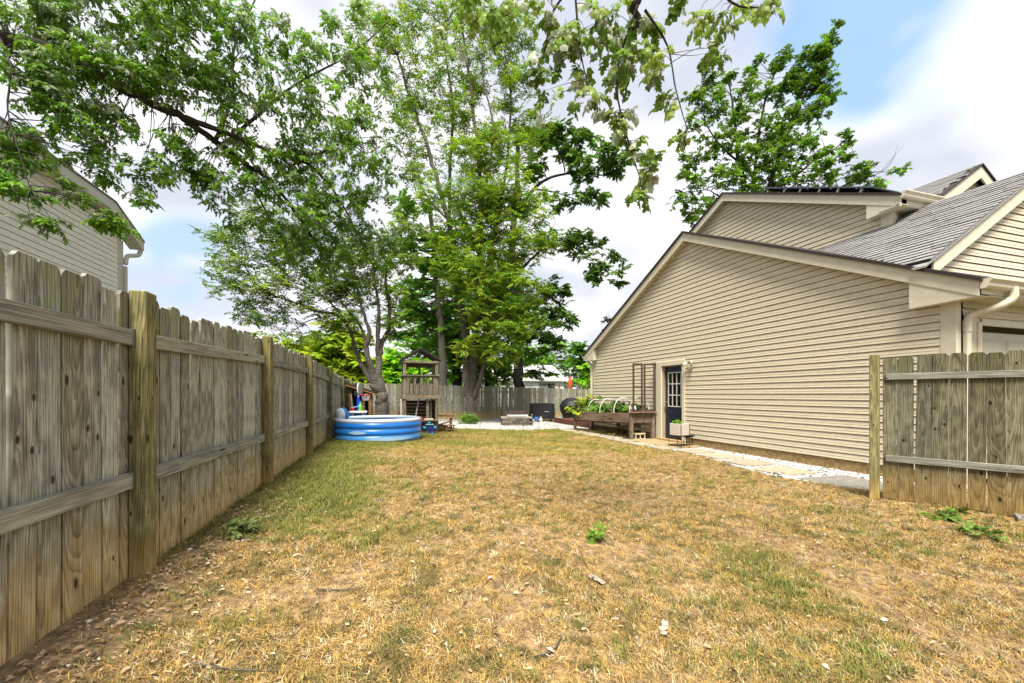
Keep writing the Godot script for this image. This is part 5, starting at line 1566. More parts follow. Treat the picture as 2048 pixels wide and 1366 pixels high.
	crown(t, "leaves", [
		[Vector3(26.89, 23.71, -19.25), 0.56, 20, 0.85], [Vector3(26.47, 22.62, -19.37), 0.81, 36, 0.85], [Vector3(26.27, 21.44, -19.54), 0.94, 48, 0.85], [Vector3(25.46, 22.47, -19.89), 0.82, 34, 0.85], [Vector3(26.72, 20.19, -19.4), 0.75, 28, 0.85], [Vector3(24.95, 20.96, -20.15), 1.01, 48, 0.85], [Vector3(24.43, 22.7, -20.94), 0.78, 24, 0.85], [Vector3(24.12, 20.76, -21.04), 1.04, 40, 0.85], [Vector3(25.76, 19.31, -19.8), 1.01, 44, 0.85], [Vector3(24.5, 18.75, -20.29), 1.14, 56, 0.85], [Vector3(22.81, 22.45, -21.54), 0.72, 18, 0.85], [Vector3(22.81, 20.83, -21.54), 0.97, 36, 0.85], [Vector3(21.33, 21.9, -21.69), 0.58, 14, 0.85], [Vector3(19.96, 21.75, -21.9), 0.83, 28, 0.85], [Vector3(19.27, 20.4, -22.01), 0.83, 30, 0.85], [Vector3(20.26, 19.83, -21.81), 0.96, 40, 0.85], [Vector3(21.64, 19.01, -21.59), 1.09, 48, 0.85], [Vector3(23.35, 18.49, -21.28), 1.1, 50, 0.85],
		[Vector3(19.27, 18.49, -22.01), 0.83, 26, 0.85], [Vector3(20.57, 17.28, -21.71), 1.08, 46, 0.85], [Vector3(18.9, 16.53, -22.02), 0.89, 30, 0.85], [Vector3(22.56, 16.44, -21.31), 1.29, 66, 0.85], [Vector3(24.13, 16.59, -20.51), 1.33, 72, 0.85], [Vector3(25.46, 17.1, -19.89), 1.07, 50, 0.85], [Vector3(26.57, 15.79, -19.45), 1.07, 44, 0.85], [Vector3(18.68, 14.89, -21.98), 0.88, 30, 0.85], [Vector3(20.19, 15, -21.73), 1.14, 52, 0.85], [Vector3(21.95, 14.51, -21.5), 1.29, 66, 0.85], [Vector3(23.62, 14.73, -20.77), 1.34, 74, 0.85], [Vector3(25.16, 14.89, -19.99), 1.26, 60, 0.85], [Vector3(26.77, 14.48, -19.28), 0.94, 34, 0.85], [Vector3(27.86, 17.24, -18.84), 0.5, 12, 0.85], [Vector3(27.66, 16.36, -19.01), 0.63, 18, 0.85], [Vector3(27.86, 15.05, -18.84), 0.75, 22, 0.85], [Vector3(28.75, 15.21, -18.57), 0.75, 20, 0.85], [Vector3(29.35, 14.58, -18.38), 0.69, 16, 0.85], [Vector3(30.57, 15.16, -17.9), 0.44, 7, 0.85], [Vector3(18.23, 13.63, -22.12), 0.82, 26, 0.85], [Vector3(19.2, 13.04, -21.92), 0.89, 30, 0.85], [Vector3(18.75, 12.41, -22.06), 0.57, 12, 0.85], [Vector3(20.87, 12.81, -21.62), 1.15, 44, 0.85], [Vector3(27.56, 17.7, -18.93), 0.37, 8, 0.85], [Vector3(25.67, 20.81, -19.73), 0.75, 24, 0.85],
	], oak, lm, [Color(0.09, 0.2, 0.016), Color(0.2, 0.34, 0.03), Color(0.22, 0.44, 0.04)], j, M.dark_bark, 37, 0.8, 8, 0.022, 0.0, 2.3)

	# twigs over the eave at the back of the house
	t = thing("small_tree", "thin brownish tree top peeping over the rear slope of the tan house", "tree")
	j = limbs(t, M.dark_bark, [[[Vector3(16.54, -0.53, -26.3), Vector3(16.19, 3.82, -26.41), Vector3(15.68, 5.97, -26.56), Vector3(15.38, 7.11, -26.66)], 0.08, 0.01, 0.4]], 6, 10)
	crown(t, "leaves", [[Vector3(15.44, 6.68, -26.64), 0.36, 10, 0.85], [Vector3(15.92, 6.68, -26.49), 0.43, 12, 0.85], [Vector3(15.24, 5.97, -26.7), 0.29, 6, 0.85]], oak, lm, [Color(0.08, 0.09, 0.03), Color(0.14, 0.13, 0.05)], j, M.dark_bark, 38, 0.8, 4, 0.012)

	# woods that close the view beyond the gardens
	var wood_spots := []
	var wr := RandomNumberGenerator.new()
	wr.seed = 61
	for i in 46:
		wood_spots.append([Vector3(-70.0 + i * 3.6 + wr.randf_range(-1, 1), wr.randf_range(2.0, 5.0), -95.0 + wr.randf_range(-6, 6)), wr.randf_range(3.0, 4.5), 60, 0.9])
	var woods := Node3D.new()
	woods.name = "distant_woods"
	add_child(woods)
	stuff(woods)
	tag(woods, "far strip of green woods closing the view beyond the gardens", "woods")
	stuff(woods)
	crown(woods, "leaves", wood_spots, oak, lm, [Color(0.07, 0.17, 0.014), Color(0.15, 0.28, 0.03)], PackedVector3Array(), M.dark_bark, 62, 3.0, 8, 0.03)


# ---------------------------------------------------------------- things in the yard
func build_yard_things() -> void:
	build_path()
	build_pool()
	build_tower()
	build_toys()
	build_seats()
	build_fire_corner()
	build_garden_bed()
	build_small_things()


func build_path() -> void:
	slabs = [[6.72, -4.55, 0.95, 0.9], [6.68, -5.62, 0.74, 0.62], [6.85, -6.5, 0.7, 0.62], [6.98, -7.35, 0.68, 0.6], [7.02, -8.15, 0.66, 0.6], [7.0, -11.6, 0.5, 0.7], [6.72, -9.0, 0.52, 0.6], [6.68, -9.85, 0.5, 0.62], [6.68, -10.7, 0.5, 0.6], [6.66, -12.5, 0.5, 0.62], [6.64, -13.4, 0.5, 0.62], [6.62, -14.3, 0.5, 0.62], [7.3, -9.75, 0.86, 1.9]]
	var p := Node3D.new()
	p.name = "path"
	add_child(p)
	setting(p)
	var stone := [speckled("c0b096", 0.9, 0.25, 1.5, 0.1), speckled("cab89c", 0.9, 0.25, 1.5, 0.1), speckled("9c978d", 0.9, 0.3, 1.5, 0.1), speckled("c0a87c", 0.9, 0.25, 1.2, 0.1)]
	for i in slabs.size():
		var s: Array = slabs[i]
		var o := boxed("paver", p, stone[2] if i == 0 else stone[3] if i == slabs.size() - 1 else stone[i % 2], Vector3(s[0], 0.012 + (0.012 if i == slabs.size() - 1 else 0.0), s[1]), Vector3(s[2], 0.06, s[3]), 0.008)
		o.rotation.y = rng.randf_range(-0.04, 0.04) if i < slabs.size() - 1 else 0.0


func build_pool() -> void:
	var c := Vector3(-0.1, ground_y(-0.1, -11.2) - 0.02, -11.2)
	var t := thing("paddling_pool", "round inflatable blue paddling pool with white rim beside the tall fence", "paddling pool", c)
	var b := Basis().scaled(Vector3(1.0, 1, 1.05))
	var tones := ["4a9de8", "1f86ea", "1b7de0", "e4edf6"]
	for i in 4:
		var m := plain(tones[i], 0.3, 0.0, 0.5)
		var sh := Shape.new()
		if i == 3:
			sh.ring(Transform3D(b, Vector3(0, 0.5, 0)), 0.985, 0.075, 0.05, 64, 12)
			part("rim_tube", sh, m, t)
			break
		var prof := []
		for k in 9:
			var f := k / 8.0
			prof.append(Vector2(1.035 + 0.028 * sin(PI * f) + 0.004 * i, 0.012 + (i + f) * 0.15))
		sh.lathe(Transform3D(b, Vector3.ZERO), prof, 64, true)
		part("air_ring", sh, m, t)
		var sm := Shape.new()
		sm.ring(Transform3D(b, Vector3(0, 0.012 + (i + 1) * 0.15, 0)), 1.036 + 0.004 * i, 0.008, 0.005, 64, 6)
		part("seam", sm, plain("9fcbf2", 0.4), t)
	# pale patches painted outside the rings for sheen and see-through vinyl
	for q in [[1.3, 0.08, 0.6], [2.02, 0.235, 0.22]]:
		var sh := Shape.new()
		var n := 14
		for k in n:
			var a0: float = q[0] - q[2] + 2.0 * q[2] * k / n
			var a1: float = q[0] - q[2] + 2.0 * q[2] * (k + 1) / n
			var w0 := 0.05 * sin(PI * k / n) + 0.003
			var w1 := 0.05 * sin(PI * (k + 1) / n) + 0.003
			var r := 1.0685
			sh.face([b * Vector3(cos(a0) * r, q[1] - w0 * 0.6, sin(a0) * r), b * Vector3(cos(a1) * r, q[1] - w1 * 0.6, sin(a1) * r), b * Vector3(cos(a1) * r, q[1] + w1, sin(a1) * r), b * Vector3(cos(a0) * r, q[1] + w0, sin(a0) * r)], Vector3(cos(a0), 0, sin(a0)))
		part("sheen_patch", sh, plain("a9d0f2", 0.25), t)
	var fl := Shape.new()
	fl.lathe(Transform3D(b, Vector3(0, 0.03, 0)), [Vector2(0.93, 0.0), Vector2(0.001, 0.002)], 48)
	part("pool_floor", fl, plain("5aa3e2", 0.3), t)
	var wt := Shape.new()
	wt.lathe(Transform3D(b, Vector3(0, 0.3, 0)), [Vector2(0.885, 0.0), Vector2(0.001, 0.0)], 48)
	part("water", wt, plain("7fb6dc", 0.04, 0.0, 0.6), t)
	var hd := Shape.new()
	hd.lathe(Transform3D(Basis(Vector3(0, 1, 0), 0.5) * Basis(Vector3(0, 0, 1), PI / 2) * Basis().scaled(Vector3(1, 1, 1.25)), Vector3(-0.9, 0.62, 0.14)), [Vector2(0.001, -0.1), Vector2(0.1, -0.09), Vector2(0.17, -0.03), Vector2(0.17, 0.03), Vector2(0.1, 0.09), Vector2(0.001, 0.1)], 20, true)
	part("headrest", hd, plain("dfe9f4", 0.25), t)
	var hb := Shape.new()
	hb.lathe(Transform3D(Basis(Vector3(0, 1, 0), 0.5) * Basis(Vector3(0, 0, 1), PI / 2) * Basis().scaled(Vector3(1, 1, 1.25)), Vector3(-0.82, 0.62, 0.09)), [Vector2(0.001, -0.09), Vector2(0.11, -0.08), Vector2(0.18, 0.0), Vector2(0.11, 0.08), Vector2(0.001, 0.09)], 20, true)
	part("headrest_back", hb, plain("3b93de", 0.25), t)


func build_tower() -> void:
	var x0 := 0.62
	var x1 := 1.57
	var zf := -12.9
	var zb := -13.85
	var g := 0.17
	var t := thing("play_tower", "weathered brown wooden play tower with black peaked canopy and picket railing", "play tower")
	var w: Material = wood_tint("b8a898")
	for q in [[x0, zf, 2.36], [x1, zf, 2.36], [x0, zb, 2.36], [x1, zb, 2.36]]:
		boxed("post", t, w, Vector3(q[0], (g + q[2]) * 0.5, q[1]), Vector3(0.085, q[2] - g, 0.085), 0.006, 1, grain())
	for z in [zf + 0.05, zb - 0.05]:
		boxed("floor_beam", t, w, Vector3((x0 + x1) * 0.5, 1.28, z), Vector3(x1 - x0 + 0.16, 0.115, 0.035), 0.004, 0, grain())
		boxed("top_rail", t, w, Vector3((x0 + x1) * 0.5, 1.93, z), Vector3(x1 - x0 + 0.14, 0.04, 0.085), 0.004, 0, grain())
		boxed("eave_beam", t, w, Vector3((x0 + x1) * 0.5, 2.34, z), Vector3(x1 - x0 + 0.16, 0.07, 0.035), 0.004, 0, grain())
	for x in [x0 - 0.055, x1 + 0.055]:
		boxed("floor_beam", t, w, Vector3(x, 1.28, (zf + zb) * 0.5), Vector3(0.035, 0.115, zf - zb + 0.06), 0.004, 2, grain())
		boxed("top_rail", t, w, Vector3(x, 1.93, (zf + zb) * 0.5), Vector3(0.085, 0.04, zf - zb), 0.004, 2, grain())
		boxed("eave_beam", t, w, Vector3(x, 2.34, (zf + zb) * 0.5), Vector3(0.035, 0.07, zf - zb + 0.06), 0.004, 2, grain())
	for k in 8:
		boxed("floor_board", t, w, Vector3((x0 + x1) * 0.5, 1.35, zb + 0.06 + k * 0.118), Vector3(x1 - x0, 0.022, 0.11), 0.003, 0, grain())
	# railing pickets, every second one tall
	for k in 9:
		var tall := k % 2 == 0
		var h := 0.56 if tall else 0.34
		boxed("railing_picket", t, w, Vector3(x0 + 0.1 + k * 0.0975, 1.345 + h * 0.5, zf + 0.05), Vector3(0.078, h, 0.018), 0.003, 1, grain())
		if k < 8:
			boxed("railing_picket", t, w, Vector3(x0 - 0.06, 1.345 + h * 0.5, zf - 0.1 - k * 0.1), Vector3(0.018, h, 0.078), 0.003, 1, grain())
			boxed("railing_picket", t, w, Vector3(x1 + 0.06, 1.345 + h * 0.5, zf - 0.1 - k * 0.1), Vector3(0.018, h, 0.078), 0.003, 1, grain())
	for k in [1, 2, 5, 7]:
		boxed("railing_picket", t, w, Vector3(x0 + 0.1 + k * 0.0975, 1.63, zb - 0.05), Vector3(0.078, 0.56, 0.018), 0.003, 1, grain())
	boxed("back_post", t, w, Vector3(1.13, 1.85, zb), Vector3(0.07, 1.0, 0.06), 0.004, 1, grain())
	boxed("back_brace", t, w, Vector3(1.1, 2.27, zb - 0.01), Vector3(0.95, 0.09, 0.03), 0.004, 0, grain())
	# canopy
	var black := plain("23211f", 0.75)
	var xm := (x0 + x1) * 0.5
	for s in [-1.0, 1.0]:
		var e: float = xm + s * 0.6
		slab("canopy", t, black, [Vector3(xm, 2.73, zf + 0.1), Vector3(e, 2.37, zf + 0.12), Vector3(e, 2.37, zb - 0.12), Vector3(xm, 2.73, zb - 0.1)], Vector3(0, 0.04, 0))
		bar("ridge_strut", t, w, Vector3(xm, 2.7, zf + 0.04), Vector3(e - s * 0.04, 2.38, zf + 0.04), 0.02, 6)
	bar("ridge_pole", t, w, Vector3(xm, 2.7, zf + 0.06), Vector3(xm, 2.7, zb - 0.06), 0.02, 6)
	# below: counter, panels, climbing parts
	boxed("counter_top", t, w, Vector3(xm + 0.02, 0.58, zf + 0.08), Vector3(0.96, 0.035, 0.3), 0.004, 0, grain())
	for k in 4:
		boxed("counter_board", t, w, Vector3(xm, 0.24 + k * 0.09, zf + 0.01), Vector3(0.88, 0.082, 0.02), 0.003, 0, grain())
	for k in 9:
		boxed("back_board", t, plain("4a3b30", 0.9), Vector3(xm, 0.28 + k * 0.105, zb + 0.02), Vector3(0.86, 0.098, 0.02), 0.003, 0)
	for k in 9:
		boxed("side_board", t, plain("574636", 0.9), Vector3(x1 - 0.02, 0.28 + k * 0.105, (zf + zb) * 0.5), Vector3(0.02, 0.098, 0.84), 0.003, 0)
	boxed("centre_post", t, w, Vector3(1.3, 0.88, zf - 0.05), Vector3(0.085, 0.75, 0.05), 0.004, 1, grain())
	boxed("prop", t, M.grey_wood, Vector3(0.98, 0.85, zf - 0.12), Vector3(0.04, 0.8, 0.04), 0.003, 1, grain()).rotation.z = -0.16
	boxed("prop", t, M.grey_wood, Vector3(1.42, 0.85, zf - 0.2), Vector3(0.045, 0.78, 0.03), 0.003, 1, grain())
	boxed("white_pole", t, plain("d8c9c4", 0.5), Vector3(x0 - 0.1, 0.8, zf + 0.04), Vector3(0.05, 0.85, 0.03), 0.004)
	for z in [zf + 0.1, zf - 0.02]:
		var hp := spline([Vector3(x0 - 0.14, 0.55, z), Vector3(x0 - 0.2, 0.72, z), Vector3(x0 - 0.14, 0.86, z)], 3)
		var hs := Shape.new()
		hs.tube(hp, [0.012, 0.012, 0.012, 0.012, 0.012, 0.012, 0.012], 6)
		part("grab_handle", hs, M.black_metal, t)
	# things on and under the counter
	var toy := thing("toy_robot", "small blue plastic toy with stubby arms on the grass under the tower counter", "toy", Vector3(1.33, 0.18, -12.62))
	var blue := plain("1f6fd0", 0.35)
	for s in [-1.0, 1.0]:
		boxed("leg", toy, blue, Vector3(s * 0.06, 0.06, 0), Vector3(0.055, 0.12, 0.08), 0.015)
		boxed("foot", toy, plain("2aa0e0", 0.35), Vector3(s * 0.065, 0.02, 0.03), Vector3(0.075, 0.04, 0.13), 0.012)
		var ar := boxed("arm", toy, plain("3bb0ea", 0.35), Vector3(s * 0.15, 0.2, 0.02), Vector3(0.1, 0.06, 0.06), 0.015)
		ar.rotation.z = s * 0.5
	boxed("body", toy, plain("24357e", 0.35), Vector3(0, 0.2, 0), Vector3(0.18, 0.16, 0.12), 0.02)
	boxed("tray", toy, plain("7db8bd", 0.35), Vector3(0, 0.29, 0.01), Vector3(0.24, 0.03, 0.14), 0.01)
	boxed("cap", toy, plain("2f8aa0", 0.4), Vector3(-0.02, 0.335, 0), Vector3(0.09, 0.06, 0.08), 0.015)
	var car := thing("toy_truck", "tiny red toy truck left on the tower counter", "toy", Vector3(1.12, 0.6, -12.72))
	boxed("body", car, plain("c8262c", 0.35), Vector3(0, 0.035, 0), Vector3(0.12, 0.035, 0.06), 0.006)
	boxed("cab", car, plain("d83a34", 0.35), Vector3(-0.03, 0.07, 0), Vector3(0.05, 0.04, 0.055), 0.006)
	for s in [[-0.04, 0.03], [0.04, 0.03], [-0.04, -0.03], [0.04, -0.03]]:
		var wh := Shape.new()
		wh.lathe(Transform3D(Basis(Vector3(1, 0, 0), PI / 2), Vector3(s[0], 0.018, s[1])), [Vector2(0.001, -0.008), Vector2(0.018, -0.008), Vector2(0.018, 0.008), Vector2(0.001, 0.008)], 10)
		part("wheel", wh, plain("1b1b1b", 0.7), car)
	var tray := thing("sand_tray", "shallow white plastic tray lying on the tower counter", "tray", Vector3(1.3, 0.6, -12.8))
	boxed("tray_floor", tray, plain("d9d4c6", 0.5), Vector3(0, 0.008, 0), Vector3(0.3, 0.012, 0.12), 0.002)
	for s in [-1.0, 1.0]:
		boxed("tray_side", tray, plain("d9d4c6", 0.5), Vector3(0, 0.022, s * 0.06), Vector3(0.3, 0.04, 0.01), 0.002)


func build_toys() -> void:
	# toy basketball hoop behind the pool
	var g := ground_y(-0.74, -14.1)
	var t := thing("basketball_hoop", "toy basketball hoop with blue pole and red rim behind the pool", "toy hoop", Vector3(-0.74, g, -14.1))
	var blue := plain("2540c4", 0.35)
	boxed("base", t, plain("1e2c8a", 0.4), Vector3(-0.05, 0.07, 0), Vector3(0.5, 0.14, 0.45), 0.03)
	var pole := Shape.new()
	pole.tube([Vector3(0, 0.1, 0), Vector3(0, 0.7, 0), Vector3(0.01, 1.12, 0)], [0.07, 0.06, 0.05], 10)
	part("pole", pole, blue, t)
	var bd := Shape.new()
	var poly := PackedVector2Array()
	for k in 24:
		var a := TAU * k / 24.0
		poly.append(Vector2(signf(cos(a)) * pow(absf(cos(a)), 0.6) * 0.3, signf(sin(a)) * pow(absf(sin(a)), 0.6) * 0.2))
	bd.prism(poly, Transform3D(Basis(Vector3(0, 1, 0), PI / 2 - 0.18), Vector3(0.03, 1.28, 0)), 0.035)
	var board := part("backboard", bd, plain("c9ced4", 0.35), t)
	boxed("backboard_stay", t, plain("c9ced4", 0.35), Vector3(0.01, 1.1, 0), Vector3(0.05, 0.14, 0.1), 0.01)
	var rim := Shape.new()
	rim.ring(at(0.22, 1.1, 0.0), 0.14, 0.016, 0.016, 24, 8)
	part("rim", rim, plain("d5303a", 0.4), t)
	boxed("rim_bracket", t, plain("d5303a", 0.4), Vector3(0.07, 1.1, 0), Vector3(0.08, 0.03, 0.16), 0.006)
	var net := Shape.new()
	for k in 10:
		var a := TAU * k / 10.0
		var c := TAU * (k + 0.5) / 10.0
		net.tube([Vector3(0.22 + cos(a) * 0.14, 1.09, sin(a) * 0.14), Vector3(0.22 + cos(c) * 0.1, 1.0, sin(c) * 0.1), Vector3(0.22 + cos(a) * 0.08, 0.93, sin(a) * 0.08)], [0.005, 0.005, 0.005], 4)
		net.tube([Vector3(0.22 + cos(c) * 0.14, 1.09, sin(c) * 0.14), Vector3(0.22 + cos(a) * 0.1, 1.0, sin(a) * 0.1), Vector3(0.22 + cos(c) * 0.08, 0.93, sin(c) * 0.08)], [0.005, 0.005, 0.005], 4)
	part("net", net, plain("e4dcd8", 0.7), t)
	# activity table with a bottle
	var w := thing("water_table", "blue and white toy water table behind the hoop pole", "toy table", Vector3(-0.72, g, -13.75))
	for s in [[-0.2, -0.14], [0.2, -0.14], [-0.2, 0.14], [0.2, 0.14]]:
		boxed("leg", w, plain("2f6fd6", 0.4), Vector3(s[0], 0.28, s[1]), Vector3(0.05, 0.56, 0.05), 0.01)
	boxed("basin", w, plain("dfe8ee", 0.35), Vector3(0, 0.58, 0), Vector3(0.52, 0.07, 0.38), 0.02)
	boxed("shelf", w, plain("4fb2e6", 0.35), Vector3(0, 0.74, -0.1), Vector3(0.3, 0.02, 0.16), 0.006)
	boxed("shelf_upright", w, plain("2f6fd6", 0.35), Vector3(0, 0.7, -0.16), Vector3(0.06, 0.2, 0.03), 0.006)
	var bt := thing("green_bottle", "bright green squeeze bottle standing on the toy water table", "bottle", Vector3(-0.66, g + 0.62, -13.7))
	var bs := Shape.new()
	bs.lathe(at(0, 0, 0), [Vector2(0.001, 0), Vector2(0.05, 0.0), Vector2(0.052, 0.15), Vector2(0.03, 0.2), Vector2(0.018, 0.22), Vector2(0.001, 0.22)], 14, true)
	part("bottle", bs, plain("7ad22c", 0.3), bt)
	var cp := Shape.new()
	cp.lathe(at(0, 0.22, 0), [Vector2(0.022, 0), Vector2(0.022, 0.04), Vector2(0.008, 0.07), Vector2(0.001, 0.075)], 12)
	part("bottle_cap", cp, plain("38b8c8", 0.4), bt)
	var rd := thing("toy_bucket", "small red toy bucket on the water table beside the green bottle", "toy bucket", Vector3(-0.88, g + 0.62, -13.68))
	var rs := Shape.new()
	rs.lathe(at(0, 0, 0), [Vector2(0.001, 0), Vector2(0.05, 0), Vector2(0.065, 0.1), Vector2(0.06, 0.1), Vector2(0.046, 0.01), Vector2(0.001, 0.01)], 14)
	part("pail", rs, plain("c92f4a", 0.4), rd)
	bar("handle", rd, plain("e6e0d8", 0.4), Vector3(-0.063, 0.1, 0), Vector3(0.063, 0.1, 0), 0.005)
	# open lean-to against the fence
	var l := thing("lean_to_shed", "open lean-to of orange brown boards with sloping roof against the tall fence", "shed")
	var o := wood_tint("c98f52")
	var gy := ground_y(-0.6, -15.0)
	for q in [[-1.02, -14.7, 1.6], [-0.4, -14.7, 1.4], [-1.02, -15.9, 1.6], [-0.4, -15.9, 1.4]]:
		boxed("post", l, o, Vector3(q[0], (gy + q[2]) * 0.5, q[1]), Vector3(0.1, q[2] - gy, 0.09), 0.004, 1, grain())
	boxed("front_beam", l, o, Vector3(-0.7, 1.5, -14.65), Vector3(0.72, 0.12, 0.035), 0.004, 0, grain()).rotation.z = -0.3
	for k in 5:
		boxed("side_plank", l, o, Vector3(-0.38, gy + 0.55, -14.95 - k * 0.2), Vector3(0.02, 1.05, 0.14), 0.003, 1, grain())
	boxed("inner_post", l, o, Vector3(-0.62, (gy + 1.4) * 0.5, -14.8), Vector3(0.11, 1.4 - gy, 0.06), 0.004, 1, grain())
	slab("roof", l, M.dark_roof, [Vector3(-1.2, 1.74, -14.5), Vector3(-0.2, 1.42, -14.5), Vector3(-0.2, 1.42, -16.1), Vector3(-1.2, 1.74, -16.1)], Vector3(0, 0.03, 0))
	for k in 3:
		boxed("rafter", l, o, Vector3(-0.7, 1.54, -14.54 - k * 0.7), Vector3(1.0, 0.08, 0.035), 0.004, 0, grain()).rotation.z = -0.31
	boxed("back_panel", l, plain("3a2a1e", 0.9), Vector3(-0.72, (gy + 1.35) * 0.5, -15.95), Vector3(0.62, 1.3 - gy, 0.02), 0.002)
	var stick := thing("leaning_pole", "thin pale wooden pole leaning inside the lean-to", "pole", Vector3(-0.93, gy, -14.5))
	bar("shaft", stick, M.grey_wood, Vector3(0.06, 0, 0.08), Vector3(-0.05, 1.15, -0.05), 0.018)
	boxed("cross_head", stick, M.grey_wood, Vector3(0.06, 0.03, 0.08), Vector3(0.2, 0.05, 0.04), 0.004, 0, grain())


func wood_tint(hex: String) -> StandardMaterial3D:
	var m: StandardMaterial3D = M.grey_wood.duplicate()
	m.albedo_color = Color.html(hex).lightened(0.25)
	return m


func build_seats() -> void:
	var w := wood_tint("b58a5c")
	var g := ground_y(1.83, -14.1)
	var t := thing("garden_chair", "slatted brown garden chair with reclining back beside the play tower", "chair", Vector3(1.86, g, -13.95), 1.4)
	for s in [-1.0, 1.0]:
		boxed("leg", t, w, Vector3(s * 0.27, 0.22, 0.3), Vector3(0.04, 0.44, 0.08), 0.004, 1, grain())
		boxed("rear_leg", t, w, Vector3(s * 0.27, 0.19, -0.1), Vector3(0.035, 0.1, 0.95), 0.004, 2, grain()).rotation.x = 0.32
		boxed("armrest", t, w, Vector3(s * 0.31, 0.52, 0.05), Vector3(0.12, 0.025, 0.75), 0.006, 2, grain())
	for k in 6:
		boxed("seat_slat", t, w, Vector3(0, 0.34 - k * 0.028, 0.3 - k * 0.09), Vector3(0.56, 0.02, 0.078), 0.003, 0, grain())
	for k in 5:
		boxed("back_slat", t, w, Vector3(-0.22 + k * 0.11, 0.6 - absf(k - 2.0) * 0.02, -0.38), Vector3(0.095, 0.86 - absf(k - 2.0) * 0.05, 0.02), 0.004, 1, grain()).rotation.x = -0.5
	boxed("back_brace", t, w, Vector3(0, 0.55, -0.4), Vector3(0.56, 0.06, 0.025), 0.003, 0, grain())
	var g2 := ground_y(2.0, -13.4)
	var s2 := thing("stool", "small light wooden stool with splayed legs standing in front of the slatted chair", "stool", Vector3(2.02, g2, -13.4), 0.3)
	var lw := wood_tint("b98c55")
	boxed("seat", s2, lw, Vector3(0, 0.24, 0), Vector3(0.32, 0.03, 0.24), 0.008, 0, grain())
	for q in [[-1, -1], [1, -1], [-1, 1], [1, 1]]:
		var lg := boxed("leg", s2, lw, Vector3(q[0] * 0.14, 0.115, q[1] * 0.09), Vector3(0.035, 0.24, 0.035), 0.005, 1, grain())
		lg.rotation = Vector3(-q[1] * 0.16, 0, q[0] * 0.2)
	for q in [-1, 1]:
		boxed("stretcher", s2, lw, Vector3(0, 0.1, q * 0.095), Vector3(0.29, 0.025, 0.02), 0.004, 0, grain())


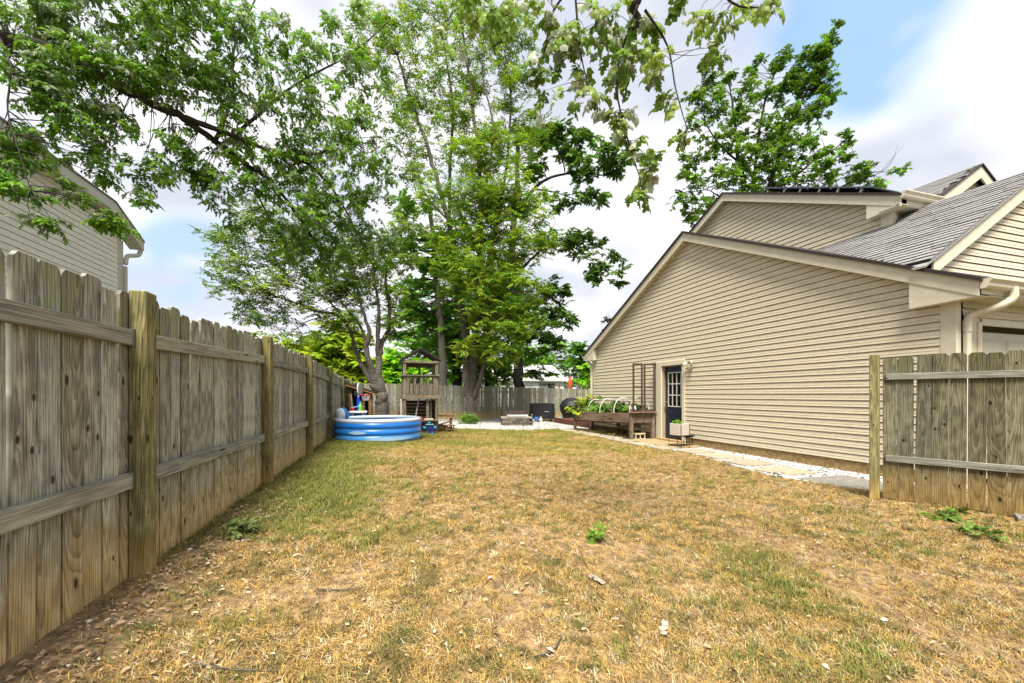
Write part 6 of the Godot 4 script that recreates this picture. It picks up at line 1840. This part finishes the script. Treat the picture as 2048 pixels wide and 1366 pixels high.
func build_fire_corner() -> void:
	# block fire ring
	var t := thing("fire_pit", "square fire pit of weathered grey concrete blocks on the white gravel", "fire pit", Vector3(5.72, -0.01, -17.95), -0.24)
	var tones := [speckled("8a8073", 0.95, 0.4, 2.5, 0.3), speckled("776d62", 0.95, 0.4, 2.5, 0.3), speckled("988e80", 0.95, 0.4, 2.5, 0.3)]
	var half := 0.54
	for r in 3:
		for side in 4:
			var b := Basis(Vector3.UP, side * PI / 2)
			var n := 4
			var x := -half - 0.0 + (0.0 if r % 2 else -0.1)
			for k in n:
				var w := (2.0 * half + 0.1) / n
				var o := boxed("block", t, tones[rng.randi_range(0, 2)], b * Vector3(x + w * 0.5 + (0.05 if r % 2 else 0.0), 0.055 + r * 0.108, half + 0.03), Vector3(w - 0.012, 0.1, 0.19 + rng.randf_range(-0.008, 0.008)), 0.012)
				o.basis = b * Basis(Vector3.UP, rng.randf_range(-0.02, 0.02))
				x += w
	for side in 4:
		var b := Basis(Vector3.UP, side * PI / 2)
		for k in 3:
			var o := boxed("cap_stone", t, speckled("aaa294", 0.9, 0.3, 2.0), b * Vector3(-0.5 + k * 0.42, 0.345, half + 0.02), Vector3(0.41, 0.035, 0.24), 0.008)
			o.basis = b
	boxed("ash_bed", t, plain("2a2724", 0.95), Vector3(0, 0.06, 0), Vector3(0.86, 0.1, 0.86), 0.01)
	# low covered table behind it
	var v := thing("covered_table", "low garden table under a sagging brown cover behind the fire pit", "covered table", Vector3(6.05, 0.0, -19.3), -0.24)
	var brown := speckled("5a4a44", 0.7, 0.35, 2.0)
	var sh := Shape.new()
	drape(sh, 1.2, 0.8, 0.56, 0.12, 5)
	part("cover", sh, brown, v)
	var fl := boxed("grey_panel", v, plain("b7b4ae", 0.6), Vector3(0.12, 0.32, 0.62), Vector3(0.98, 0.02, 0.42), 0.004)
	fl.rotation.x = 0.42
	# barbecue under a black cover
	var c := thing("covered_grill", "wide boxy barbecue under a wrinkled black cover against the far fence", "covered grill", Vector3(7.75, 0.0, -20.0), -0.28)
	var black := plain("15141a", 0.62)
	var cs := Shape.new()
	drape(cs, 1.24, 0.6, 0.9, 0.05, 9, 0.14)
	part("cover", cs, black, c)
	boxed("cover_badge", c, plain("c8c8c8", 0.5), Vector3(0.2, 0.5, 0.345), Vector3(0.2, 0.03, 0.006), 0.001)
	for q in [-0.45, 0.45]:
		for z in [-0.2, 0.2]:
			var wh := Shape.new()
			wh.lathe(Transform3D(Basis(Vector3(0, 0, 1), PI / 2), Vector3(q, 0.06, z)), [Vector2(0.001, -0.02), Vector2(0.06, -0.02), Vector2(0.06, 0.02), Vector2(0.001, 0.02)], 12)
			part("wheel", wh, plain("2a2a2a", 0.6), c)
	# second one on the deck, with a tapering cover
	var kg := thing("covered_grill", "tall rounded barbecue under a black cover on the red brown deck", "covered grill", Vector3(8.6, 0.24, -18.3), -0.3)
	var ks := Shape.new()
	ks.lathe(Transform3D(Basis().scaled(Vector3(1.1, 1, 0.75)), Vector3.ZERO), [Vector2(0.001, 0.98), Vector2(0.22, 0.95), Vector2(0.42, 0.8), Vector2(0.52, 0.6), Vector2(0.5, 0.38), Vector2(0.4, 0.14), Vector2(0.38, 0.02)], 18, true)
	part("cover", ks, black, kg)
	var hm := Shape.new()
	hm.ring(Transform3D(Basis().scaled(Vector3(1.1, 1, 0.75)), Vector3(0, 0.03, 0)), 0.38, 0.012, 0.02, 24, 6)
	part("cover_hem", hm, black, kg)
	var wd := thing("deck", "low red brown timber deck beginning at the rear corner of the tan house", "deck")
	var red := wood_tint("a05a42")
	for i in 26:
		boxed("deck_board", wd, red, Vector3(10.0, 0.225, -15.3 - i * 0.142), Vector3(4.0, 0.03, 0.136), 0.003, 0, grain())
	boxed("deck_fascia", wd, wood_tint("8a4634"), Vector3(7.985, 0.1, -17.08), Vector3(0.03, 0.22, 3.7), 0.003, 2, grain())
	boxed("deck_fascia", wd, wood_tint("8a4634"), Vector3(10.0, 0.1, -18.95), Vector3(4.0, 0.22, 0.03), 0.003, 0, grain())
	boxed("deck_fascia", wd, wood_tint("8a4634"), Vector3(10.0, 0.1, -15.22), Vector3(4.0, 0.22, 0.03), 0.003, 0, grain())
	var fb := thing("folded_board", "pale flat board lying on the deck beside the rounded black cover", "board", Vector3(8.28, 0.245, -18.55), 0.3)
	boxed("sheet", fb, plain("cfd3cf", 0.6), Vector3(0, 0.05, 0), Vector3(0.5, 0.02, 0.3), 0.003).rotation.z = 0.18
	boxed("edge_strip", fb, plain("9a9f9c", 0.6), Vector3(-0.2, 0.02, 0), Vector3(0.05, 0.04, 0.3), 0.003)
	# plastic odds and ends at the grill
	var sc := thing("toy_scooter", "little white and blue ride-on toy parked before the boxy black cover", "ride-on toy", Vector3(7.12, 0.0, -19.35), -0.3)
	boxed("footboard", sc, plain("c9ced6", 0.4), Vector3(0.05, 0.1, 0), Vector3(0.38, 0.09, 0.16), 0.025)
	boxed("stem", sc, plain("c3c8d2", 0.4), Vector3(-0.14, 0.22, 0), Vector3(0.05, 0.3, 0.05), 0.012)
	boxed("handlebar", sc, plain("d5d8de", 0.4), Vector3(-0.14, 0.37, 0), Vector3(0.05, 0.04, 0.24), 0.012)
	var hump := Shape.new()
	hump.lathe(at(0.08, 0.14, 0), [Vector2(0.14, 0), Vector2(0.12, 0.07), Vector2(0.06, 0.12), Vector2(0.001, 0.13)], 14, true)
	part("seat", hump, plain("3a66c0", 0.4), sc)
	for q in [-0.12, 0.2]:
		var wh := Shape.new()
		wh.lathe(Transform3D(Basis(Vector3(1, 0, 0), PI / 2), Vector3(q, 0.05, 0)), [Vector2(0.001, -0.1), Vector2(0.05, -0.1), Vector2(0.05, 0.1), Vector2(0.001, 0.1)], 12)
		part("wheel", wh, plain("30323a", 0.6), sc)
	var jug := thing("white_bottle", "white plastic bottle standing on gravel beside the ride-on toy", "bottle", Vector3(7.42, 0.0, -19.3))
	var js := Shape.new()
	js.lathe(at(0, 0, 0), [Vector2(0.001, 0), Vector2(0.08, 0), Vector2(0.085, 0.14), Vector2(0.05, 0.2), Vector2(0.03, 0.22), Vector2(0.03, 0.27), Vector2(0.001, 0.28)], 14, true)
	part("bottle", js, plain("e2ddd8", 0.4), jug)
	var jc := Shape.new()
	jc.lathe(at(0, 0.27, 0), [Vector2(0.034, 0), Vector2(0.034, 0.035), Vector2(0.001, 0.036)], 12)
	part("bottle_cap", jc, plain("b9a8a0", 0.4), jug)


# cloth over a box: w by d by h, with sagging folds
func drape(sh, w: float, d: float, h: float, flare: float, seed_: int, lift := 0.03) -> void:
	var f := FastNoiseLite.new()
	f.seed = seed_
	f.frequency = 1.6
	var n := 40
	var rows := 9
	var grid := []
	for j in rows + 1:
		var row := []
		var t := float(j) / rows
		for i in n:
			var a := TAU * i / n + 0.001
			var cx := signf(cos(a)) * pow(absf(cos(a)), 0.35) * w * 0.5
			var cz := signf(sin(a)) * pow(absf(sin(a)), 0.35) * d * 0.5
			var fold := f.get_noise_3d(cx * 2.2, t * 0.8, cz * 2.2) * 0.11 * (0.2 + t)
			var k := 1.0 + flare * t + fold
			row.append(Vector3(cx * k, lerpf(h, lift, t) + f.get_noise_2d(cx * 2.0 + 5.0, t * 3.0) * 0.05 * (1.0 - t), cz * k))
		grid.append(row)
	for j in rows:
		for i in n:
			var m := (i + 1) % n
			var c: Vector3 = (grid[j][i] + grid[j + 1][m]) * 0.5
			sh.face([grid[j][i], grid[j][m], grid[j + 1][m]], Vector3(c.x, 0.01, c.z))
			sh.face([grid[j][i], grid[j + 1][m], grid[j + 1][i]], Vector3(c.x, 0.01, c.z))
	for i in n:
		var m := (i + 1) % n
		sh.face([Vector3(0, h + 0.03, 0), grid[0][i], grid[0][m]], Vector3(0, 1, 0))


func build_garden_bed() -> void:
	var w: Material = M.brown_wood
	var t := thing("raised_garden_bed", "long raised planter box on timber legs along the wall of the tan house", "raised bed")
	var near := -10.72
	var far := -14.48
	var xa := 6.95
	var xb := 7.68
	var top := func(z: float) -> float: return lerpf(0.82, 0.69, (near - z) / (near - far))
	for q in [[xa, near], [xb, near], [xa, far], [xb, far], [xb - 0.02, -12.6]]:
		var h: float = top.call(q[1])
		boxed("leg", t, w, Vector3(q[0], h * 0.5 - 0.03, q[1]), Vector3(0.095, h + 0.05, 0.095), 0.006, 1, grain())
	for x in [xa + 0.0, xb]:
		var sh := Shape.new()
		var L := near - far - 0.1
		sh.box(at(0, 0, 0), Vector3(L, 0.29, 0.04), 0.005, 0, grain())
		var o := part("side_board", sh, w, t)
		var ang := atan2(0.13, near - far)
		o.transform = Transform3D(Basis(Vector3(0, 0, 1), Vector3.UP, Vector3(-1, 0, 0)) * Basis(Vector3(0, 0, 1), ang), Vector3(x, 0.61, (near + far) * 0.5))
	boxed("end_board", t, w, Vector3((xa + xb) * 0.5, 0.67, near), Vector3(xb - xa - 0.1, 0.29, 0.04), 0.005, 0, grain())
	boxed("end_board", t, w, Vector3((xa + xb) * 0.5, 0.54, far), Vector3(xb - xa - 0.1, 0.29, 0.04), 0.005, 0, grain())
	boxed("rim_board", t, w, Vector3((xa + xb) * 0.5, 0.835, near + 0.05), Vector3(xb - xa + 0.14, 0.03, 0.16), 0.004, 0, grain())
	for k in 10:
		boxed("bottom_slat", t, w, Vector3((xa + xb) * 0.5, 0.5 - k * 0.013, near - 0.2 - k * 0.37), Vector3(xb - xa, 0.02, 0.3), 0.003, 0, grain())
	boxed("inner_brace", t, w, Vector3(7.35, 0.36, -11.5), Vector3(0.04, 0.12, 1.3), 0.004, 2, grain()).rotation.x = -0.1
	slab("earth", t, speckled("43301f", 0.97, 0.4, 6.0), [Vector3(xa, 0.76, near), Vector3(xb, 0.76, near), Vector3(xb, 0.63, far), Vector3(xa, 0.63, far)], Vector3(0, 0.01, 0))
	# white hoops
	var white := plain("e6dfd2", 0.45)
	var hoops := thing("hoop_tunnel", "white plastic pipe hoops arching over the raised bed", "hoops")
	for z in [-10.86, -11.75, -12.65, -13.5, -14.25]:
		var pts := []
		var rad := []
		for k in 15:
			var a := PI * k / 14.0
			pts.append(Vector3(lerpf(xa + 0.03, xb - 0.03, 0.5 - 0.5 * cos(a)), top.call(z) - 0.05 + 0.52 * pow(sin(a), 0.75), z))
			rad.append(0.014)
		var sh := Shape.new()
		sh.tube(pts, rad, 7)
		part("hoop", sh, white, hoops)
	var rp := spline([Vector3(7.315, 1.22, -10.8), Vector3(7.315, 1.2, -12.2), Vector3(7.315, 1.17, -13.2), Vector3(7.315, 1.13, -14.3)], 3)
	var rs := Shape.new()
	rs.tube(rp, [0.012, 0.012, 0.012, 0.012, 0.012, 0.012, 0.012, 0.012, 0.012, 0.012], 6)
	part("ridge_pipe", rs, white, hoops)
	# plants in the bed
	var lm := leaf_matter(0.5, 0.9)
	var broad := [sprig(14, MAPLE, 5, 0.26, 0.16, 0.4, 0.15), sprig(15, BROAD, 5, 0.24, 0.17, 0.4, 0.15)]
	var plants := [
		["yellow green vine spilling over the rear end of the raised bed", [Vector3(7.0, 0.85, -14.3), 0.3, 26, 0.9], [Vector3(7.05, 1.05, -14.3), 0.24, 20, 0.9], [Vector3(6.85, 0.86, -14.6), 0.18, 12, 0.8], [Vector3(7.3, 1.15, -14.0), 0.28, 22, 0.9], Color(0.16, 0.3, 0.02), Color(0.46, 0.5, 0.03)],
		["leafy mid green plant under the white hoops", [Vector3(7.35, 0.95, -13.3), 0.26, 22, 0.9], [Vector3(7.3, 1.1, -13.7), 0.26, 20, 0.9], [Vector3(7.45, 0.88, -12.9), 0.2, 14, 0.9], [Vector3(7.2, 0.82, -13.6), 0.2, 14, 0.8], Color(0.07, 0.2, 0.02), Color(0.18, 0.33, 0.03)],
		["dark green bushy plant near the middle of the raised bed", [Vector3(7.35, 0.92, -12.2), 0.22, 22, 0.8], [Vector3(7.4, 0.98, -12.5), 0.2, 16, 0.8], [Vector3(7.25, 0.88, -11.9), 0.15, 10, 0.8], [Vector3(7.5, 0.86, -12.0), 0.15, 10, 0.8], Color(0.03, 0.1, 0.015), Color(0.09, 0.2, 0.025)],
		["small sparse plant near the bottles in the raised bed", [Vector3(7.35, 0.9, -11.3), 0.16, 10, 0.8], [Vector3(7.42, 0.95, -11.1), 0.14, 8, 0.8], [Vector3(7.3, 0.88, -11.5), 0.12, 6, 0.8], [Vector3(7.4, 0.86, -11.4), 0.1, 5, 0.8], Color(0.05, 0.14, 0.02), Color(0.14, 0.26, 0.03)],
	]
	for i in plants.size():
		var p: Array = plants[i]
		var o := thing("garden_plant", p[0], "plant", Vector3.ZERO, 0.0, "plants in the raised bed")
		var c: Vector3 = p[1][0]
		var j := limbs(o, plain("5e7a30", 0.7), [[[Vector3(c.x, 0.66, c.z), c + Vector3(0.02, 0.05, 0), p[2][0]], 0.012, 0.005], [[c, p[3][0]], 0.008, 0.004]], 5, 70 + i)
		crown(o, "leaves", [p[1], p[2], p[3], p[4]], broad, lm, [p[5], p[6]], j, plain("5e7a30", 0.7), 80 + i, 0.62, 5, 0.005)
	# wire trellis
	var tr := thing("wire_trellis", "thin black wire trellis standing at the rear end of the raised bed", "trellis")
	for k in 4:
		var x := 6.98 + k * 0.235
		bar("upright_wire", tr, M.black_metal, Vector3(x, 0.66, -14.42), Vector3(x, 2.12 if k in [0, 3] else 2.1, -14.42), 0.008, 5)
	for y in [1.0, 1.36, 2.1]:
		bar("cross_wire", tr, M.black_metal, Vector3(6.98, y, -14.42), Vector3(7.69, y, -14.42), 0.007 if y < 2.0 else 0.005, 5)
	# two tall open frames
	var dark := speckled("5a4438", 0.7, 0.3, 3.0)
	for i in 2:
		var x0: float = [6.97, 7.37][i]
		var x1: float = [7.28, 7.68][i]
		var yaw: float = [0.12, -0.1][i]
		var f := thing("window_frame", ["empty dark brown frame standing on the bed before the spray bottles", "empty dark brown frame standing on the bed next to the door trim"][i], "frame", Vector3((x0 + x1) * 0.5, 0.86, near + 0.06), yaw, "empty frames on the raised bed")
		var hw := (x1 - x0) * 0.5
		for s in [-1.0, 1.0]:
			boxed("stile", f, dark, Vector3(s * hw, 0.7, 0), Vector3(0.05, 1.42, 0.035), 0.004)
		for y in [0.02, 0.72, 1.39]:
			boxed("cross_bar", f, dark, Vector3(0, y, 0), Vector3(hw * 2 - 0.052, 0.05, 0.032), 0.004)
	# spray bottles
	var cols := [["clear spray bottle with red and orange trigger behind the dark frame", "b9b2ac", "d8401c", "e08a28"], ["white spray bottle with dark blue trigger behind the dark frame", "d4d6d8", "1c2a44", "25344e"]]
	for i in 2:
		var b := thing("spray_bottle", cols[i][0], "spray bottle", Vector3(7.03 + i * 0.15, 0.83, near - 0.16), 0.4, "spray bottles")
		var bs := Shape.new()
		bs.lathe(Transform3D(Basis().scaled(Vector3(1, 1, 0.75)), Vector3.ZERO), [Vector2(0.001, 0), Vector2(0.05, 0), Vector2(0.052, 0.1), Vector2(0.035, 0.16), Vector2(0.018, 0.19), Vector2(0.018, 0.21)], 14, true)
		part("bottle", bs, plain(cols[i][1], 0.3), b)
		boxed("label_band", b, plain("8a3040" if i == 0 else "2c3c5c", 0.5), Vector3(0, 0.06, 0), Vector3(0.106, 0.07, 0.07), 0.01)
		boxed("trigger_head", b, plain(cols[i][2], 0.4), Vector3(0.01, 0.235, 0), Vector3(0.11, 0.045, 0.035), 0.008)
		boxed("trigger", b, plain(cols[i][3], 0.4), Vector3(0.045, 0.195, 0), Vector3(0.014, 0.06, 0.022), 0.003).rotation.z = 0.3
	# crate below
	var c := thing("crate", "cream slatted crate on the ground under the near end of the raised bed", "crate", Vector3(7.32, 0.0, -10.95), 0.1)
	var cream := plain("d8c9a0", 0.7)
	for y in [0.025, 0.19]:
		for z in [-0.13, 0.13]:
			boxed("slat", c, cream, Vector3(0, y, z), Vector3(0.36, 0.045, 0.02), 0.003)
	for x in [-0.165, 0.0, 0.165]:
		for z in [-0.13, 0.13]:
			boxed("upright", c, cream, Vector3(x, 0.11, z * 0.9), Vector3(0.03, 0.2, 0.02), 0.003)
	for x in [-0.165, 0.165]:
		for y in [0.025, 0.19]:
			boxed("end_slat", c, cream, Vector3(x, y, 0), Vector3(0.02, 0.045, 0.24), 0.003)
	var tb := thing("tool_roll", "black rolled cloth resting on top of the cream crate", "roll", Vector3(7.3, 0.215, -10.95), 0.1)
	var ts := Shape.new()
	ts.tube([Vector3(-0.17, 0.035, 0), Vector3(0, 0.04, 0), Vector3(0.16, 0.035, 0)], [0.035, 0.04, 0.034], 10)
	part("cloth", ts, plain("17161a", 0.7), tb)
	bar("strap", tb, plain("d6c9b0", 0.6), Vector3(0.13, 0.035, 0), Vector3(0.155, 0.035, 0), 0.042, 10)
	# weeds and leaf litter under the bed
	var weeds := [sprig(18, OVAL, 8, 0.16, 0.07, 0.1, 0.2)]
	var where := []
	var tint := []
	for i in 260:
		var z := rng.randf_range(-14.4, -11.2)
		where.append(Transform3D((Basis(Vector3.UP, rng.randf() * TAU) * Basis(Vector3(0, 0, 1), rng.randf_range(-0.2, 0.9))).scaled(Vector3.ONE * rng.randf_range(0.4, 1.0)), Vector3(rng.randf_range(6.88, 7.7), 0.03, z)))
		tint.append(Color(0.1, 0.16, 0.03).lerp(Color(0.4, 0.3, 0.12), pow(rng.randf(), 0.6)))
	scatter("low_weeds", self, weeds[0], lm, where, tint)
	var rb := thing("red_ball", "small red ball lying in the weeds under the raised bed", "ball", Vector3(7.3, 0.05, -12.9))
	var rsx := Shape.new()
	var pr := []
	for k in 9:
		pr.append(Vector2(maxf(0.001, 0.05 * sin(PI * k / 8.0)), -0.05 * cos(PI * k / 8.0)))
	rsx.lathe(at(0, 0, 0), pr, 14, true)
	part("ball", rsx, plain("d8341c", 0.4), rb)


func build_small_things() -> void:
	# planter on a wire stand
	var p := thing("planter", "square off white planter in a black wire stand outside the navy door", "planter", Vector3(7.12, 0.02, -8.85), 0.25)
	var pot := plain("cbbfb2", 0.7)
	for s in [[0.0, 0.155, 0.31, 0.03], [0.0, -0.155, 0.31, 0.03], [0.155, 0.0, 0.03, 0.28], [-0.155, 0.0, 0.03, 0.28]]:
		boxed("pot_side", p, pot, Vector3(s[0], 0.47, s[1]), Vector3(s[2], 0.29, s[3]), 0.006)
	boxed("pot_floor", p, pot, Vector3(0, 0.335, 0), Vector3(0.29, 0.03, 0.29), 0.004)
	boxed("earth", p, M.soil, Vector3(0, 0.58, 0), Vector3(0.28, 0.02, 0.28), 0.0)
	for q in [[-1, -1], [1, -1], [-1, 1], [1, 1]]:
		bar("stand_leg", p, M.black_metal, Vector3(q[0] * 0.165, 0.0, q[1] * 0.178), Vector3(q[0] * 0.165, 0.6, q[1] * 0.178), 0.007, 6)
	for y in [0.08, 0.31]:
		for s in [-1.0, 1.0]:
			bar("stand_ring", p, M.black_metal, Vector3(-0.165, y, s * 0.178), Vector3(0.165, y, s * 0.178), 0.006, 6)
			bar("stand_ring", p, M.black_metal, Vector3(s * 0.165, y, -0.178), Vector3(s * 0.165, y, 0.178), 0.006, 6)
	var lm := leaf_matter(0.5, 0.9)
	var lf := [sprig(21, BROAD, 5, 0.14, 0.09, 0.1, 0.2)]
	var pl := thing("potted_plant", "little bright green plant growing in the off white planter", "plant")
	var j := limbs(pl, plain("5e7a30", 0.7), [[[Vector3(7.16, 0.6, -8.9), Vector3(7.17, 0.66, -8.92), Vector3(7.19, 0.72, -8.94)], 0.008, 0.004]], 5, 90)
	crown(pl, "leaves", [[Vector3(7.18, 0.69, -8.92), 0.07, 9, 0.7], [Vector3(7.12, 0.65, -8.88), 0.05, 5, 0.6]], lf, lm, [Color(0.12, 0.3, 0.02), Color(0.24, 0.42, 0.03)], j, plain("5e7a30", 0.7), 91, 0.75, 4, 0.003)
	# low black stand with a dish
	var d := thing("plant_stand", "low black metal stand holding a wide dark dish by the house wall", "plant stand", Vector3(7.5, 0.02, -9.0))
	for k in 3:
		var a := TAU * k / 3.0 + 0.4
		bar("leg", d, M.black_metal, Vector3(cos(a) * 0.14, 0, sin(a) * 0.14), Vector3(cos(a) * 0.11, 0.26, sin(a) * 0.11), 0.008, 6)
	var dr := Shape.new()
	dr.ring(at(0, 0.12, 0), 0.125, 0.006, 0.006, 20, 6)
	part("hoop", dr, M.black_metal, d)
	var ds := Shape.new()
	ds.lathe(at(0, 0.24, 0), [Vector2(0.001, 0.0), Vector2(0.1, 0.0), Vector2(0.17, 0.05), Vector2(0.18, 0.05), Vector2(0.15, 0.02), Vector2(0.001, 0.015)], 20)
	part("dish", ds, M.black_metal, d)
	# round ring on the path
	var r := thing("ground_light", "flat round silver light sunk beside the path stones", "ground light", Vector3(6.36, 0.035, -5.42))
	var rr := Shape.new()
	rr.ring(at(0, 0, 0), 0.075, 0.012, 0.014, 24, 8)
	part("rim", rr, plain("8e8a80", 0.35, 0.8), r)
	var rl := Shape.new()
	rl.lathe(at(0, 0, 0), [Vector2(0.07, 0.0), Vector2(0.04, 0.014), Vector2(0.001, 0.018)], 20, true)
	part("lens", rl, plain("b7b1a2", 0.15), r)
	# block and beam at the right edge
	var b := thing("concrete_block", "grey concrete block on bare ground at the foot of the knotty pickets", "block", Vector3(6.32, 0.06, -2.55), 0.5)
	var gm := speckled("a5a39e", 0.9, 0.3, 3.0, 0.2)
	for s in [-1.0, 1.0]:
		boxed("long_side", b, gm, Vector3(0, 0, s * 0.08), Vector3(0.4, 0.13, 0.035), 0.006)
	for x in [-0.18, 0.0, 0.18]:
		boxed("web", b, gm, Vector3(x, 0.0, 0), Vector3(0.035, 0.126, 0.124), 0.004)
	var beam := thing("leaning_beam", "thick yellowish timber beam propped slantwise at the right edge of the lawn", "beam", Vector3(5.93, 0.03, -2.42))
	var bm := boxed("timber", beam, wood_tint("c9a968"), Vector3(0.42, 0.27, 0.16), Vector3(1.1, 0.14, 0.14), 0.012, 0, grain())
	bm.basis = Basis(Vector3.UP, -0.34) * Basis(Vector3(0, 0, 1), 0.52)
	# twigs lying on the lawn
	var tw := [[Vector3(-0.75, 0.0, -2.0), Vector3(-0.4, 0.0, -1.85), "long thin twig lying near the fence in the corner of the lawn"], [Vector3(-0.35, 0.0, -2.55), Vector3(-0.05, 0.0, -2.52), "straight pale twig lying on brown turf some way from the fence"], [Vector3(0.62, 0.0, -1.7), Vector3(0.8, 0.0, -1.82), "slanting dark twig beside bare soil near the front of the lawn"]]
	for i in tw.size():
		var a: Vector3 = tw[i][0]
		var e: Vector3 = tw[i][1]
		var o := thing("twig", tw[i][2], "twig", Vector3.ZERO, 0.0, "twigs on the lawn")
		var mid := a.lerp(e, 0.45) + Vector3(0.02, 0, 0.03)
		var pts := []
		for q in [a, mid, e]:
			pts.append(Vector3(q.x, ground_y(q.x, q.z) + 0.014, q.z))
		var sp := spline(pts, 3)
		var sh := Shape.new()
		sh.tube(sp, [0.004, 0.0042, 0.004, 0.0035, 0.003, 0.0028, 0.002], 6)
		part("stem", sh, M.bark, o)
		var sd := Shape.new()
		sd.tube([sp[3], sp[3] + Vector3(0.05, 0.01, -0.05)], [0.0035, 0.002], 5)
		part("side_shoot", sd, M.bark, o)
	# weeds
	var wl := [sprig(25, BROAD, 6, 0.13, 0.055, 0.1, 0.2)]
	var ws := [[Vector3(5.5, 0.06, -2.75), 0.2, 24, "patch of bright green weeds on bare ground before the knotty pickets", Color(0.09, 0.2, 0.02), Color(0.2, 0.3, 0.05)], [Vector3(5.15, 0.06, -2.35), 0.14, 14, "smaller trailing green weed on the pinkish bare soil", Color(0.1, 0.2, 0.03), Color(0.2, 0.3, 0.06)], [Vector3(1.68, 0.17, -3.1), 0.11, 12, "single upright green weed in the middle of the dry lawn", Color(0.1, 0.2, 0.02), Color(0.2, 0.3, 0.03)], [Vector3(-1.1, 0.24, -3.75), 0.13, 14, "grey green weed clump at the fence just past the first post", Color(0.1, 0.15, 0.04), Color(0.2, 0.24, 0.08)]]
	for i in ws.size():
		var c: Vector3 = ws[i][0]
		c.y = ground_y(c.x, c.z)
		var o := thing("weed", ws[i][3], "weed", Vector3.ZERO, 0.0, "weeds in the lawn")
		var jj := limbs(o, plain("5e7a30", 0.7), [[[c, c + Vector3(0.02, 0.05, 0.01), c + Vector3(0.03, 0.1, 0)], 0.005, 0.002]], 5, 95 + i)
		crown(o, "leaves", [[c + Vector3(0, 0.045, 0), ws[i][1], ws[i][2], 0.25], [c + Vector3(0.02, 0.07, -0.03), ws[i][1] * 0.5, int(ws[i][2]) / 3, 0.4]], wl, lm, [ws[i][4], ws[i][5]], jj, plain("5e7a30", 0.7), 97 + i, 0.7, 4, 0.002)
	# pale scraps
	for q in [[Vector3(1.33, 0, -1.78), 0.9, "crumpled whitish scrap lying on the turf near the front"], [Vector3(1.28, 0, -2.35), 1.9, "pale bark like scrap on the bare patch in mid lawn"]]:
		var c: Vector3 = q[0]
		c.y = ground_y(c.x, c.z) + 0.02
		var o := thing("scrap", q[2], "litter", c, q[1], "pale scraps on the lawn")
		var sh := Shape.new()
		for k in 5:
			var a := Vector3(-0.06 + k * 0.025, 0.006 * (k % 2), rng.randf_range(-0.012, 0.012))
			sh.face([a + Vector3(0, 0, -0.014), a + Vector3(0.027, 0.006, -0.016), a + Vector3(0.027, 0.004, 0.016), a + Vector3(0, 0.003, 0.014)], Vector3.UP)
		part("sheet", sh, plain("b8a898", 0.8), o)
		bar("fold", o, plain("b9a89c", 0.8), Vector3(-0.05, 0.008, 0.0), Vector3(0.06, 0.012, 0.004), 0.005, 5)
